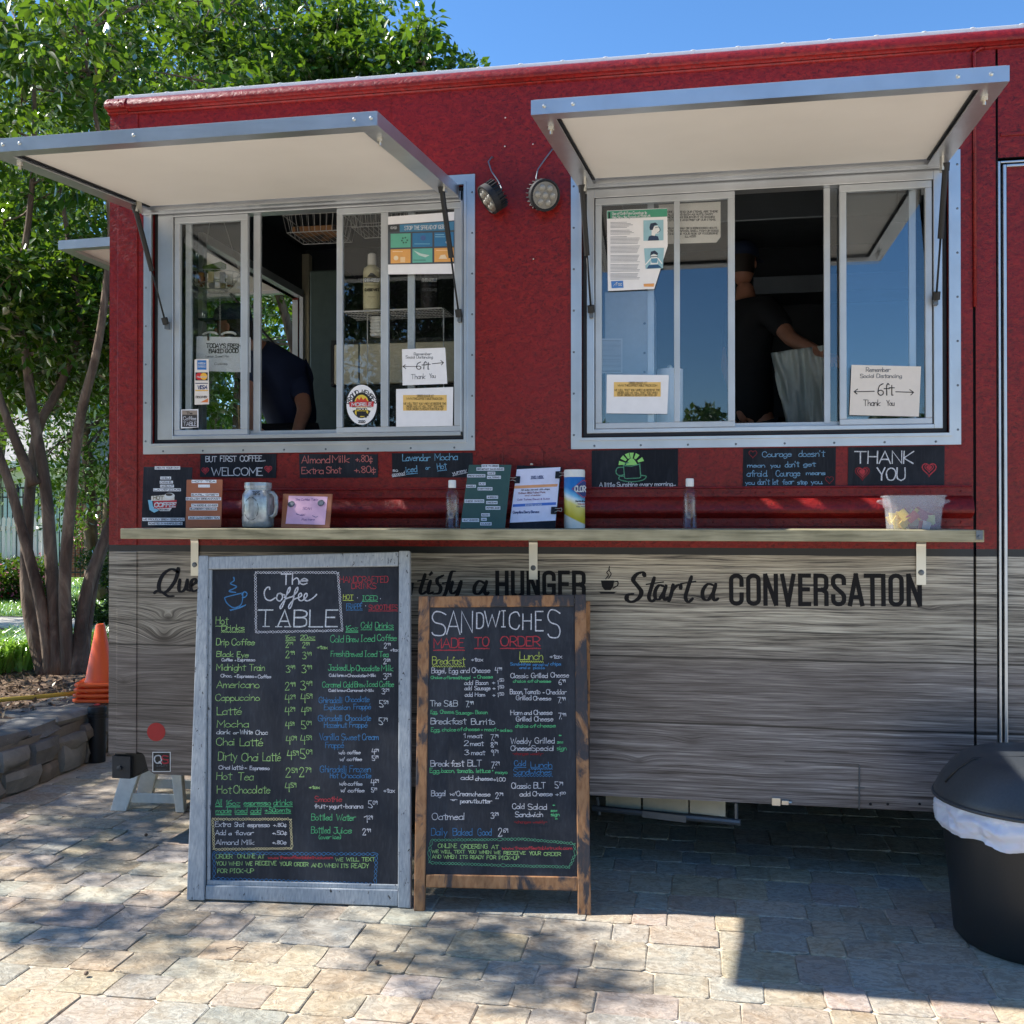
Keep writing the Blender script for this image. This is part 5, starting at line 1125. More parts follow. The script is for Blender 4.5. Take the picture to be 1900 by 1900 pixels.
p.block('''1255 305 1640 48 R HANDCRAFTED
1350 355 1545 45 R DRINKS
1282 440 1362 36 Yu HOT
1392 440 1400 30 W ·
1437 447 1555 36 Eu ICED
1576 447 1584 30 W ·
1308 516 1433 40 Bu FRAPPÉ
1458 505 1466 30 W ·
1487 524 1715 38 Ru SMOOTHIES
262 640 355 58 Gu Hot
308 690 490 44 Gw Drinks
1303 692 1400 40 Ew 16oz
1425 672 1510 48 Eu Cold
1538 672 1684 46 Ew Drinks
265 806 365 52 G Drip
390 808 570 50 G Coffee
820 762 898 34 Gu 16oz
940 760 1055 34 Gu 20oz
1072 838 1156 28 G +tax
268 900 400 42 G Black
432 904 522 42 G Eye
310 936 395 22 W Coffee
415 936 424 16 W +
437 936 575 24 W Espresso
268 1010 495 50 G Midnight
530 1012 652 50 G Train
302 1064 392 24 W Choc,
410 1064 424 16 W +
433 1068 566 24 W Espresso
575 1068 590 16 W +
600 1072 702 26 W Coffee
268 1150 608 56 G Americano
260 1252 610 50 G Cappuccino
272 1365 465 58 G Latté
272 1465 522 56 G Mocha
268 1520 375 34 D dark
402 1520 440 22 D or
455 1520 556 34 D White
582 1524 676 34 D Choc
268 1610 415 56 G Chai
455 1615 636 60 G Latté
280 1730 430 66 G Dirty
470 1735 606 60 G Chai
638 1735 780 64 G Latté
286 1802 378 28 W Chai
394 1804 480 34 W latté
492 1800 510 18 W +
535 1806 690 28 W Espresso
268 1885 384 58 G Hot
440 1890 560 60 G Tea
1180 785 1284 54 E Cold
1308 783 1404 50 E Brew
1424 780 1534 54 E Iced
1556 772 1708 50 E Coffee
1660 858 1722 26 W +tax
1184 898 1294 44 E Fresh
1304 900 1434 44 E Brewed
1456 900 1552 46 E Iced
1570 902 1642 44 E Tea
1162 1010 1302 46 E Jacked
1312 1012 1370 46 E Up
1386 1014 1570 44 E Chocolate
1588 1014 1682 46 E Milk
1170 1060 1300 22 W Cold brew
1302 1058 1312 14 W +
1318 1062 1460 22 W Chocolate
1464 1058 1474 14 W +
1480 1060 1542 22 W Milk
1116 1145 1265 44 E Caramel
1284 1146 1358 44 E Cold
1374 1144 1458 44 E Brew
1470 1140 1556 44 E Iced
1574 1142 1686 44 E Coffee
1166 1180 1296 20 W Cold brew
1300 1178 1308 14 W +
1314 1180 1440 20 W Caramel
1446 1178 1454 14 W +
1462 1180 1526 20 W Milk
1088 1270 1276 46 B Ghiradelli
1300 1262 1490 44 B Chocolate
1130 1325 1336 42 B Explosion
1366 1320 1502 42 B Frappé
1082 1415 1276 46 B Ghiradelli
1300 1412 1504 44 B Chocolate
1130 1468 1308 42 B Hazelnut
1334 1466 1474 42 B Frappé
1090 1568 1244 52 B Vanilla
1268 1568 1412 48 B Sweet
1436 1566 1564 48 B Cream
1140 1630 1286 44 B Frappé
1246 1680 1296 28 W w/o
1314 1680 1418 28 W coffee
1256 1734 1290 28 W w/
1312 1734 1430 26 W coffee
1098 1825 1310 50 B Ghiradelli
1334 1824 1502 48 B Frozen''', K, 340, 1010, 1.12)
def price(p, x, y, h, s_, c, k, ox, oy, wd=1.2):
    a, b_ = s_.split('.'); w_ = h*.46
    p.text(x/k+ox, y/k+oy, (x+w_)/k+ox, h/k, a, c, wd=wd); p.text((x+w_*1.05)/k+ox, y/k+oy, (x+w_*1.25)/k+ox, h/k, '.', c, wd=wd)
    p.text((x+w_*1.45)/k+ox, (y-h*.5)/k+oy, (x+w_*2.75)/k+ox, h*.5/k, b_, c, wd=wd*.85)
for (x, y, h, s_, c) in ((822,828,44,'2.19','G'),(955,830,44,'2.59','G'),(822,910,54,'2.99','G'),(955,918,56,'3.49','G'),(824,1026,56,'3.49','G'),(950,1030,62,'3.99','G'),(818,1168,62,'2.99','G'),(940,1168,72,'3.49','G'),(816,1270,64,'4.29','G'),(942,1270,72,'4.59','G'),(816,1368,62,'4.29','G'),(946,1368,62,'4.59','G'),(820,1478,54,'4.59','G'),(948,1478,62,'5.09','G'),(824,1602,66,'4.09','G'),(940,1602,70,'4.59','G'),(834,1725,70,'4.59','G'),(938,1718,74,'5.09','G'),(822,1866,72,'2.59','G'),(932,1862,72,'2.79','G'),
    (1610,832,40,'2.99','W'),(1606,958,40,'2.59','W'),(1604,1082,48,'3.29','W'),(1592,1200,44,'3.29','W'),(1572,1305,54,'5.59','D'),(1568,1445,54,'5.79','D'),(1512,1682,42,'4.29','W'),(1514,1732,38,'5.29','W')): price(p, x, y, h, s_, c, K, 340, 1010)
p.block('''272 398 382 58 G Hot
406 396 694 58 G Chocolate
1010 360 1092 24 G +tax
260 490 312 42 Ew All
344 494 456 40 Ew 16oz
486 492 700 38 Ew espresso
724 490 874 42 Ew drinks
262 556 384 40 Ew made
416 554 512 38 Ew iced
540 554 622 38 Ew add
655 548 860 34 Ew +.50cents
256 664 380 38 W Extra
412 664 486 34 W Shot
516 666 692 34 W espresso
722 664 828 28 W +.80¢
258 730 340 36 W Add
366 730 386 24 W a
416 730 560 34 W flavor
716 728 830 28 W +.50¢
260 808 440 38 W Almond
470 808 568 38 W Milk
716 804 826 28 W +.80¢
1178 274 1240 38 B Hot
1268 274 1504 40 B Chocolate
1252 332 1306 30 W w/o
1320 334 1434 28 W coffee
1264 386 1296 30 W w/
1320 388 1450 28 W coffee
1608 390 1694 34 W +tax
1054 464 1270 42 R Smoothie
1052 516 1134 32 W fruit
1148 506 1158 14 W +
1170 516 1270 32 W yogurt
1282 508 1292 14 W +
1302 516 1440 32 W banana
1028 612 1192 48 E Bottled
1228 614 1378 48 E Water
1026 716 1176 50 E Bottled
1204 718 1348 48 E Juice
1088 762 1262 30 E (over ice)
262 918 394 32 G ORDER
434 916 576 32 G ONLINE
602 918 650 28 G AT
680 922 1198 24 R www.thecoffeetabletruck.com
1220 940 1280 26 G WE
1306 940 1404 26 G WILL
1430 940 1538 28 G TEXT
264 974 342 30 G YOU
366 974 472 28 G WHEN
500 974 552 28 G WE
580 972 746 30 G RECEIVE
774 976 868 28 G YOUR
888 980 1002 28 G ORDER
1028 988 1112 28 G AND
1132 990 1240 28 G WHEN
1266 992 1322 28 G ITS
1348 994 1486 34 G READY
276 1034 352 30 G FOR
376 1034 566 32 G PICK-UP''', K, 340, 1380, 1.12)
for (x, y, h, s_, c) in ((816,384,70,'4.59','G'),(1504,334,48,'4.29','W'),(1508,388,34,'5.29','W'),(1484,514,56,'5.09','W'),(1450,630,52,'1.29','W'),(1438,732,50,'2.99','W')): price(p, x, y, h, s_, c, K, 340, 1380)
c2 = lambda x, y: (x/K+340, y/K+1380)
p.wavy([c2(236,604), c2(860,604), c2(872,838), c2(246,846)], (214, 200, 150), wd=.9, amp=1.9, step=5); p.wavy([c2(246,876), c2(1550,884), c2(1536,1126), c2(250,1080)], 'B', wd=.9, amp=2.6, step=8)
p.build('chalk_lettering', drinks)

# brown A-frame sandwich board
org = plA.p(.34, 0); sand = thing('sandwich_board', 'folding A-frame chalkboard of sandwiches in a scuffed brown and charcoal wood frame', 'chalkboard', org)
TL, TR, BR, BL = quad4(plA, [(777,1106),(1087,1103),(1097,1698),(768,1690)]); BL = (BL[0], .0); BR = (BR[0], 0.0)
iTL, iTR, iBR, iBL = quad4(plA, [(797,1127),(1066,1125),(1072,1627),(790,1622)]); rb = [plA.uv(*q) for q in ((790,1646),(1072,1653))]
member([BL, (iBL[0], 0), (iTL[0], TL[1]), TL], -.022, .006, 'leg', sand, M['brownwood'], plA); member([(iBR[0], 0), BR, TR, (iTR[0], TR[1])], -.022, .006, 'leg', sand, M['brownwood'], plA)
member([(iTL[0]+.001, iTL[1]), (iTR[0]-.001, iTR[1]), (iTR[0]-.001, TR[1]-.001), (iTL[0]+.001, TL[1]-.001)], -.021, .005, 'top_rail', sand, M['brownwood'], plA)
member([(iBL[0]+.001, rb[0][1]), (iBR[0]-.001, rb[1][1]), (iBR[0]-.001, iBR[1]), (iBL[0]+.001, iBL[1])], -.021, .005, 'bottom_rail', sand, M['brownwood'], plA)
member([(iBL[0]-.008, iBL[1]-.008), (iBR[0]+.008, iBR[1]-.008), (iTR[0]+.008, iTR[1]+.008), (iTL[0]-.008, iTL[1]+.008)], -.014, -.004, 'chalk_panel', sand, M['chalk'], plA, 0)
# rear leaf of the A
hx = plA.p(0, hA, -.03); wA = BR[0]
def rear(u, z, w_):     # u across, z height above ground, thickness
    f = z/hA; base = plA.p(u, 0) ; topp = plA.p(u, hA, -.03); back = Vector((-plA.n.x, -plA.n.y, 0)).normalized(); g = Vector((base.x, base.y, 0)) + back*.56
    g = g + (Vector((topp.x, topp.y, 0)) - g)*f; return Vector((g.x, g.y, z*topp.z/hA)) + back*w_
for u0, u1 in ((BL[0], iBL[0]), (iBR[0], BR[0])): b = MB(); b.prism([(u0, 0), (u1, 0), (u1, hA-.02), (u0, hA-.02)], rear, -.012, .012); o = b.build('rear_leg', M['brownwood'], sand); bm_fix(o)
b = MB(); b.prism([(iBL[0]+.001, .13), (iBR[0]-.001, .13), (iBR[0]-.001, hA-.03), (iBL[0]+.001, hA-.03)], rear, -.006, .006); o = b.build('rear_panel', M['chalk'], sand); bm_fix(o)
p = Pen(plA, -.0028); K = 5.278
p.block('''214 452 1478 160 W SANDWICHES''', K, 760, 1090, 2.4) if False else None
x_ = [(218,465,350,225,'S'),(362,455,492,225,'A'),(506,440,612,205,'N'),(656,400,720,150,'D'),(732,384,880,150,'W'),(902,386,950,158,'I'),(980,405,1074,160,'C'),(1108,410,1190,150,'H'),(1234,425,1306,190,'E'),(1356,486,1474,265,'S')]
for (a, y, b_, h, ch) in x_: p.text(a/K+760, y/K+1090, b_/K+760, h/K, ch, 'W', wd=2.3, jit=.2)
p.block('''238 590 530 90 Ru MADE
636 574 776 86 Ru TO
890 572 1276 92 Ru ORDER''', K, 760, 1090, 1.9)
p.block('''222 752 536 74 Yw Breakfast
604 722 718 36 W +tax
1078 706 1304 74 Yw Lunch
1374 694 1492 40 W +tax
214 838 354 50 W Bagel,
386 838 470 48 W Egg
498 836 586 46 W and
610 834 786 48 W Cheese
208 894 318 26 E Choice
334 896 372 26 E of
386 896 596 28 E bread/bagel
626 888 644 18 E +
664 890 812 30 E Cheese
536 954 616 40 W add
648 952 768 40 W Bacon
810 948 868 40 W + 1
538 1004 606 36 W add
636 1004 788 38 W Sausage
814 1004 870 40 W + 1
542 1068 614 38 W add
640 1066 736 36 W Ham
814 1072 868 40 W + 1
202 1162 304 54 D The
338 1164 468 56 D S&B
206 1236 272 34 E Egg,
300 1234 436 34 E Cheese,
452 1242 604 32 E Sausage
610 1238 626 18 E +
644 1238 760 34 E Bacon
206 1338 548 58 D Breakfast
604 1342 832 58 D Burrito
210 1412 298 38 E Egg,
318 1408 452 34 E choice
468 1406 510 34 E of
528 1404 684 34 E cheese
700 1402 716 18 E +
734 1406 844 34 E meat
858 1402 872 18 E +
886 1412 1002 30 E salsa
530 1472 544 40 W 1
568 1474 708 40 W meat
534 1550 574 46 W 2
594 1550 720 44 W meat
538 1640 574 48 W 3
604 1640 734 44 W meat
988 762 1184 26 B Sandwiches
1206 766 1360 26 B served w/
1380 762 1482 30 B chips
1078 796 1178 22 B and a
1212 798 1322 24 B pickle
990 886 1160 44 W Classic
1192 884 1350 44 W Grilled
1384 880 1558 46 W Cheese
1014 930 1136 28 E choice
1158 930 1204 28 E of
1224 930 1382 28 E cheese
984 1044 1108 46 W Bacon,
1124 1042 1278 46 W Tomato
1304 1036 1320 16 W +
1340 1044 1532 44 W Cheddar
1044 1102 1190 44 W Grilled
1212 1104 1384 38 W Cheese
990 1248 1102 46 W Ham
1122 1246 1194 36 W and
1218 1246 1396 44 W Cheese
1044 1310 1190 44 W Grilled
1222 1310 1404 46 W Cheese
1036 1372 1160 34 E choice
1180 1372 1230 32 E of
1252 1370 1428 34 E cheese
990 1530 1190 56 W Weekly
1228 1526 1418 54 W Grilled
992 1598 1190 46 W Cheese
1196 1598 1414 48 W Special
1446 1526 1502 30 E see
1444 1592 1536 38 E sign
1464 1462 1484 22 E *
1474 1616 1494 20 E *
1010 1640 1310 26 F ^changes weekly^''', K, 760, 1090, 1.12)
for (x, y, h, s_, c) in ((836,836,52,'4.99','W'),(1462,952,50,'6.99','W'),(1454,1132,56,'7.99','W'),(1460,1288,56,'7.99','W'),(552,1172,56,'7.99','D'),(796,1498,56,'7.79','W'),(796,1566,50,'8.79','W'),(798,1646,54,'9.79','W')): price(p, x, y, h, s_, c, K, 760, 1090)
for y in (920, 986, 1056): p.text(882/K+760, y/K+1090, 922/K+760, 26/K, '50', 'W', wd=1)
p.block('''206 222 384 56 W Break
404 222 528 58 W fast
568 220 704 58 W BLT
198 284 298 42 E Egg,
312 282 440 38 E bacon,
462 284 624 38 E tomato,
652 284 790 38 E lettuce
808 270 820 18 E +
840 294 956 30 E mayo
502 352 620 40 W add
644 360 812 38 W cheese
820 368 936 36 W +1.00
212 512 352 52 W Bagel
396 506 446 34 W w/
460 512 606 46 W Cream
614 514 788 40 W cheese
400 558 466 20 W ^or^
496 580 640 38 W peanut
652 582 800 38 W butter
218 744 540 62 W Oatmeal
212 896 366 66 B Daily
424 898 612 66 B Baked
668 898 800 66 B Good
1026 218 1136 50 Bu Cold
1188 232 1394 52 Bw Lunch
1018 302 1390 54 Bw Sandwiches
1000 438 1186 52 W Classic
1216 436 1330 56 W BLT
1078 514 1180 42 W add
1206 512 1398 44 W Cheese
1430 512 1476 34 W +1
1482 494 1526 20 W 00
1008 638 1122 50 W Cold
1160 644 1342 52 W Salad
1034 716 1304 46 W Sandwich
1384 666 1442 26 E see
1384 708 1466 32 E sign
1404 614 1422 20 E *
1430 748 1448 20 E *
1024 778 1346 24 F ^changes weekly^
276 1020 462 38 G ONLINE
500 1026 766 38 G ORDERING
802 1030 872 34 G AT
906 1036 1590 28 R www.thecoffeetabletruck.com
216 1070 282 28 G WE
306 1072 404 28 G WILL
434 1072 542 28 G TEXT
576 1074 648 28 G YOU
680 1078 796 28 G WHEN
826 1080 888 28 G WE
922 1084 1134 28 G RECEIVE
1172 1090 1284 32 G YOUR
1314 1098 1480 32 G ORDER
220 1122 306 30 G AND
332 1124 456 32 G WHEN
494 1126 568 30 G ITS
594 1128 726 32 G READY
756 1130 846 32 G FOR
876 1136 1072 34 G PICK-UP''', K, 760, 1380, 1.12)
for (x, y, h, s_, c) in ((800,240,62,'7.29','W'),(842,538,56,'2.79','W'),(796,732,56,'3.29','W'),(868,906,74,'2.69','W'),(1424,436,60,'5.79','W')): price(p, x, y, h, s_, c, K, 760, 1380)
c3 = lambda x, y: (x/K+760, y/K+1380)
p.wavy([c3(220,946), c3(900,938), c3(1100,934), c3(1610,978), c3(1624,1080), c3(1566,1208), c3(900,1192), c3(196,1166), c3(190,1060)], 'C', wd=1, amp=2.2, step=6)
p.build('chalk_lettering', sand)

# ================================================================ BIN
cc = Vector((1.178, -.449, 0)); canr = thing('swing_lid_bin', 'tall tapered black bin with domed lid and white liner standing right of the truck counter', 'trash can', cc)
M['binb'] = plain('black_bin_plastic', (34, 36, 38), .42, bump=.05, sc=200); M['binl'] = plain('dark_lid_plastic', (58, 62, 66), .42, bump=.08, sc=150)
MB().lathe([(.245, 0), (.262, .02), (.278, .2), (.298, .40), (.306, .47), (.30, .475), (.28, .46)], cc, 48).build('bin_body', M['binb'], canr, smooth=True, auto=50)
# liner: a rumpled band folded over the rim
t = NT('white_liner'); t.P(col=lin((214, 218, 232)), rough=.32, sub=.15); M['liner'] = t.mat
vs = []; fs = []; n = 200; rows = 16
for j in range(rows):
    for i in range(n):
        a = 2*pi*i/n; f = j/(rows-1); z = .395 + f*.11; r = .312 + .010*sin(f*pi) + .014*mnoise.noise((a*4, f*3, 0)) + .010*mnoise.noise((a*14+f*5, f*5, 2)) + .007*abs(mnoise.noise((a*30-f*9, f*8, 7))) + .004*abs(mnoise.noise((a*55+f*14, f*14, 1))); z += .03*mnoise.noise((a*2.5, 0, 5))*(1-f); vs.append((r*cos(a), r*sin(a), z))
for j in range(rows-1):
    for i in range(n): k = (i+1) % n; fs.append((j*n+i, j*n+k, (j+1)*n+k, (j+1)*n+i))
MB().add([Vector(v)+cc for v in vs], fs).build('liner', M['liner'], canr, smooth=True)
b = MB(); prof = [(.312, .492), (.325, .498), (.327, .512), (.318, .535), (.300, .57), (.268, .612), (.232, .645), (.20, .658), (.11, .666), (.001, .669)]; b.lathe(prof, cc, 56, cap=False); lid = b.build('dome_lid', M['binl'], canr, smooth=True, auto=60)
MB().tube([cc+Vector((.328*cos(a), .328*sin(a), .503)) for a in [2*pi*i/48 for i in range(49)]], .007, 8).build('lid_rim', M['binl'], lid, smooth=True, local=True)
b = MB(); b.tube([cc+Vector((-.305, -.05, .560)), cc+Vector((-.265, -.06, .612)), cc+Vector((-.215, -.07, .652)), cc+Vector((0, -.08, .670)), cc+Vector((.215, -.07, .652)), cc+Vector((.3, -.05, .560))], .004, 6); b.build('flap_seam', M['binb'], lid, smooth=True, local=True)

# ================================================================ STEP STOOL, TUB UNDER THE REAR END
sc = gr(222, 1503); sc2 = gr(340, 1506); stool = thing('step_stool', 'white plastic step stool standing under the rear end of the truck', 'step stool', (sc+sc2)/2)
e = (sc2-sc).normalized(); nb = Vector((-e.y, e.x, 0)); Ls = (sc2-sc).length; H_ = .285
def sp(u, d, z): return sc + e*u + nb*d + Vector((0, 0, z))
def leg(u0, ut, d0, dt, w0=.045, wt=.06, th=.02):
    b = MB(); vs = []
    for (u, d, z, w_) in ((u0, d0, 0, w0), (ut, dt, H_, wt)): vs += [sp(u-w_/2, d-th, z), sp(u+w_/2, d-th, z), sp(u+w_/2, d+th, z), sp(u-w_/2, d+th, z)]
    b.add(vs, [(3,2,1,0),(4,5,6,7),(0,1,5,4),(1,2,6,5),(2,3,7,6),(3,0,4,7)]); b.build('leg', M['offw'], stool, bevel=.004)
leg(-.0, .075, 0, .05, .085, .10); leg(Ls-.01, Ls-.06, 0, .05); leg(-.0, .075, .3, .25, .085, .10); leg(Ls-.01, Ls-.06, .3, .25)
for dd in (.01, .29): MB().obox(sp(Ls/2, dd, .062), e*(Ls/2-.02), nb*.006, (0, 0, .024)).build('crossbar', M['offw'], stool, bevel=.003)
b = MB(); b.obox(sp(Ls/2, .15, H_+.012), e*(Ls/2-.03), nb*.13, (0, 0, .014)); b.build('tread', M['offw'], stool, bevel=.008)
tc = gr(305, 1462, .0); tc.y += .55; tb = thing('cream_tub', 'cream plastic tub on the paving behind the step stool', 'tub', tc)
MB().lathe([(.12, .0), (.135, .02), (.16, .22), (.17, .225), (.17, .235), (.15, .235)], tc+Vector((-.1, 0, 0)), 28, sy=.8).build('tub_body', M['cream'], tb, smooth=True, auto=40)

# ================================================================ INSIDE THE TRUCK
def wirebasket(c, w_, d_, h_, nm, label, group, top=1.25):
    r = thing(nm, label, 'wire basket', c, group); b = MB(); c = Vector(c)
    for z, k in ((h_, top), (h_*.5, (1+top)/2), (0, 1)):
        P_ = [c+Vector((sx*w_*k/2, sy*d_*k/2, z)) for sx, sy in ((-1,-1),(1,-1),(1,1),(-1,1),(-1,-1))]; b.tube(P_, .0022, 5)
    n = 9
    for i in range(n+1):
        f = -1+2*i/n
        for sy in (-1, 1): b.tube([c+Vector((f*w_/2, sy*d_/2, 0)), c+Vector((f*w_*top/2, sy*d_*top/2, h_))], .0014, 4)
        b.tube([c+Vector((f*w_/2, -d_/2, 0)), c+Vector((f*w_/2, d_/2, 0))], .0014, 4)
    for i in range(5):
        f = -1+2*i/4
        for sx in (-1, 1): b.tube([c+Vector((sx*w_/2, f*d_/2, 0)), c+Vector((sx*w_*top/2, f*d_*top/2, h_))], .0014, 4)
    b.build('wire_cage', M['wire'], r); return r
q0, q1 = at(548, 443, .55), at(640, 443, .55); wirebasket(((q0.x+q1.x)/2, .55, q0.z), q1.x-q0.x, .22, .17, 'wire_basket', 'white wire basket with a wooden tray under the ceiling inside the left window', 'wire baskets inside the truck')
b = MB(); b.box(q0.x+.02, q1.x-.02, .46, .64, q0.z+.006, q0.z+.035); bx = b.build('wooden_tray', M['brownwood'], None, bevel=.003); tag(bx, 'light wooden tray lying in the wire basket inside the left window', 'tray')
q0, q1 = at(665, 432, .6), at(745, 432, .6); wirebasket(((q0.x+q1.x)/2, .6, q0.z), q1.x-q0.x, .2, .16, 'wire_basket', 'empty white wire basket under the ceiling behind the germ poster', 'wire baskets inside the truck')
# hanging tiered basket with chain
q = at(398, 540, .5); hb = thing('hanging_basket', 'wire fruit basket of cups and packets hanging on chains behind the left pane', 'hanging basket', q); b = MB()
for z, r in ((0, .062), (.03, .10), (.085, .135)): b.tube([q+Vector((r*cos(a), r*.8*sin(a), z)) for a in [2*pi*i/24 for i in range(25)]], .002, 5)
for k in range(16): a = 2*pi*k/16; b.tube([q+Vector((r*cos(a), r*.8*sin(a), z)) for z, r in ((0, .062), (.03, .10), (.085, .135))], .0013, 4)
for k in range(3): a = 2*pi*k/3+.4; b.tube([q+Vector((.135*cos(a), .108*sin(a), .085)), q+Vector((0, 0, .5))], .0013, 4)
b.build('wire_cage', M['wire'], hb)
b = MB(); 
for k in range(24): z = q.z-.01-k*.0125; b.tube([(q.x+.03+.004*cos(a)*(1 if k % 2 else .2), .5+.004*cos(a)*(.2 if k % 2 else 1), z+.008*sin(a)) for a in [2*pi*i/8 for i in range(9)]], .0012, 4)
b.build('chain', M['wire'], hb)
b = MB(); b.obox(q+Vector((0, .0, -.025)), (.085, 0, 0), (0, .06, 0), (0, 0, .015)); b.build('tray_label', M['frost'], hb)
cols = [(210, 206, 196), (170, 120, 70), (214, 200, 150), (200, 200, 206), (150, 60, 50)]
for k in range(9):
    a = 2*pi*k/9; cc_ = cols[k % 5]; nmz = ['white', 'brown', 'cream', 'grey', 'red'][k % 5]
    o = MB().obox(q+Vector((.085*cos(a), .068*sin(a), .055)), (.012, .004, 0), (-.004, .012, 0), (0, .003, .026)).build('snack_packet', colm(cc_), None); tag(o, '%s snack packet standing in the hanging wire basket' % nmz, 'packet', '%s packets in the hanging basket' % nmz)
o = MB().obox(q+Vector((.0, .0, .12)), (.05, 0, .01), (0, .03, 0), (0, 0, .012)).build('green_leaves', colm((96, 130, 50)), None); tag(o, 'bunch of green produce lying on top of the hanging basket', 'produce')
# clip-held sign TODAY'S FRESH BAKED GOOD
r, p = plate('baked_good_sign', "white sheet printed TODAY'S FRESH BAKED GOOD behind the left pane", 'paper sign', [(365,624),(465,626),(465,691),(363,688)], .13, M['paper'], .0015)
p.text(383, 645, 447, 7.5, "TODAY'S FRESH", 'K', wd=1.6, jit=0, dy=1); p.text(388, 655, 442, 7, 'BAKED GOOD', 'K', wd=1.6, jit=0, dy=-.5); p.text(382, 663, 424, 4, 'Lemon Sweet Pie', 'S', wd=.6); p.text(398, 677, 422, 4, 'Cookies', 'S', wd=.6); p.build('lettering', r)
b = MB()
for px in (390, 424): c = at(px, 622, .15); b.tube([c+Vector((.036*cos(a), 0, .014*sin(a))) for a in [pi*i/10 for i in range(11)]], .006, 8)
b.build('wire_easel', M['white'], r, smooth=True)
MB().box(at(386, 620, .13).x, at(389, 620, .13).x, .122, .1285, at(386, 632, .13).z, at(386, 619, .13).z).build('clip', M['brownwood'], r)
# stir stick cup
cq = at(453, 795, .2); cq.z = 1.741; cup = thing('stirrer_cup', 'white paper cup full of wooden stirrers inside the left window', 'cup', cq)
MB().lathe([(.030, 0), (.034, .03), (.043, .175), (.045, .178), (.043, .18), (.040, .17)], cq, 28).build('cup_body', M['white'], cup, smooth=True, auto=50)
p = Pen(YP(cq.y-.04), .0); p.line([(444,716),(441,735),(446,750)], 1, 'K'); p.line([(447,752),(443,768),(448,780)], 1, 'K'); p.build('printed_squiggle', cup)
for k in range(14):
    a = random.uniform(0, 2*pi); r_ = random.uniform(.005, .032); MB().obox(cq+Vector((r_*cos(a), r_*sin(a), .20+random.uniform(-.02, .02))), (.0035, 0, .0), (0, .001, 0), (.004*cos(a), .004*sin(a), .09)).build('wooden_stirrer', colm((196, 160, 112)), cup)
# clear tub with label
tq = at(408, 795, .22); tq.z = 1.741; tbx = thing('clear_tub', 'clear plastic tub holding a sponge beside the stirrer cup', 'tub', tq)
MB().lathe([(.085, 0), (.09, .01), (.105, .12), (.112, .122), (.112, .126), (.10, .122)], tq, 28, sy=.7).build('tub_body', M['frost'], tbx, smooth=True, auto=40)
o = MB().box(tq.x-.06, tq.x-.02, tq.y-.03, tq.y+.02, tq.z+.01, tq.z+.08).build('sponge', colm((150, 170, 96)), None, bevel=.006); tag(o, 'yellow green sponge inside the clear tub behind the card stickers', 'sponge')
# sauce bottles on a wire shelf
shz = at(700, 578, .45).z; b = MB(); sx0, sx1 = at(640, 578, .45).x, at(826, 578, .45).x
for y in (.42, .46, .5, .54, .58, .62): b.tube([(sx0, y, shz-.004), (sx1, y, shz-.004)], .0022, 5)
for i in range(30): x = sx0+(sx1-sx0)*i/29; b.tube([(x, .42, shz-.001), (x, .62, shz-.001)], .0012, 4)
b.tube([(sx0, .42, shz-.12), (sx0, .42, shz-.01), (sx0+.01, .42, shz), (sx1-.01, .42, shz), (sx1, .42, shz-.01), (sx1, .42, shz-.12)], .0035, 6).tube([(sx0+.1, .5, 1.75), (sx0+.1, .5, shz)], .003, 6).tube([(sx1-.02, .5, 1.75), (sx1-.02, .5, shz)], .003, 6)
ws = thing('wire_shelf', 'white wire rack shelf carrying sauce bottles inside the left window', 'wire rack', (sx0, .42, shz)); b.build('wire_grid', M['wire'], ws)
def sauce(px, hpx, lbl, mat, cap, txt):
    c = at(px, 578, .47); c.z = shz+.0015; r = thing('sauce_bottle', lbl, 'bottle', c); R = .043; H = .245
    MB().lathe([(R*.95, 0), (R, .01), (R, H*.80), (R*.9, H*.88), (R*.5, H*.93), (R*.45, H)], c, 28).build('bottle_body', mat, r, smooth=True, auto=60)
    MB().lathe([(R*.5, H*.94), (R*.5, H+.012), (R*.46, H+.04), (R*.3, H+.045)], c, 20).build('pump_cap', cap, r, smooth=True, auto=40)
    p = Pen(YP(c.y-R-.0008), .0); x0, x1 = px-15, px+15; top = 578-H*FPX/4.9
    if txt[3]: p.rect(x0, 515, x1, 524, (34, 32, 34)); p.lift = .0006; p.poly([(x0+6, 514), (px-2, 506), (px+2, 507), (x1-4, 514)], (60, 60, 60)); p.lift = .0012
    p.text(x0+1, 522.5, x1-1, 5.5, txt[0], 'D', wd=1.1, jit=0); p.text(x0+2, 540, x1-1, 4.5, txt[1], txt[2], wd=1, jit=0); p.line([(x0+2, 529), (x1-2, 529)], .6, txt[2]); p.line([(px-7, 551), (px+7, 551)], .5, txt[2]); p.line([(x0+3, 573), (x1-3, 573)], .8, txt[2]); p.build('label', r)
sauce(690, 100, 'cream white chocolate sauce bottle with dark label band on the wire shelf', colm((216, 208, 170)), M['white'], ('GHIRARDELLI', 'CLASSIC WHITE', 'K', 1))
sauce(797, 80, 'dark chocolate sauce bottle with grey lettering on the wire shelf', colm((28, 24, 30)), M['rubber'], ('GHIRARDELLI', 'CHOCOLATE', 'S', 0))
c = at(702, 622, .52); cs = thing('cup_stack', 'stack of white paper cups under the wire shelf', 'cup stack', (c.x, .52, 1.9)); b = MB(); zc = at(702, 625, .52).z
for k in range(6): b.lathe([(.036, k*.016), (.042, k*.016+.013), (.044, k*.016+.014), (.042, k*.016+.0155)], (c.x, .52, zc), 22)
b.build('paper_cup', M['white'], cs, smooth=True, auto=50)
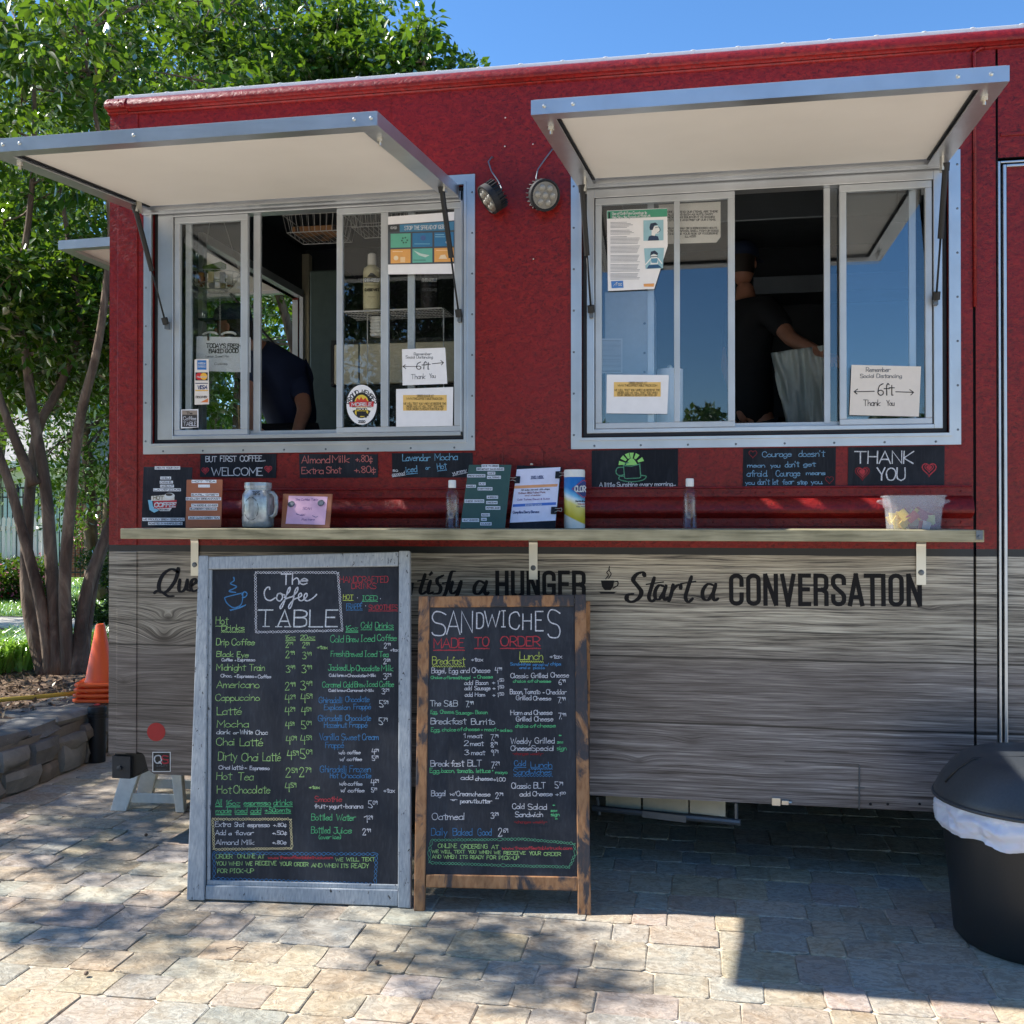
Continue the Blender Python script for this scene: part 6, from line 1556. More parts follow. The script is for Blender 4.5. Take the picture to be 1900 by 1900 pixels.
# beige machine with a black rim, red labelled box behind
a0, a1 = at(618, 713, .52), at(846, 624, .52); mc = thing('beige_machine', 'wide beige machine with black edge standing inside the left window', 'machine', ((a0.x+a1.x)/2, .6, a0.z))
b = MB(); b.box(a0.x, a1.x, .53, .85, a0.z, a1.z-.02); b.build('casing', M['cream'], mc, bevel=.006); b = MB(); b.box(a0.x-.012, a1.x+.01, .525, .86, a1.z-.02, a1.z).box(a0.x-.014, a0.x, .525, .86, a0.z-.01, a1.z-.02); b.build('black_edge', M['rubber'], mc); x = at(665, 670, .52).x; MB().box(x-.004, x+.004, .5275, .53, a0.z+.005, a1.z-.02).build('door_joint', M['dark'], mc)
MB().box(a0.x+.02, a1.x-.02, .56, .84, 1.741, a0.z).build('machine_base', M['dark2'], mc)
MB().box(at(585, 800, 1.6).x, at(650, 800, 1.6).x, 1.5, 2.2, 1.06, 3.0).build('fridge', M['greenp'], tag(thing('tall_cabinet', 'tall grey green cabinet against the back wall inside the left window', 'cabinet', (-1.9, 1.8, 1.06)), None), bevel=.01)
o = MB().box(at(522, 800, .3).x, at(546, 800, .3).x, .2, .32, 1.741, 1.755).build('blue_cloth', colm((40, 110, 190)), None, bevel=.004); tag(o, 'folded bright blue cloth on the counter below the left opening', 'cloth')
# right window: pale door panel, sheet, paper towel, hood bands, light strips
x0, x1 = at(1122, 600, .5).x, at(1213, 600, .5).x; cb = thing('pale_cabinet', 'pale grey cabinet door behind the left pane of the right window', 'cabinet', ((x0+x1)/2, .5, 1.75))
MB().box(x0, x1, .5, .8, 1.06, at(1170, 540, .5).z).build('cabinet_door', colm((196, 204, 214)), cb, bevel=.004); b = MB()
for y in (600, 655, 690): b.lathe([(.006, 0), (.004, .004)], at(1196, y, .5), 10, M=RX)
tag(b.build('screw', M['steel'], cb), kind='stuff')
r, p = plate('inspection_sheet', 'small densely printed sheet taped on the pale cabinet door', 'paper sheet', [(1110,628),(1155,628),(1155,692),(1110,693)], .49, M['paper'], .001)
for k in range(26): p.line([(1113, 632+k*2.3), (1152, 632+k*2.3)], .6, 'S' if k % 5 else 'K', sm=False)
p.build('print', r)
r, p = plate('allergy_notice', 'white printed food allergy notice taped inside the right window', 'paper notice', [(1222,380),(1337,374),(1337,440),(1329,450),(1226,453)], .06, M['paper2'], .001)
for k, s_ in enumerate(('BEFORE SHARING OUR ITEMS, ARE THERE', 'ALLERGENS SUCH AS NUTS, DAIRY', 'PRESENT. AS EQUIPMENT IS SHARED', 'IN STORING AND PREP OF OUR ITEMS', '', '', 'CONSUMING RAW OR UNDERCOOKED MEATS', 'POULTRY, SEAFOOD, SHELL FISH OR EGGS', 'MAY INCREASE YOUR RISK OF FOODBORNE', 'ILLNESS')):
    if s_: w_ = len(s_)*1.45; p.text(1281-w_, 395+k*5.1, 1281+w_, 3.2, s_, 'K', wd=.8, jit=.1, dy=-1)
p.build('print', r)
c = at(1243, 795, .28); c.z = 1.741; r = thing('paper_towel_roll', 'white paper towel roll standing inside the right window', 'paper towel', c); MB().lathe([(.058, 0), (.058, at(1243, 686, .28).z-1.741)], c, 32).build('roll', M['paper'], r, smooth=True, auto=40); MB().lathe([(.012, 0), (.012, .012), (.008, .02)], c+Vector((0, 0, at(1243, 686, .28).z-1.741)), 16).build('holder', M['chrome'], r)
c = at(1519, 795, .2); c.z = 1.741; r = thing('small_canister', 'small white canister inside the right window opening', 'canister', c); MB().lathe([(.027, 0), (.027, .11), (.024, .118), (.024, .14), (.012, .15)], c, 24).build('can_body', M['white'], r, smooth=True, auto=40)
b = MB(); b.box(-.4, 1.05, 1.3, 1.9, at(1440, 408, 1.3).z, at(1440, 384, 1.3).z+.1); hood = thing('extractor_hood', 'grey extractor hood under the ceiling seen through the right window', 'hood', (.3, 1.6, 2.9)); b.build('hood_body', M['steel'], hood, bevel=.01)
MB().box(at(1392, 0, 2.2).x, 1.4, 1.9, 2.25, at(1440, 545, 1.9).z, at(1440, 512, 1.9).z).build('shelf_board', M['steel'], thing('back_shelf', 'dim grey shelf on the back wall seen through the right window', 'shelf', (.6, 2.1, 2.5)), bevel=.004)
bagc = at(1478, 700, .85)
def cloth_panel(name, label, cat, pts, Y, mat):
    b = MB(); n = 30; vs = []; fs = []
    (x0, y0), (x1, y1), (x2, y2), (x3, y3) = pts
    for j in range(n+1):
        for i in range(n+1):
            f, g = i/n, j/n; px = (x0*(1-f)+x1*f)*(1-g)+(x3*(1-f)+x2*f)*g; py = (y0*(1-f)+y1*f)*(1-g)+(y3*(1-f)+y2*f)*g; vs.append(at(px, py, Y+.16*mnoise.noise((f*3, g*1.2, 1))+.07*mnoise.noise((f*8, g*2.5, 4))))
    for j in range(n):
        for i in range(n): a = j*(n+1)+i; fs.append((a, a+n+1, a+n+2, a+1))
    o = b.add(vs, fs).build(name, mat, None, smooth=True); md = o.modifiers.new('thick', 'SOLIDIFY'); md.thickness = .006; tag(o, label, cat); return o
cloth_panel('white_towel', 'crumpled white cloth held up behind the right window opening', 'towel', [(1430,655),(1532,640),(1534,800),(1462,800)], .98, colm((206, 212, 206)))

# ---- people
def skin_body(name, joints, edges, mat, parent, sub=2):
    me = bpy.data.meshes.new(name); me.from_pydata([j[0] for j in joints], edges, []); me.materials.append(mat)
    o = put(me, name, parent); md = o.modifiers.new('skin', 'SKIN'); md.use_smooth_shade = True
    for i, j in enumerate(joints):
        r = j[1]; me.skin_vertices[0].data[i].radius = r if isinstance(r, tuple) else (r, r)
    me.skin_vertices[0].data[0].use_root = True
    s = o.modifiers.new('sub', 'SUBSURF'); s.levels = s.render_levels = sub; return o
M['navy'] = plain('navy_shirt', (28, 38, 66), .85, var=.15, sc=8); M['jean'] = plain('dark_trousers', (30, 32, 40), .85); M['skin'] = plain('skin', (178, 124, 100), .5, var=.06); M['cap'] = plain('navy_cap', (30, 44, 72), .8); M['blk'] = plain('black_shirt', (24, 25, 30), .85)
def person(label, P0, head, chest, sl_, sr_, el_, hl_, er_, hr_, hip, shirt, yaw, cap=True):
    """all joints in world coordinates; feet on the truck floor"""
    root = thing('person', label, 'person', P0); P0 = Vector(P0); V_ = Vector
    head, chest, hip = V_(head), V_(chest), V_(hip); neck = chest + (head-chest)*.45; k = Vector((cos(yaw), sin(yaw), 0)); side = Vector((-sin(yaw), cos(yaw), 0))
    J = [(hip, (.10, .09)), (hip.lerp(chest, .45), (.12, .10)), (chest, (.17, .12)), (neck-(head-chest)*.12, (.075, .07)), (neck, .055), (neck.lerp(head, .5), .055)]
    E_ = [(0, 1), (1, 2), (2, 3), (3, 4), (4, 5)]
    i = len(J)
    for sh, el, ha in ((sl_, el_, hl_), (sr_, er_, hr_)):
        sh, el, ha = V_(sh), V_(el), V_(ha); J += [(sh, .06), (sh.lerp(el, .5), .05), (el, .042), (el.lerp(ha, .5), .037), (ha, .025), (ha+(ha-el).normalized()*.05, (.038, .016))]; E_ += [(2, i)] + [(i+q, i+q+1) for q in range(5)]; i += 6
    for s_ in (-1, 1):
        f = V_((hip.x, hip.y, P0.z)) + side*.1*s_; kn = (hip+side*.1*s_).lerp(f, .5) + k*.03; J += [(hip+side*.1*s_ - Vector((0, 0, .06)), .075), (kn, .06), (f+Vector((0, 0, .07)), .04), (f+Vector((0, 0, .03))+k*.12, (.04, .03))]; E_ += [(0, i), (i, i+1), (i+1, i+2), (i+2, i+3)]; i += 4
    o = skin_body('body', J, E_, M['skin'], root)
    # head with features
    hm = MB(); prof = [(.001, -.115), (.03, -.112), (.05, -.09), (.064, -.05), (.074, 0), (.078, .04), (.07, .08), (.045, .108), (.001, .118)]
    Mh = Matrix.Rotation(yaw, 4, 'Z'); hm.lathe(prof, head, 24, M=Mh, sx=1.15, sy=.95, cap=False)
    hm.obox(head+k*.093+Vector((0, 0, -.008)), k*.014, side*.009, (0, 0, .02)); hm.obox(head+side*.075+Vector((0, 0, -.005)), k*.016, side*.007, (0, 0, .028)); hm.obox(head-side*.075+Vector((0, 0, -.005)), k*.016, side*.007, (0, 0, .028))
    ho = hm.build('head', M['skin'], root, smooth=True); md = ho.modifiers.new('s', 'SUBSURF'); md.levels = md.render_levels = 1
    b = MB()
    for s_ in (-1, 1): b.lathe([(.001, -.006), (.009, 0), (.001, .006)], head+k*.082+side*.03*s_+Vector((0, 0, .012)), 10)
    b.build('eye', M['rubber'], ho, smooth=True, local=True); MB().obox(head+k*.081+Vector((0, 0, -.055)), k*.006, side*.022, (0, 0, .004)).build('mouth', colm((150, 80, 74)), ho, local=True)
    hm = MB(); hm.lathe([(.082, .03), (.085, .05), (.078, .09), (.05, .122), (.001, .132)], head, 24, M=Mh, sx=1.15, sy=.98, cap=False); hm.lathe([(.079, -.06), (.082, -.02), (.083, .04)], head-k*.03, 24, M=Mh, sx=1.0, sy=.95, cap=False); hr = hm.build('hair', colm((40, 30, 25)), root, smooth=True)
    if cap: c_ = MB(); c_.lathe([(.088, .035), (.09, .06), (.083, .1), (.052, .13), (.001, .14)], head, 24, M=Mh, sx=1.16, sy=1, cap=False); c_.obox(head+k*.125+Vector((0, 0, .045)), k*.045, side*.06, (0, 0, .004)); c_.build('cap', M['cap'], root, smooth=True, auto=40)
    # shirt: torso with sleeves, trousers
    J2 = [(hip-Vector((0, 0, .05)), (.175, .15)), (hip.lerp(chest, .45), (.165, .13)), (chest, (.19, .135)), (neck-(head-chest)*.15, (.085, .08))]; E2 = [(0, 1), (1, 2), (2, 3)]; i = 4
    for sh, el in ((sl_, el_), (sr_, er_)): sh, el = V_(sh), V_(el); J2 += [(sh, .08), (sh.lerp(el, .45), .07), (sh.lerp(el, .8), .064)]; E2 += [(2, i), (i, i+1), (i+1, i+2)]; i += 3
    skin_body('shirt', J2, E2, shirt, root)
    J3 = [(hip-Vector((0, 0, .02)), (.175, .15))]; E3 = []; i = 1
    for s_ in (-1, 1): f = V_((hip.x, hip.y, P0.z)) + side*.1*s_; J3 += [((hip+side*.1*s_ - Vector((0, 0, .08))), .1), ((hip+side*.1*s_).lerp(f, .5)+k*.03, .078), (f+Vector((0, 0, .06)), .065)]; E3 += [(0, i), (i, i+1), (i+1, i+2)]; i += 3
    skin_body('trousers', J3, E3, M['jean'], root)
    # fingers
    fb = MB()
    for el, ha in ((el_, hl_), (er_, hr_)):
        el, ha = V_(el), V_(ha); d = (ha-el).normalized(); sd = d.cross(Vector((0, 0, 1))); sd = sd.normalized() if sd.length > .1 else Vector((0, 1, 0)); up = sd.cross(d)
        for q, L in zip((-1.5, -.5, .5, 1.5), (.058, .07, .074, .064)):
            b0 = ha+d*.075+sd*.017*q; fb.tube([b0-d*.02, b0+d*L*.5, b0+d*L*.85-up*.014, b0+d*L*1.0-up*.032], [.0095, .0085, .0075, .006], 8)
        b0 = ha+d*.02-sd*.03; fb.tube([b0+sd*.01, b0-sd*.02+d*.025, b0-sd*.024+d*.055], [.011, .0095, .007], 8)
    fb.build('fingers', M['skin'], root, smooth=True)
    return root
# bent over at the left window: broad navy back, right arm hanging
person('person in a navy shirt and cap bent over the counter inside the left window', (-1.95, .98, 1.05), at(432, 610, .78), at(498, 668, .92), at(470, 672, .72), at(548, 690, 1.02), at(456, 730, .62), at(470, 790, .5), at(566, 760, .85), at(548, 812, .62), at(556, 800, 1.12), M['navy'], pi*1.02)
person('person in a dark shirt and navy cap reaching right inside the right window', (.35, 1.55, 1.05), at(1378, 492, 1.55), at(1388, 600, 1.5), at(1422, 570, 1.35), at(1368, 570, 1.7), at(1468, 630, 1.15), at(1524, 655, .95), at(1350, 680, 1.6), at(1376, 770, 1.4), at(1396, 790, 1.5), M['blk'], 1.15)

# ================================================================ STONE WALL, CONES, HOSE, POST
def stone_mat():
    t = NT('field_stone'); i = t.n('ObjectInfo').outputs['Random']; n = t.noise(t.pos(), 5, 8, .65, .6); n2 = t.noise(t.pos(), 38, 6, .7)
    base = t.ramp(i, [(0, lin((112, 112, 112))), (.35, lin((140, 134, 124))), (.6, lin((160, 156, 148))), (.8, lin((118, 122, 126))), (1, lin((142, 128, 112)))])
    c = t.mix(.6, base, t.ramp(n, [(.3, lin((130, 126, 120))), (.7, lin((250, 244, 234)))]), 'MULTIPLY'); c = t.mix(t.m('MULTIPLY', t.fr(n2, .6, .75), .4), c, lin((190, 186, 176)))
    t.P(col=c, rough=.9, nrm=t.bump(t.m('ADD', n, t.m('MULTIPLY', n2, .4)), .8, .012)); return t.mat
M['stone'] = stone_mat(); M['mortar'] = plain('wall_mortar', (120, 112, 100), .95, bump=.3)
swall = thing('stone_wall', 'low grey brown fieldstone retaining wall along the mulch bed', 'wall', (-3.7, 1, 0))
def stone(c, sx, sy, sz, seed):
    """rounded irregular block"""
    rnd = random.Random(seed); bm = bmesh.new(); bmesh.ops.create_cube(bm, size=2); bmesh.ops.subdivide_edges(bm, edges=bm.edges, cuts=2, use_grid_fill=True)
    for v in bm.verts:
        p = v.co.copy(); m_ = max(abs(p.x), abs(p.y), abs(p.z)); l = p.length; q = p*(.72 + .28*m_/l*1.0) if l else p; q = q.lerp(p.normalized()*1.25, .22)
        nz = mnoise.noise(p*1.3 + Vector((seed*3.1, 0, 0)))*.2; q *= 1+nz; v.co = Vector((q.x*sx, q.y*sy, q.z*sz))
    me = bpy.data.meshes.new('stone'); bm.to_mesh(me); bm.free(); me.materials.append(M['stone']); me.polygons.foreach_set('use_smooth', [True]*len(me.polygons))
    try: me.set_sharp_from_angle(angle=radians(42))
    except Exception: pass
    o = put(me, 'stone', swall); o.location = Vector(c) - ORG[swall.name]; o.rotation_euler = (rnd.uniform(-.06, .06), rnd.uniform(-.05, .05), rnd.uniform(-.12, .12)); return o
sd = 0
y = -.95
rows_ = [(.0, .125), (.125, .235)]
for z0, z1 in rows_:
    y = -1.1 + random.uniform(0, .1)
    while y < 3.2:
        L = random.uniform(.14, .30); sd += 1; zz0, zz1 = z0+random.uniform(-.02, .01), z1+random.uniform(-.02, .02)
        if random.random() < .25 and z0 == 0: zz1 += .06
        stone((wall_x(y+L/2)-.13+random.uniform(-.01, .012), y+L/2, (zz0+zz1)/2), .16, L/2*.99, (zz1-zz0)/2*1.0, sd); y += L
y = -1.1
while y < 3.2:
    L = random.uniform(.22, .40); sd += 1; s2 = random.uniform(.2, .26)
    stone((wall_x(y+L/2)-.06-s2/2, y+L/2, .275+random.uniform(-.006, .006)), s2*.62, L/2, .05, sd); stone((wall_x(y+L/2)-.16-s2, y+L/2, .272), .12, L/2, .05, sd+500); y += L
b = MB()
ys = [-1.1+i*.1 for i in range(44)]
for i in range(43): b.add([(wall_x(ys[i])-.012, ys[i], 0), (wall_x(ys[i+1])-.012, ys[i+1], 0), (wall_x(ys[i+1])-.028, ys[i+1], .27), (wall_x(ys[i])-.028, ys[i], .27)], [(0, 1, 2, 3)]).add([(wall_x(ys[i])-.05, ys[i], .27), (wall_x(ys[i+1])-.05, ys[i+1], .27), (wall_x(ys[i+1])-.5, ys[i+1], .27), (wall_x(ys[i])-.5, ys[i], .27)], [(0, 1, 2, 3)])
b.build('mortar', M['mortar'], swall)
pc = gr(180, 1413); po = thing('short_post', 'short round black post with a red mark on its cap against the stone wall', 'post', pc)
MB().lathe([(.05, 0), (.05, .27), (.056, .272), (.056, .288), (.05, .29), (.05, .305), (.056, .307), (.056, .33), (.05, .342), (.02, .348)], pc, 24).build('post_body', M['rubber'], po, smooth=True, auto=35)
MB().lathe([(.018, .346), (.018, .354), (.01, .356)], pc, 12).build('red_mark', colm((170, 50, 50)), po)
# nested traffic cones
t = NT('orange_cone_plastic'); t.P(col=lin((250, 104, 46)), rough=.4, sub=.0); M['cone'] = t.mat
cn = gr(186, 1299, .32); prev = None
for k in range(4):
    zc = .325 + k*.034; lbl = ['lowest orange traffic cone base of the nested stack', 'second orange traffic cone base from the bottom of the stack', 'third orange traffic cone base from the bottom of the stack', 'topmost orange traffic cone of the nested stack by the truck'][k]
    r = thing('traffic_cone', lbl, 'traffic cone', (cn.x, cn.y, zc), 'nested orange traffic cones', rz=.12+.07*k); b = MB(); h_ = .135; ch = .03
    o = b.prism([(-h_+ch, -h_), (h_-ch, -h_), (h_, -h_+ch), (h_, h_-ch), (h_-ch, h_), (-h_+ch, h_), (-h_, h_-ch), (-h_, -h_+ch)], lambda u, v, w_: (u, v, w_), 0, .02).build('base', M['cone'], r, local=True, bevel=.006)
    MB().lathe([(.098, .018), (.092, .03), (.028, .38), (.022, .388), (.015, .384)], (0, 0, 0), 32).build('cone_body', M['cone'], r, smooth=True, auto=50, local=True)
# yellow hose on the mulch
hp = [gr(-160, 1318, .36), gr(-40, 1303, .36), gr(20, 1297, .37), gr(80, 1292, .37), gr(130, 1287, .37), gr(168, 1282, .37), gr(215, 1268, .37)]
o = MB().tube([tuple(q) for q in hp], .014, 10).build('garden_hose', colm((196, 164, 60)), None, smooth=True); tag(o, 'yellow hose lying across the mulch behind the traffic cones', 'hose')

# ================================================================ VEGETATION
def leaf_mat(name, c1, c2, c3, tr=.4):
    t = NT(name); r = t.n('NewGeometry').outputs['Random Per Island']; c = t.ramp(r, [(0, lin(c1)), (.5, lin(c2)), (.86, lin(c2)), (1, lin(c3))])
    t.t.nodes.remove(t.b); d = t.n('BsdfDiffuse', {'Color': c}); g = t.n('BsdfGlossy', {'Color': (.9, .95, .9, 1), 'Roughness': .3}); T_ = t.n('BsdfTranslucent', {'Color': t.mix(.5, c, lin((150, 190, 40)))})
    a = t.n('MixShader', {0: tr, 1: d.outputs[0], 2: T_.outputs[0]}); f = t.n('Fresnel', {'IOR': 1.4}).outputs[0]; b_ = t.n('MixShader', {0: t.m('MULTIPLY', f, .45), 1: a.outputs[0], 2: g.outputs[0]}); t.t.links.new(b_.outputs[0], t.out.inputs[0]); return t.mat
M['leafA'] = leaf_mat('crape_myrtle_leaf', (16, 40, 12), (50, 88, 24), (134, 158, 54)); M['leafB'] = leaf_mat('broad_leaf', (20, 42, 15), (48, 84, 25), (116, 142, 52)); M['leafD'] = leaf_mat('dark_leaf', (20, 42, 18), (36, 64, 26), (60, 84, 36), .3)
t = NT('smooth_bark'); n = t.noise(t.scale(t.pos(), (1, 1, .35)), 9, 6, .6, .8); n2 = t.noise(t.scale(t.pos(), (1, 1, .2)), 40, 4)
t.P(col=t.ramp(n, [(.3, lin((66, 52, 42))), (.5, lin((104, 86, 72))), (.7, lin((150, 130, 110)))]), rough=.85, nrm=t.bump(t.m('ADD', n, n2), .9, .014)); M['bark'] = t.mat
def leaves(cent, n, spread, size, mat, name, parent, droop=.25, seed=1, up=.35):
    rg = np.random.default_rng(seed); cent = np.asarray(cent, float); k = len(cent); idx = rg.integers(0, k, n)
    off = rg.normal(0, 1, (n, 3)); off /= np.linalg.norm(off, axis=1)[:, None]; off *= (rg.random(n)**.45)[:, None]*spread*np.array([1, 1, .75]); P = cent[idx]+off
    d = off/spread + rg.normal(0, .6, (n, 3)); d[:, 2] -= droop; d /= np.linalg.norm(d, axis=1)[:, None]
    nn = rg.normal(0, .55, (n, 3)); nn[:, 2] += up+.5; s = np.cross(d, nn); s /= np.linalg.norm(s, axis=1)[:, None]; nn = np.cross(s, d)
    L = size*rg.uniform(.7, 1.3, n)[:, None]; W = L*.26; fold = nn*W*.35
    V0 = P; V1 = P+d*L*.45+s*W+fold; V2 = P+d*L; V3 = P+d*L*.45-s*W+fold
    vs = np.stack([V0, V1, V2, V3], 1).reshape(-1, 3); me = bpy.data.meshes.new(name); me.vertices.add(4*n); me.vertices.foreach_set('co', vs.ravel().astype(np.float32))
    b0 = np.arange(n)[:, None]*4; tri = np.concatenate([b0+np.array([[0, 1, 2]]), b0+np.array([[0, 2, 3]])], 1).reshape(-1)
    me.loops.add(6*n); me.loops.foreach_set('vertex_index', tri.astype(np.int32)); me.polygons.add(2*n); me.polygons.foreach_set('loop_start', np.arange(0, 6*n, 3, dtype=np.int32)); me.update(calc_edges=True); me.materials.append(mat)
    return put(me, name, parent)
def limb(b, a, c, r0, r1, bend=.1, n=6, rnd=random):
    a, c = Vector(a), Vector(c); L = (c-a).length; off = Vector((rnd.uniform(-1, 1), rnd.uniform(-1, 1), rnd.uniform(-.3, .6)))*L*bend
    pts = [a.lerp(c, i/n) + off*sin(pi*i/n) for i in range(n+1)]; b.tube(pts, [r0+(r1-r0)*(i/n)**.8 for i in range(n+1)], 7); return pts
def tree(label, base, stems, crown, nl, size, mat, seed, twigs=60, cluster=.34, name='leafy_tree', group=None, rad=.07, clear=None, keep=None, extra=()):
    """stems: list of point lists (world); crown: list of (centre, radii) ellipsoids"""
    rnd = random.Random(seed); root = thing(name, label, 'tree', base, group); tb = MB(); bb = MB(); ends = []
    for st_ in stems:
        P_ = smooth3([Vector(q) for q in st_]); n = len(P_); r0 = rad*rnd.uniform(.8, 1.15); tb.tube(P_, [max(.012, r0*(1-.75*i/(n-1))*(1.25 if i == 0 else 1)) for i in range(n)], 10); ends += [(q, max(.012, r0*(1-.75*i/(n-1)))) for i, q in enumerate(P_) if i > n*.45]
    cl = [Vector(q) for q in extra]; tries = 0
    while len(cl) < twigs and tries < twigs*30:
        tries += 1; c, r = crown[rnd.randrange(len(crown))]; d = Vector((rnd.gauss(0, 1), rnd.gauss(0, 1), rnd.gauss(0, 1))).normalized()*(rnd.random()**.38); q = Vector((c[0]+d.x*r[0], c[1]+d.y*r[1], c[2]+d.z*r[2]))
        if clear and clear(q): continue
        if keep and not keep(q): continue
        cl.append(q)
    subs = []
    for q in cl:
        e, er = min(ends, key=lambda t_: (t_[0]-q).length + .6*max(0, t_[0].z-q.z)); pts = limb(bb, e, q, min(er*.6, .03), .006, .12, 5, rnd); 
        for k in range(3):
            s_ = q + Vector((rnd.gauss(0, 1), rnd.gauss(0, 1), rnd.gauss(0, .7)))*cluster*.6; bb.tube([pts[-2], (pts[-2]+s_)/2+Vector((0, 0, .03)), s_], [.007, .005, .002], 4); subs.append(s_)
        subs.append(q)
    tb.build('trunk', M['bark'], root, smooth=True); bb.build('branches', M['bark'], root, smooth=True); leaves(subs, nl, cluster, size, mat, 'crown', root, seed=seed); return root
def smooth3(P_, k=4):
    if len(P_) < 3: return P_
    q = [P_[0]] + P_ + [P_[-1]]; out = []
    for i in range(1, len(q)-2):
        for j in range(k):
            t_ = j/k; a, b_, c, d = q[i-1], q[i], q[i+1], q[i+2]; out.append(.5*((2*b_)+(-a+c)*t_+(2*a-5*b_+4*c-d)*t_*t_+(-a+3*b_-3*c+d)*t_**3))
    out.append(P_[-1]); return out
# nearest: the many stemmed tree in the bed, left of the truck
bz = gr(115, 1252, .33); YA = bz.y
def stem(pts, dy=0.0, drift=.0): return [at(px, py, YA + dy*i/max(1, len(pts)-1)) for i, (px, py) in enumerate(pts)]
sA = [stem([(95,1262),(78,1130),(48,1010),(18,900),(-20,800),(-70,690),(-110,560),(-140,380),(-150,200)], -.3),
      stem([(108,1262),(96,1060),(84,900),(60,760),(48,660),(30,560),(52,420),(64,260),(60,90)], .2),
      stem([(128,1262),(120,1090),(132,920),(150,770),(178,660),(196,540),(205,400),(180,230),(150,60)], -.2),
      stem([(140,1262),(158,1110),(190,1010),(236,900),(280,760),(330,600),(360,420)], .7),
      stem([(84,1262),(52,1120),(52,960),(70,800),(110,720),(150,600),(130,470),(110,330)], .5),
      stem([(150,1262),(175,1080),(214,960),(250,840)], .9), stem([(64,900),(30,820),(0,740),(-30,640),(-60,500)], -.2)]
treeA = tree('multi stemmed crape myrtle with smooth brown trunks in the mulch bed left of the truck', (bz.x, bz.y, .33), sA,
     [((-5.3, 2.6, 4.6), (1.9, 1.5, 1.6)), ((-6.3, 2.6, 3.7), (1.5, 1.2, 1.4)), ((-4.5, 3.2, 5.5), (1.5, 1.2, 1.1)), ((-5.4, 3.1, 3.1), (1.0, .8, .6)), ((-4.3, 3.4, 3.2), (.6, .6, .8))], 31000, .092, M['leafA'], 3, twigs=135, cluster=.25, name='crape_myrtle', rad=.054)
# second tree behind the truck: its crown shows above the roof
sB = [[(-3.6, 5.4, .3), (-3.7, 5.2, 2), (-3.9, 5.0, 3.4), (-4.3, 4.7, 4.8), (-4.5, 4.4, 6)], [(-3.5, 5.4, .3), (-3.3, 5.2, 2.2), (-2.9, 5.0, 3.8), (-2.6, 4.8, 5.0), (-2.4, 4.6, 5.8)], [(-3.6, 5.45, .3), (-3.5, 5.6, 2.2), (-3.5, 5.4, 4), (-3.3, 5.1, 5.6)]]
treeB = tree('leafy crape myrtle rising behind the truck roof, its sunlit branch tips against blue sky', (-3.6, 5.4, .3), sB,
     [((-3.9, 5.0, 4.9), (1.5, 1.2, 1.5)), ((-2.9, 5.0, 4.9), (1.05, 1.0, 1.2)), ((-2.3, 4.9, 4.55), (.75, .8, .75)), ((-4.4, 5.0, 6.1), (1.3, 1.0, 1.0)), ((-3.2, 5.0, 5.8), (.8, .8, .6))], 30000, .092, M['leafA'], 9, twigs=105, cluster=.24, name='crape_myrtle', rad=.07)
# tree left of the frame that drops the dappled shade on the paving
def keepD(q):
    t_ = q.z; gx = q.x + .937*q.z; gy = q.y + .034*q.z
    v = Vector((gx, gy, 0))-CAM; z = v.dot(_f); px, py = 950+FPX*v.dot(_r)/z, 950-FPX*v.dot(_u)/z
    return px < 370 and py < 1640 - .2*px
sD = [[(-8.3, .3, .3), (-8.2, .2, 1.6), (-8.0, 0, 3.2), (-7.6, -.2, 4.6)], [(-8.4, .3, .3), (-8.5, .6, 2), (-8.3, .9, 3.6), (-7.8, 1.2, 4.8)]]
treeD = tree('crape myrtle outside the left edge that casts dappled shade on the paving', (-8.3, .3, .3), sD, [((-7.6, .3, 4.7), (1.9, 1.3, 1.1))], 20000, .062, M['leafA'], 21, twigs=54, cluster=.25, name='crape_myrtle', keep=keepD, extra=[gr(px, py) + Vector((-.937*zq, -.034*zq, zq)) for px, py, zq in ((470, 1688, 4.6), (905, 1728, 4.9), (1005, 1772, 4.9), (955, 1796, 4.8), (180, 1735, 4.7), (110, 1720, 4.6))] + [Vector((x, y, z)) + Vector((-.937, -.024, 1))*3.3 for x, y, z in ((-2.75, -.2, 1.5), (-2.35, -.15, 1.25), (-2.1, -.1, 1.7), (-1.75, -.2, 1.35), (-1.9, -.15, 1.1), (-2.5, -.1, 2.2), (-2.6, -.3, 1.8), (-1.5, -.15, 1.62))])
# background trees
def bigtree(label, x, y, h, r, mat, seed, nl=20000, size=.10, low=.25, tw=90, zb=.3):
    rnd = random.Random(seed); st_ = []
    for k in range(3): a = rnd.uniform(0, 6.28); st_.append([(x+.1*cos(a), y+.1*sin(a), zb), (x+.3*cos(a), y+.3*sin(a), zb+h*.3), (x+.8*cos(a), y+.8*sin(a), zb+h*.55), (x+1.1*cos(a), y+1.1*sin(a), zb+h*.85)])
    cr = [((x+rnd.uniform(-.3, .3)*r, y+rnd.uniform(-.3, .3)*r, zb+h*(low+(1-low)*f)), (r*rnd.uniform(.7, 1), r*rnd.uniform(.6, .9), h*(1-low)*.28)) for f in (.2, .45, .7, .88)]
    return tree(label, (x, y, zb), st_, cr, nl, size, mat, seed, twigs=tw, cluster=r*.2, rad=.12)
bigtree('broad green tree beyond the garden path, just left of the truck end', -8.6, 9.2, 6.8, 2.6, M['leafB'], 31, 30000, .09, .22, 150)
bigtree('large dark green tree standing behind the crape myrtle on the lawn', -12.2, 11.5, 8.5, 3.0, M['leafB'], 32, 26000, .11, .35, 120)
bigtree('tall tree at the far left edge behind the stone bed', -11.2, 5.2, 8.0, 2.6, M['leafB'], 33, 26000, .09, .40, 120)
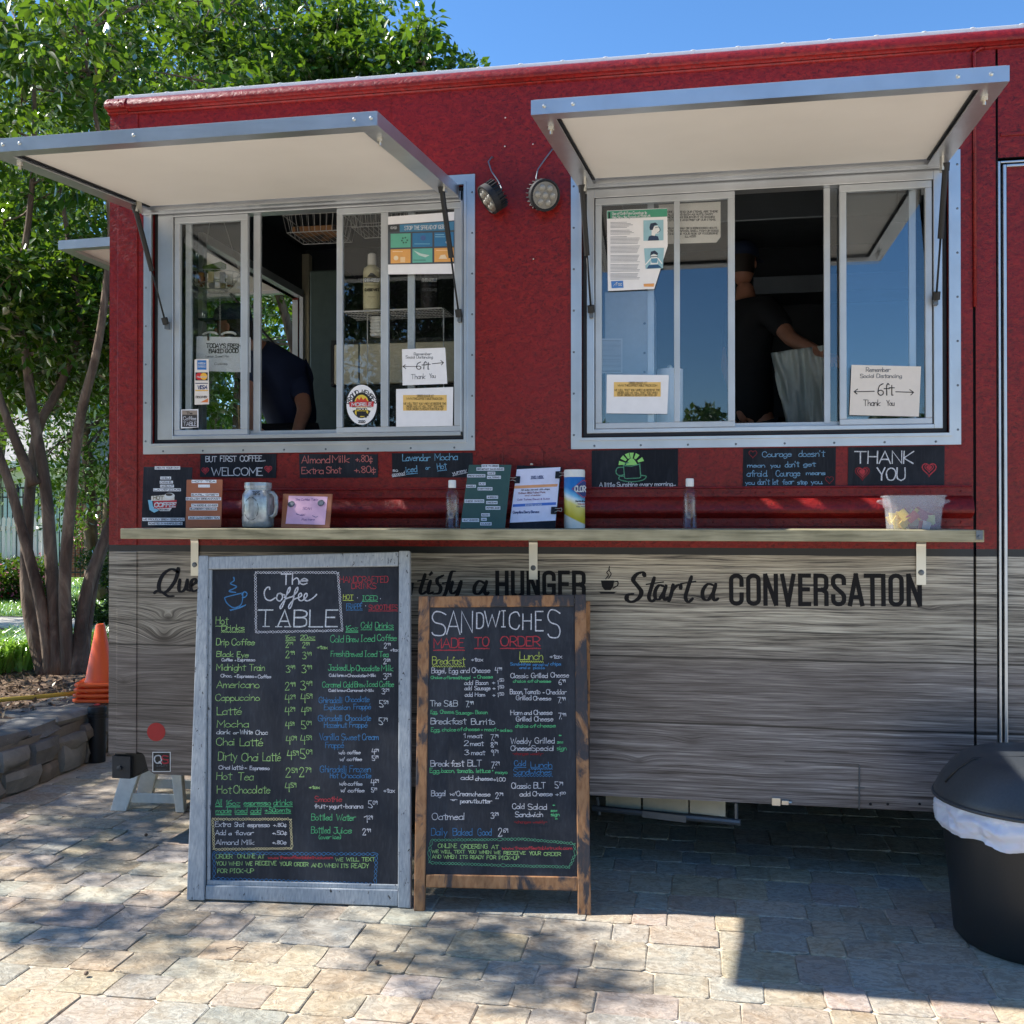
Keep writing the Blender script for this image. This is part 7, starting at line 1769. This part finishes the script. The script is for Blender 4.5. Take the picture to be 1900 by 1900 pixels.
bigtree('tall dark tree behind the roof line, left part of the sky', -6.6, 9.6, 8.6, 2.5, M['leafB'], 34, 26000, .09, .42, 120)
bigtree('distant tree behind the white pavilion', -20, 24, 8, 4.2, M['leafB'], 36, 14000, .2, .2, 80)
bigtree('distant tree seen in the gap beside the truck end', -13.2, 22, 7.5, 4.0, M['leafB'], 37, 14000, .18, .12, 80)
# trees across the plaza, seen only mirrored in the left window
for i, (x, y, h, r) in enumerate(((-7.4, -11.2, 8.4, 2.8), (-4.6, -13.6, 7.4, 2.2), (-11.5, -12, 8.6, 3.2))):
    bigtree(['dark tree across the plaza mirrored in the left window, nearer one', 'dark tree across the plaza mirrored beside the germ poster', 'broad dark tree across the plaza, farthest to the left'][i], x, y, h, r, M['leafD'], 50+i, 34000, .15, .12, 130, 0)
for i, x in enumerate((-14, -6, 1.2, 5.5, 9.0, 13.0, 24)): bigtree('low distant tree on the far side of the plaza, %s in the row' % ('first', 'second', 'third', 'fourth', 'fifth', 'sixth', 'seventh')[i], x, -58+3*sin(i*2), (5.2, 5.8, 8.2, 5.5, 6.0, 7.6, 6.5)[i], 3.4, M['leafD'], 70+i, 2500, .5, .15, 30, 0)
# shrubs, flowers, strap-leaved clumps, grass
rw = random.Random(4); wc = [(x, 62+rw.uniform(-4, 4), .3+rw.uniform(.1, 1)*(6+2.5*sin(x*.13)+1.5*sin(x*.41))) for x in [rw.uniform(-75, 60) for _ in range(420)]]
o = leaves(wc, 42000, 2.2, .75, M['leafD'], 'distant_woods', None, seed=12); tag(o, 'far dark line of woods along the edge of the lawn', 'woods', kind='stuff')
def shrub(label, c, r, h, n, size, mat, seed, name='shrub', group=None):
    root = thing(name, label, 'shrub', c, group); rnd = random.Random(seed); cl = [(c[0]+rnd.gauss(0, .45)*r, c[1]+rnd.gauss(0, .45)*r, c[2]+h*rnd.uniform(.15, .95)) for _ in range(26)]; b = MB()
    for q in cl: b.tube([(c[0], c[1], c[2]), ((c[0]+q[0])/2, (c[1]+q[1])/2, c[2]+(q[2]-c[2])*.6), q], [.012, .008, .003], 5)
    b.build('stems', M['bark'], root); leaves(cl, n, r*.4, size, mat, 'foliage', root, seed=seed); return root, cl
q = gr(193, 1180, .32); shrub('dark green shrub behind the traffic cones', (q.x-.1, q.y+.5, .32), .42, .95, 9000, .05, M['leafD'], 5)
q = gr(150, 1010, .3); 
M['pink'] = colm((206, 110, 150)); M['redf'] = colm((190, 40, 56))
for i, (px, py, cn_) in enumerate(((196, 1078, 'pink'), (10, 1112, 'redf'), (45, 1114, 'pink'), (-30, 1112, 'redf'))):
    q = gr(px, py, .3); r, cl = shrub(['flowering shrub with pink blossoms beside the truck end', 'low shrub with red blossoms before the white fence, left one', 'low shrub with pink blossoms before the white fence', 'low shrub with red blossoms at the far left edge'][i], (q.x, q.y, .3), .5 if i else .6, .55 if i else 1.1, 5000, .06, M['leafB'], 80+i, 'flowering_shrub'); leaves([(c_[0], c_[1]-.1, c_[2]) for c_ in cl], 500, .25, .05, M[cn_], 'blossoms', r, seed=i)
def blades(name, label, cat, xr, yr, zf, n, h, mat, seed, kind='stuff', cover=None, bend=.5):
    rg = np.random.default_rng(seed); x = rg.uniform(*xr, n*2); y = rg.uniform(*yr, n*2); m_ = np.array([cover(a, b) if cover else True for a, b in zip(x, y)]); x, y = x[m_][:n], y[m_][:n]; n = len(x)
    z = np.array([zf(a, b) for a, b in zip(x, y)]); a = rg.uniform(0, 6.28, n); hh = h*rg.uniform(.5, 1.2, n); wd = h*.035+.0015; b_ = bend*rg.uniform(.3, 1.2, n)*hh
    dx, dy = np.cos(a), np.sin(a); P0 = np.stack([x, y, z], 1); S_ = np.stack([-dy, dx, 0*dx], 1)*wd; M1 = P0+np.stack([dx*b_*.35, dy*b_*.35, hh*.7], 1); T_ = P0+np.stack([dx*b_, dy*b_, hh*.85], 1)
    vs = np.stack([P0-S_, P0+S_, M1+S_*.8, M1-S_*.8, T_], 1).reshape(-1, 3); me = bpy.data.meshes.new(name); me.vertices.add(5*n); me.vertices.foreach_set('co', vs.ravel().astype(np.float32)); b0 = np.arange(n)[:, None]*5
    tri = np.concatenate([b0+np.array([[0, 1, 2]]), b0+np.array([[0, 2, 3]]), b0+np.array([[3, 2, 4]])], 1).reshape(-1); me.loops.add(9*n); me.loops.foreach_set('vertex_index', tri.astype(np.int32)); me.polygons.add(3*n); me.polygons.foreach_set('loop_start', np.arange(0, 9*n, 3, dtype=np.int32)); me.update(calc_edges=True); me.materials.append(mat)
    o = put(me, name); return tag(o, label, cat, kind=kind)
M['blade'] = leaf_mat('grass_blade', (104, 148, 60), (150, 190, 90), (200, 218, 130), .45)
blades('lawn_grass', 'short sunlit lawn grass beyond the path', 'grass', (-14, -5), (6.9, 14), lambda x, y: .3, 36000, .06, M['blade'], 2)
cl = [(gr(px, py, .33).x, gr(px, py, .33).y) for px, py in ((5, 1244), (28, 1242), (50, 1236), (-25, 1250), (62, 1222), (10, 1226), (158, 1226), (176, 1222), (36, 1220))]
for i, (x, y) in enumerate(cl):
    rg = random.Random(i); o = blades('liriope_clump', ['strap leaved clump at the left edge of the bed', 'strap leaved clump second from the left edge', 'strap leaved clump beside the left trunk', 'strap leaved clump just outside the left edge', 'strap leaved clump touching the tree base', 'strap leaved clump behind the two at the left edge', 'strap leaved clump right of the tree by the cones', 'strap leaved clump between tree and shrub', 'strap leaved clump along the path edge'][i], 'grass clump', (x-.16, x+.16), (y-.16, y+.16), lambda a, b: .33, 420, .27, M['blade'], 30+i, kind=None, bend=.9); o['group'] = 'strap leaved clumps in the bed'
# mulch chips, fallen leaves
M['chip'] = leaf_mat('bark_chip', (70, 54, 42), (118, 96, 76), (168, 146, 118), .0)
rg = np.random.default_rng(5); n = 9000; xs = rg.uniform(-6.4, -3.98, n); ys = rg.uniform(-.6, 4.6, n); cs = np.stack([xs, ys, .325+0*xs], 1); o = leaves(cs, n, .03, .045, M['chip'], 'bark_chips', None, seed=4, up=2); tag(o, 'loose brown bark chips covering the bed', 'mulch', kind='stuff')
for i, (px, py) in enumerate(((271, 1552), (62, 1745), (160, 1810), (245, 1660), (700, 1790), (420, 1760))):
    q = gr(px, py, .004); c = [q]; nm = 'twig' if i % 2 else 'seed_pod'
    if i % 2: o = MB().tube([q, q+Vector((.03, .012, .004)), q+Vector((.06, .01, 0))], .0016, 5).build('fallen_twig', M['bark'], None)
    else: o = MB().lathe([(.002, 0), (.008, .005), (.007, .012), (.002, .015)], q, 10).build('seed_pod', M['bark'], None, smooth=True)
    tag(o, ['small dark seed pod on the dappled paving left of the drinks board', 'thin twig on the paving at the left edge', 'small seed pod on the paving at the lower left', 'thin twig on the paving by the drinks board', 'small seed pod on the sunlit paving between the boards', 'thin twig on the sunlit paving below the drinks board'][i], 'twig' if i % 2 else 'seed pod')

# ================================================================ FAR LEFT BACKGROUND: pavilion, fences, brick wall
M['pavw'] = plain('white_painted_wall', (226, 226, 222), .7, var=.04); M['glassd'] = plain('pale_arched_glass', (170, 196, 214), .15)
t = NT('grey_shingle'); br = t.n('TexBrick', {'Vector': t.n('TexCoord').outputs['Object'], 'Color1': lin((150, 148, 146)), 'Color2': lin((176, 172, 168)), 'Mortar': lin((110, 108, 106)), 'Scale': 5.0}); t.P(col=br.outputs[0], rough=.9); M['shingle'] = t.mat
PY = 17.5; pv = thing('garden_pavilion', 'white pavilion with arched openings and a pale shingled roof beyond the trees', 'pavilion', (-14.5, PY, .3))
px0, px1 = at(-150, 900, PY).x, at(118, 900, PY).x; ze = at(60, 858, PY).z; zr = at(30, 772, PY+2).z
b = MB(); xm = []
nA = 4; wA_ = (px1-px0)/nA
for i in range(nA+1): b.box(px0+i*wA_-.14, px0+i*wA_+.14, PY, PY+.3, .3, ze)
b.box(px0-.14, px1+.14, PY+.02, PY+.28, ze-.35, ze)
for i in range(nA):
    cx_ = px0+(i+.5)*wA_; R2 = wA_/2-.14; P_ = [(cx_-R2, ze-.351)] + [(cx_+R2*cos(pi-pi*k/12), ze-.35-R2*.6+R2*.58*sin(pi*k/12)) for k in range(13)] + [(cx_+R2, ze-.351)]
    b.prism([(cx_-R2, ze-.351), (cx_-R2, ze-.35-R2*.6)] + [(cx_-R2*cos(pi*k/8), ze-.35-R2*.6+R2*.58*sin(pi*k/8)) for k in range(1, 5)] + [(cx_, ze-.351)], lambda u, v, w_: (u, w_, v), PY+.03, PY+.27); b.prism([(cx_+R2, ze-.351), (cx_+R2, ze-.35-R2*.6)] + [(cx_+R2*cos(pi*k/8), ze-.35-R2*.6+R2*.58*sin(pi*k/8)) for k in range(1, 5)] + [(cx_, ze-.351)], lambda u, v, w_: (u, w_, v), PY+.03, PY+.27)
b.build('arcade', M['pavw'], pv); MB().box(px0, px1, PY+3, PY+3.1, .3, ze).build('rear_wall', M['pavw'], pv)
for i in range(nA): cx_ = px0+(i+.5)*wA_; MB().box(cx_-.5, cx_+.5, PY+2.95, PY+2.99, 1.1, ze-.5).build('window', M['glassd'], pv)
b = MB(); b.add([(px0-.5, PY-.5, ze-.02), (px1+.5, PY-.5, ze-.02), (px1-.6, PY+1.6, zr), (px0+.6, PY+1.6, zr)], [(0, 1, 2, 3)]).add([(px0-.5, PY+3.6, ze-.02), (px1+.5, PY+3.6, ze-.02), (px1-.6, PY+1.6, zr), (px0+.6, PY+1.6, zr)], [(3, 2, 1, 0)]).add([(px0-.5, PY-.5, ze-.02), (px0+.6, PY+1.6, zr), (px0-.5, PY+3.6, ze-.02)], [(0, 1, 2)]).add([(px1+.5, PY-.5, ze-.02), (px1-.6, PY+1.6, zr), (px1+.5, PY+3.6, ze-.02)], [(2, 1, 0)]); b.build('roof', M['shingle'], pv)
b = MB(); b.box(px0-.5, px1+.5, PY-.54, PY-.5, ze-.16, ze-.0); b.build('gutter', M['pavw'], pv)
# white picket fence
FY = 9.6; wf = thing('picket_fence', 'white picket fence in front of the pavilion', 'fence', (at(20, 1000, FY).x, FY, .3))
fz = at(40, 958, FY).z; x0f, x1f = at(-120, 1000, FY).x, at(82, 1000, FY).x; x = x0f; pm = None
while x < x1f-.02:
    if pm is None: pm = MB().prism([(0, .33), (.052, .33), (.052, fz-.04), (.026, fz), (0, fz-.04)], lambda u, v, w_: (u, w_, v), 0, .018).mesh('picket', M['white'])
    o = put(pm, 'picket', wf); o.location = Vector((x, FY, 0)) - ORG[wf.name]; x += .088
MB().box(x0f, x1f, FY+.02, FY+.05, fz-.22, fz-.15).build('rail', M['white'], wf); MB().box(x0f, x1f, FY+.02, FY+.05, .45, .52).build('rail', M['white'], wf)
MB().box(x1f-.01, x1f+.11, FY-.05, FY+.07, .3, fz+.04).build('post', M['white'], wf, bevel=.006)
# black iron fence and brick wall behind
IY = 14.0; ifn = thing('iron_fence', 'black iron railing fence behind the white picket fence', 'fence', (at(120, 1000, IY).x, IY, .3)); ix0, ix1 = at(-100, 1000, IY).x, at(235, 1000, IY).x; iz1, iz0 = at(100, 903, IY).z, .32
b = MB(); b.box(ix0, ix1, IY-.015, IY+.015, iz1-.04, iz1).box(ix0, ix1, IY-.015, IY+.015, iz1-.22, iz1-.19).box(ix0, ix1, IY-.015, IY+.015, .42, .45); b.build('rail', M['rubber'], ifn)
b = MB(); x = ix0
while x < ix1: b.box(x-.008, x+.008, IY-.008, IY+.008, iz0, iz1); x += .115
tag(b.build('baluster', M['rubber'], ifn), kind='stuff')
x = ix0
while x < ix1: MB().box(x-.03, x+.03, IY-.03, IY+.03, .3, iz1+.06).build('post', M['rubber'], ifn); x += 1.6
t = NT('red_brick'); br = t.n('TexBrick', {'Vector': t.n('Mapping', {0: t.n('TexCoord').outputs['Object'], 2: (pi/2, 0, 0)}).outputs[0], 'Color1': lin((124, 66, 52)), 'Color2': lin((150, 84, 64)), 'Mortar': lin((150, 138, 124)), 'Scale': 4.6, 'Mortar Size': .015}); t.P(col=br.outputs[0], rough=.9, nrm=t.bump(br.outputs['Fac'], .4, .01)); M['brick'] = t.mat
BY = 14.8; bw = thing('brick_wall', 'low red brick wall behind the iron fence by the truck end', 'wall', (at(180, 1000, BY).x, BY, .3)); MB().box(at(146, 1000, BY).x, at(260, 1000, BY).x, BY, BY+.3, .3, at(170, 930, BY).z).build('brickwork', M['brick'], bw); MB().box(at(144, 1000, BY).x, at(262, 1000, BY).x, BY-.04, BY+.34, at(170, 930, BY).z, at(170, 926, BY).z).build('coping', M['concrete'], bw)
MB().box(at(150, 1000, BY).x-.25, at(150, 1000, BY).x+.15, BY-.1, BY+.35, .3, at(150, 893, BY).z).build('pier', M['brick'], bw)
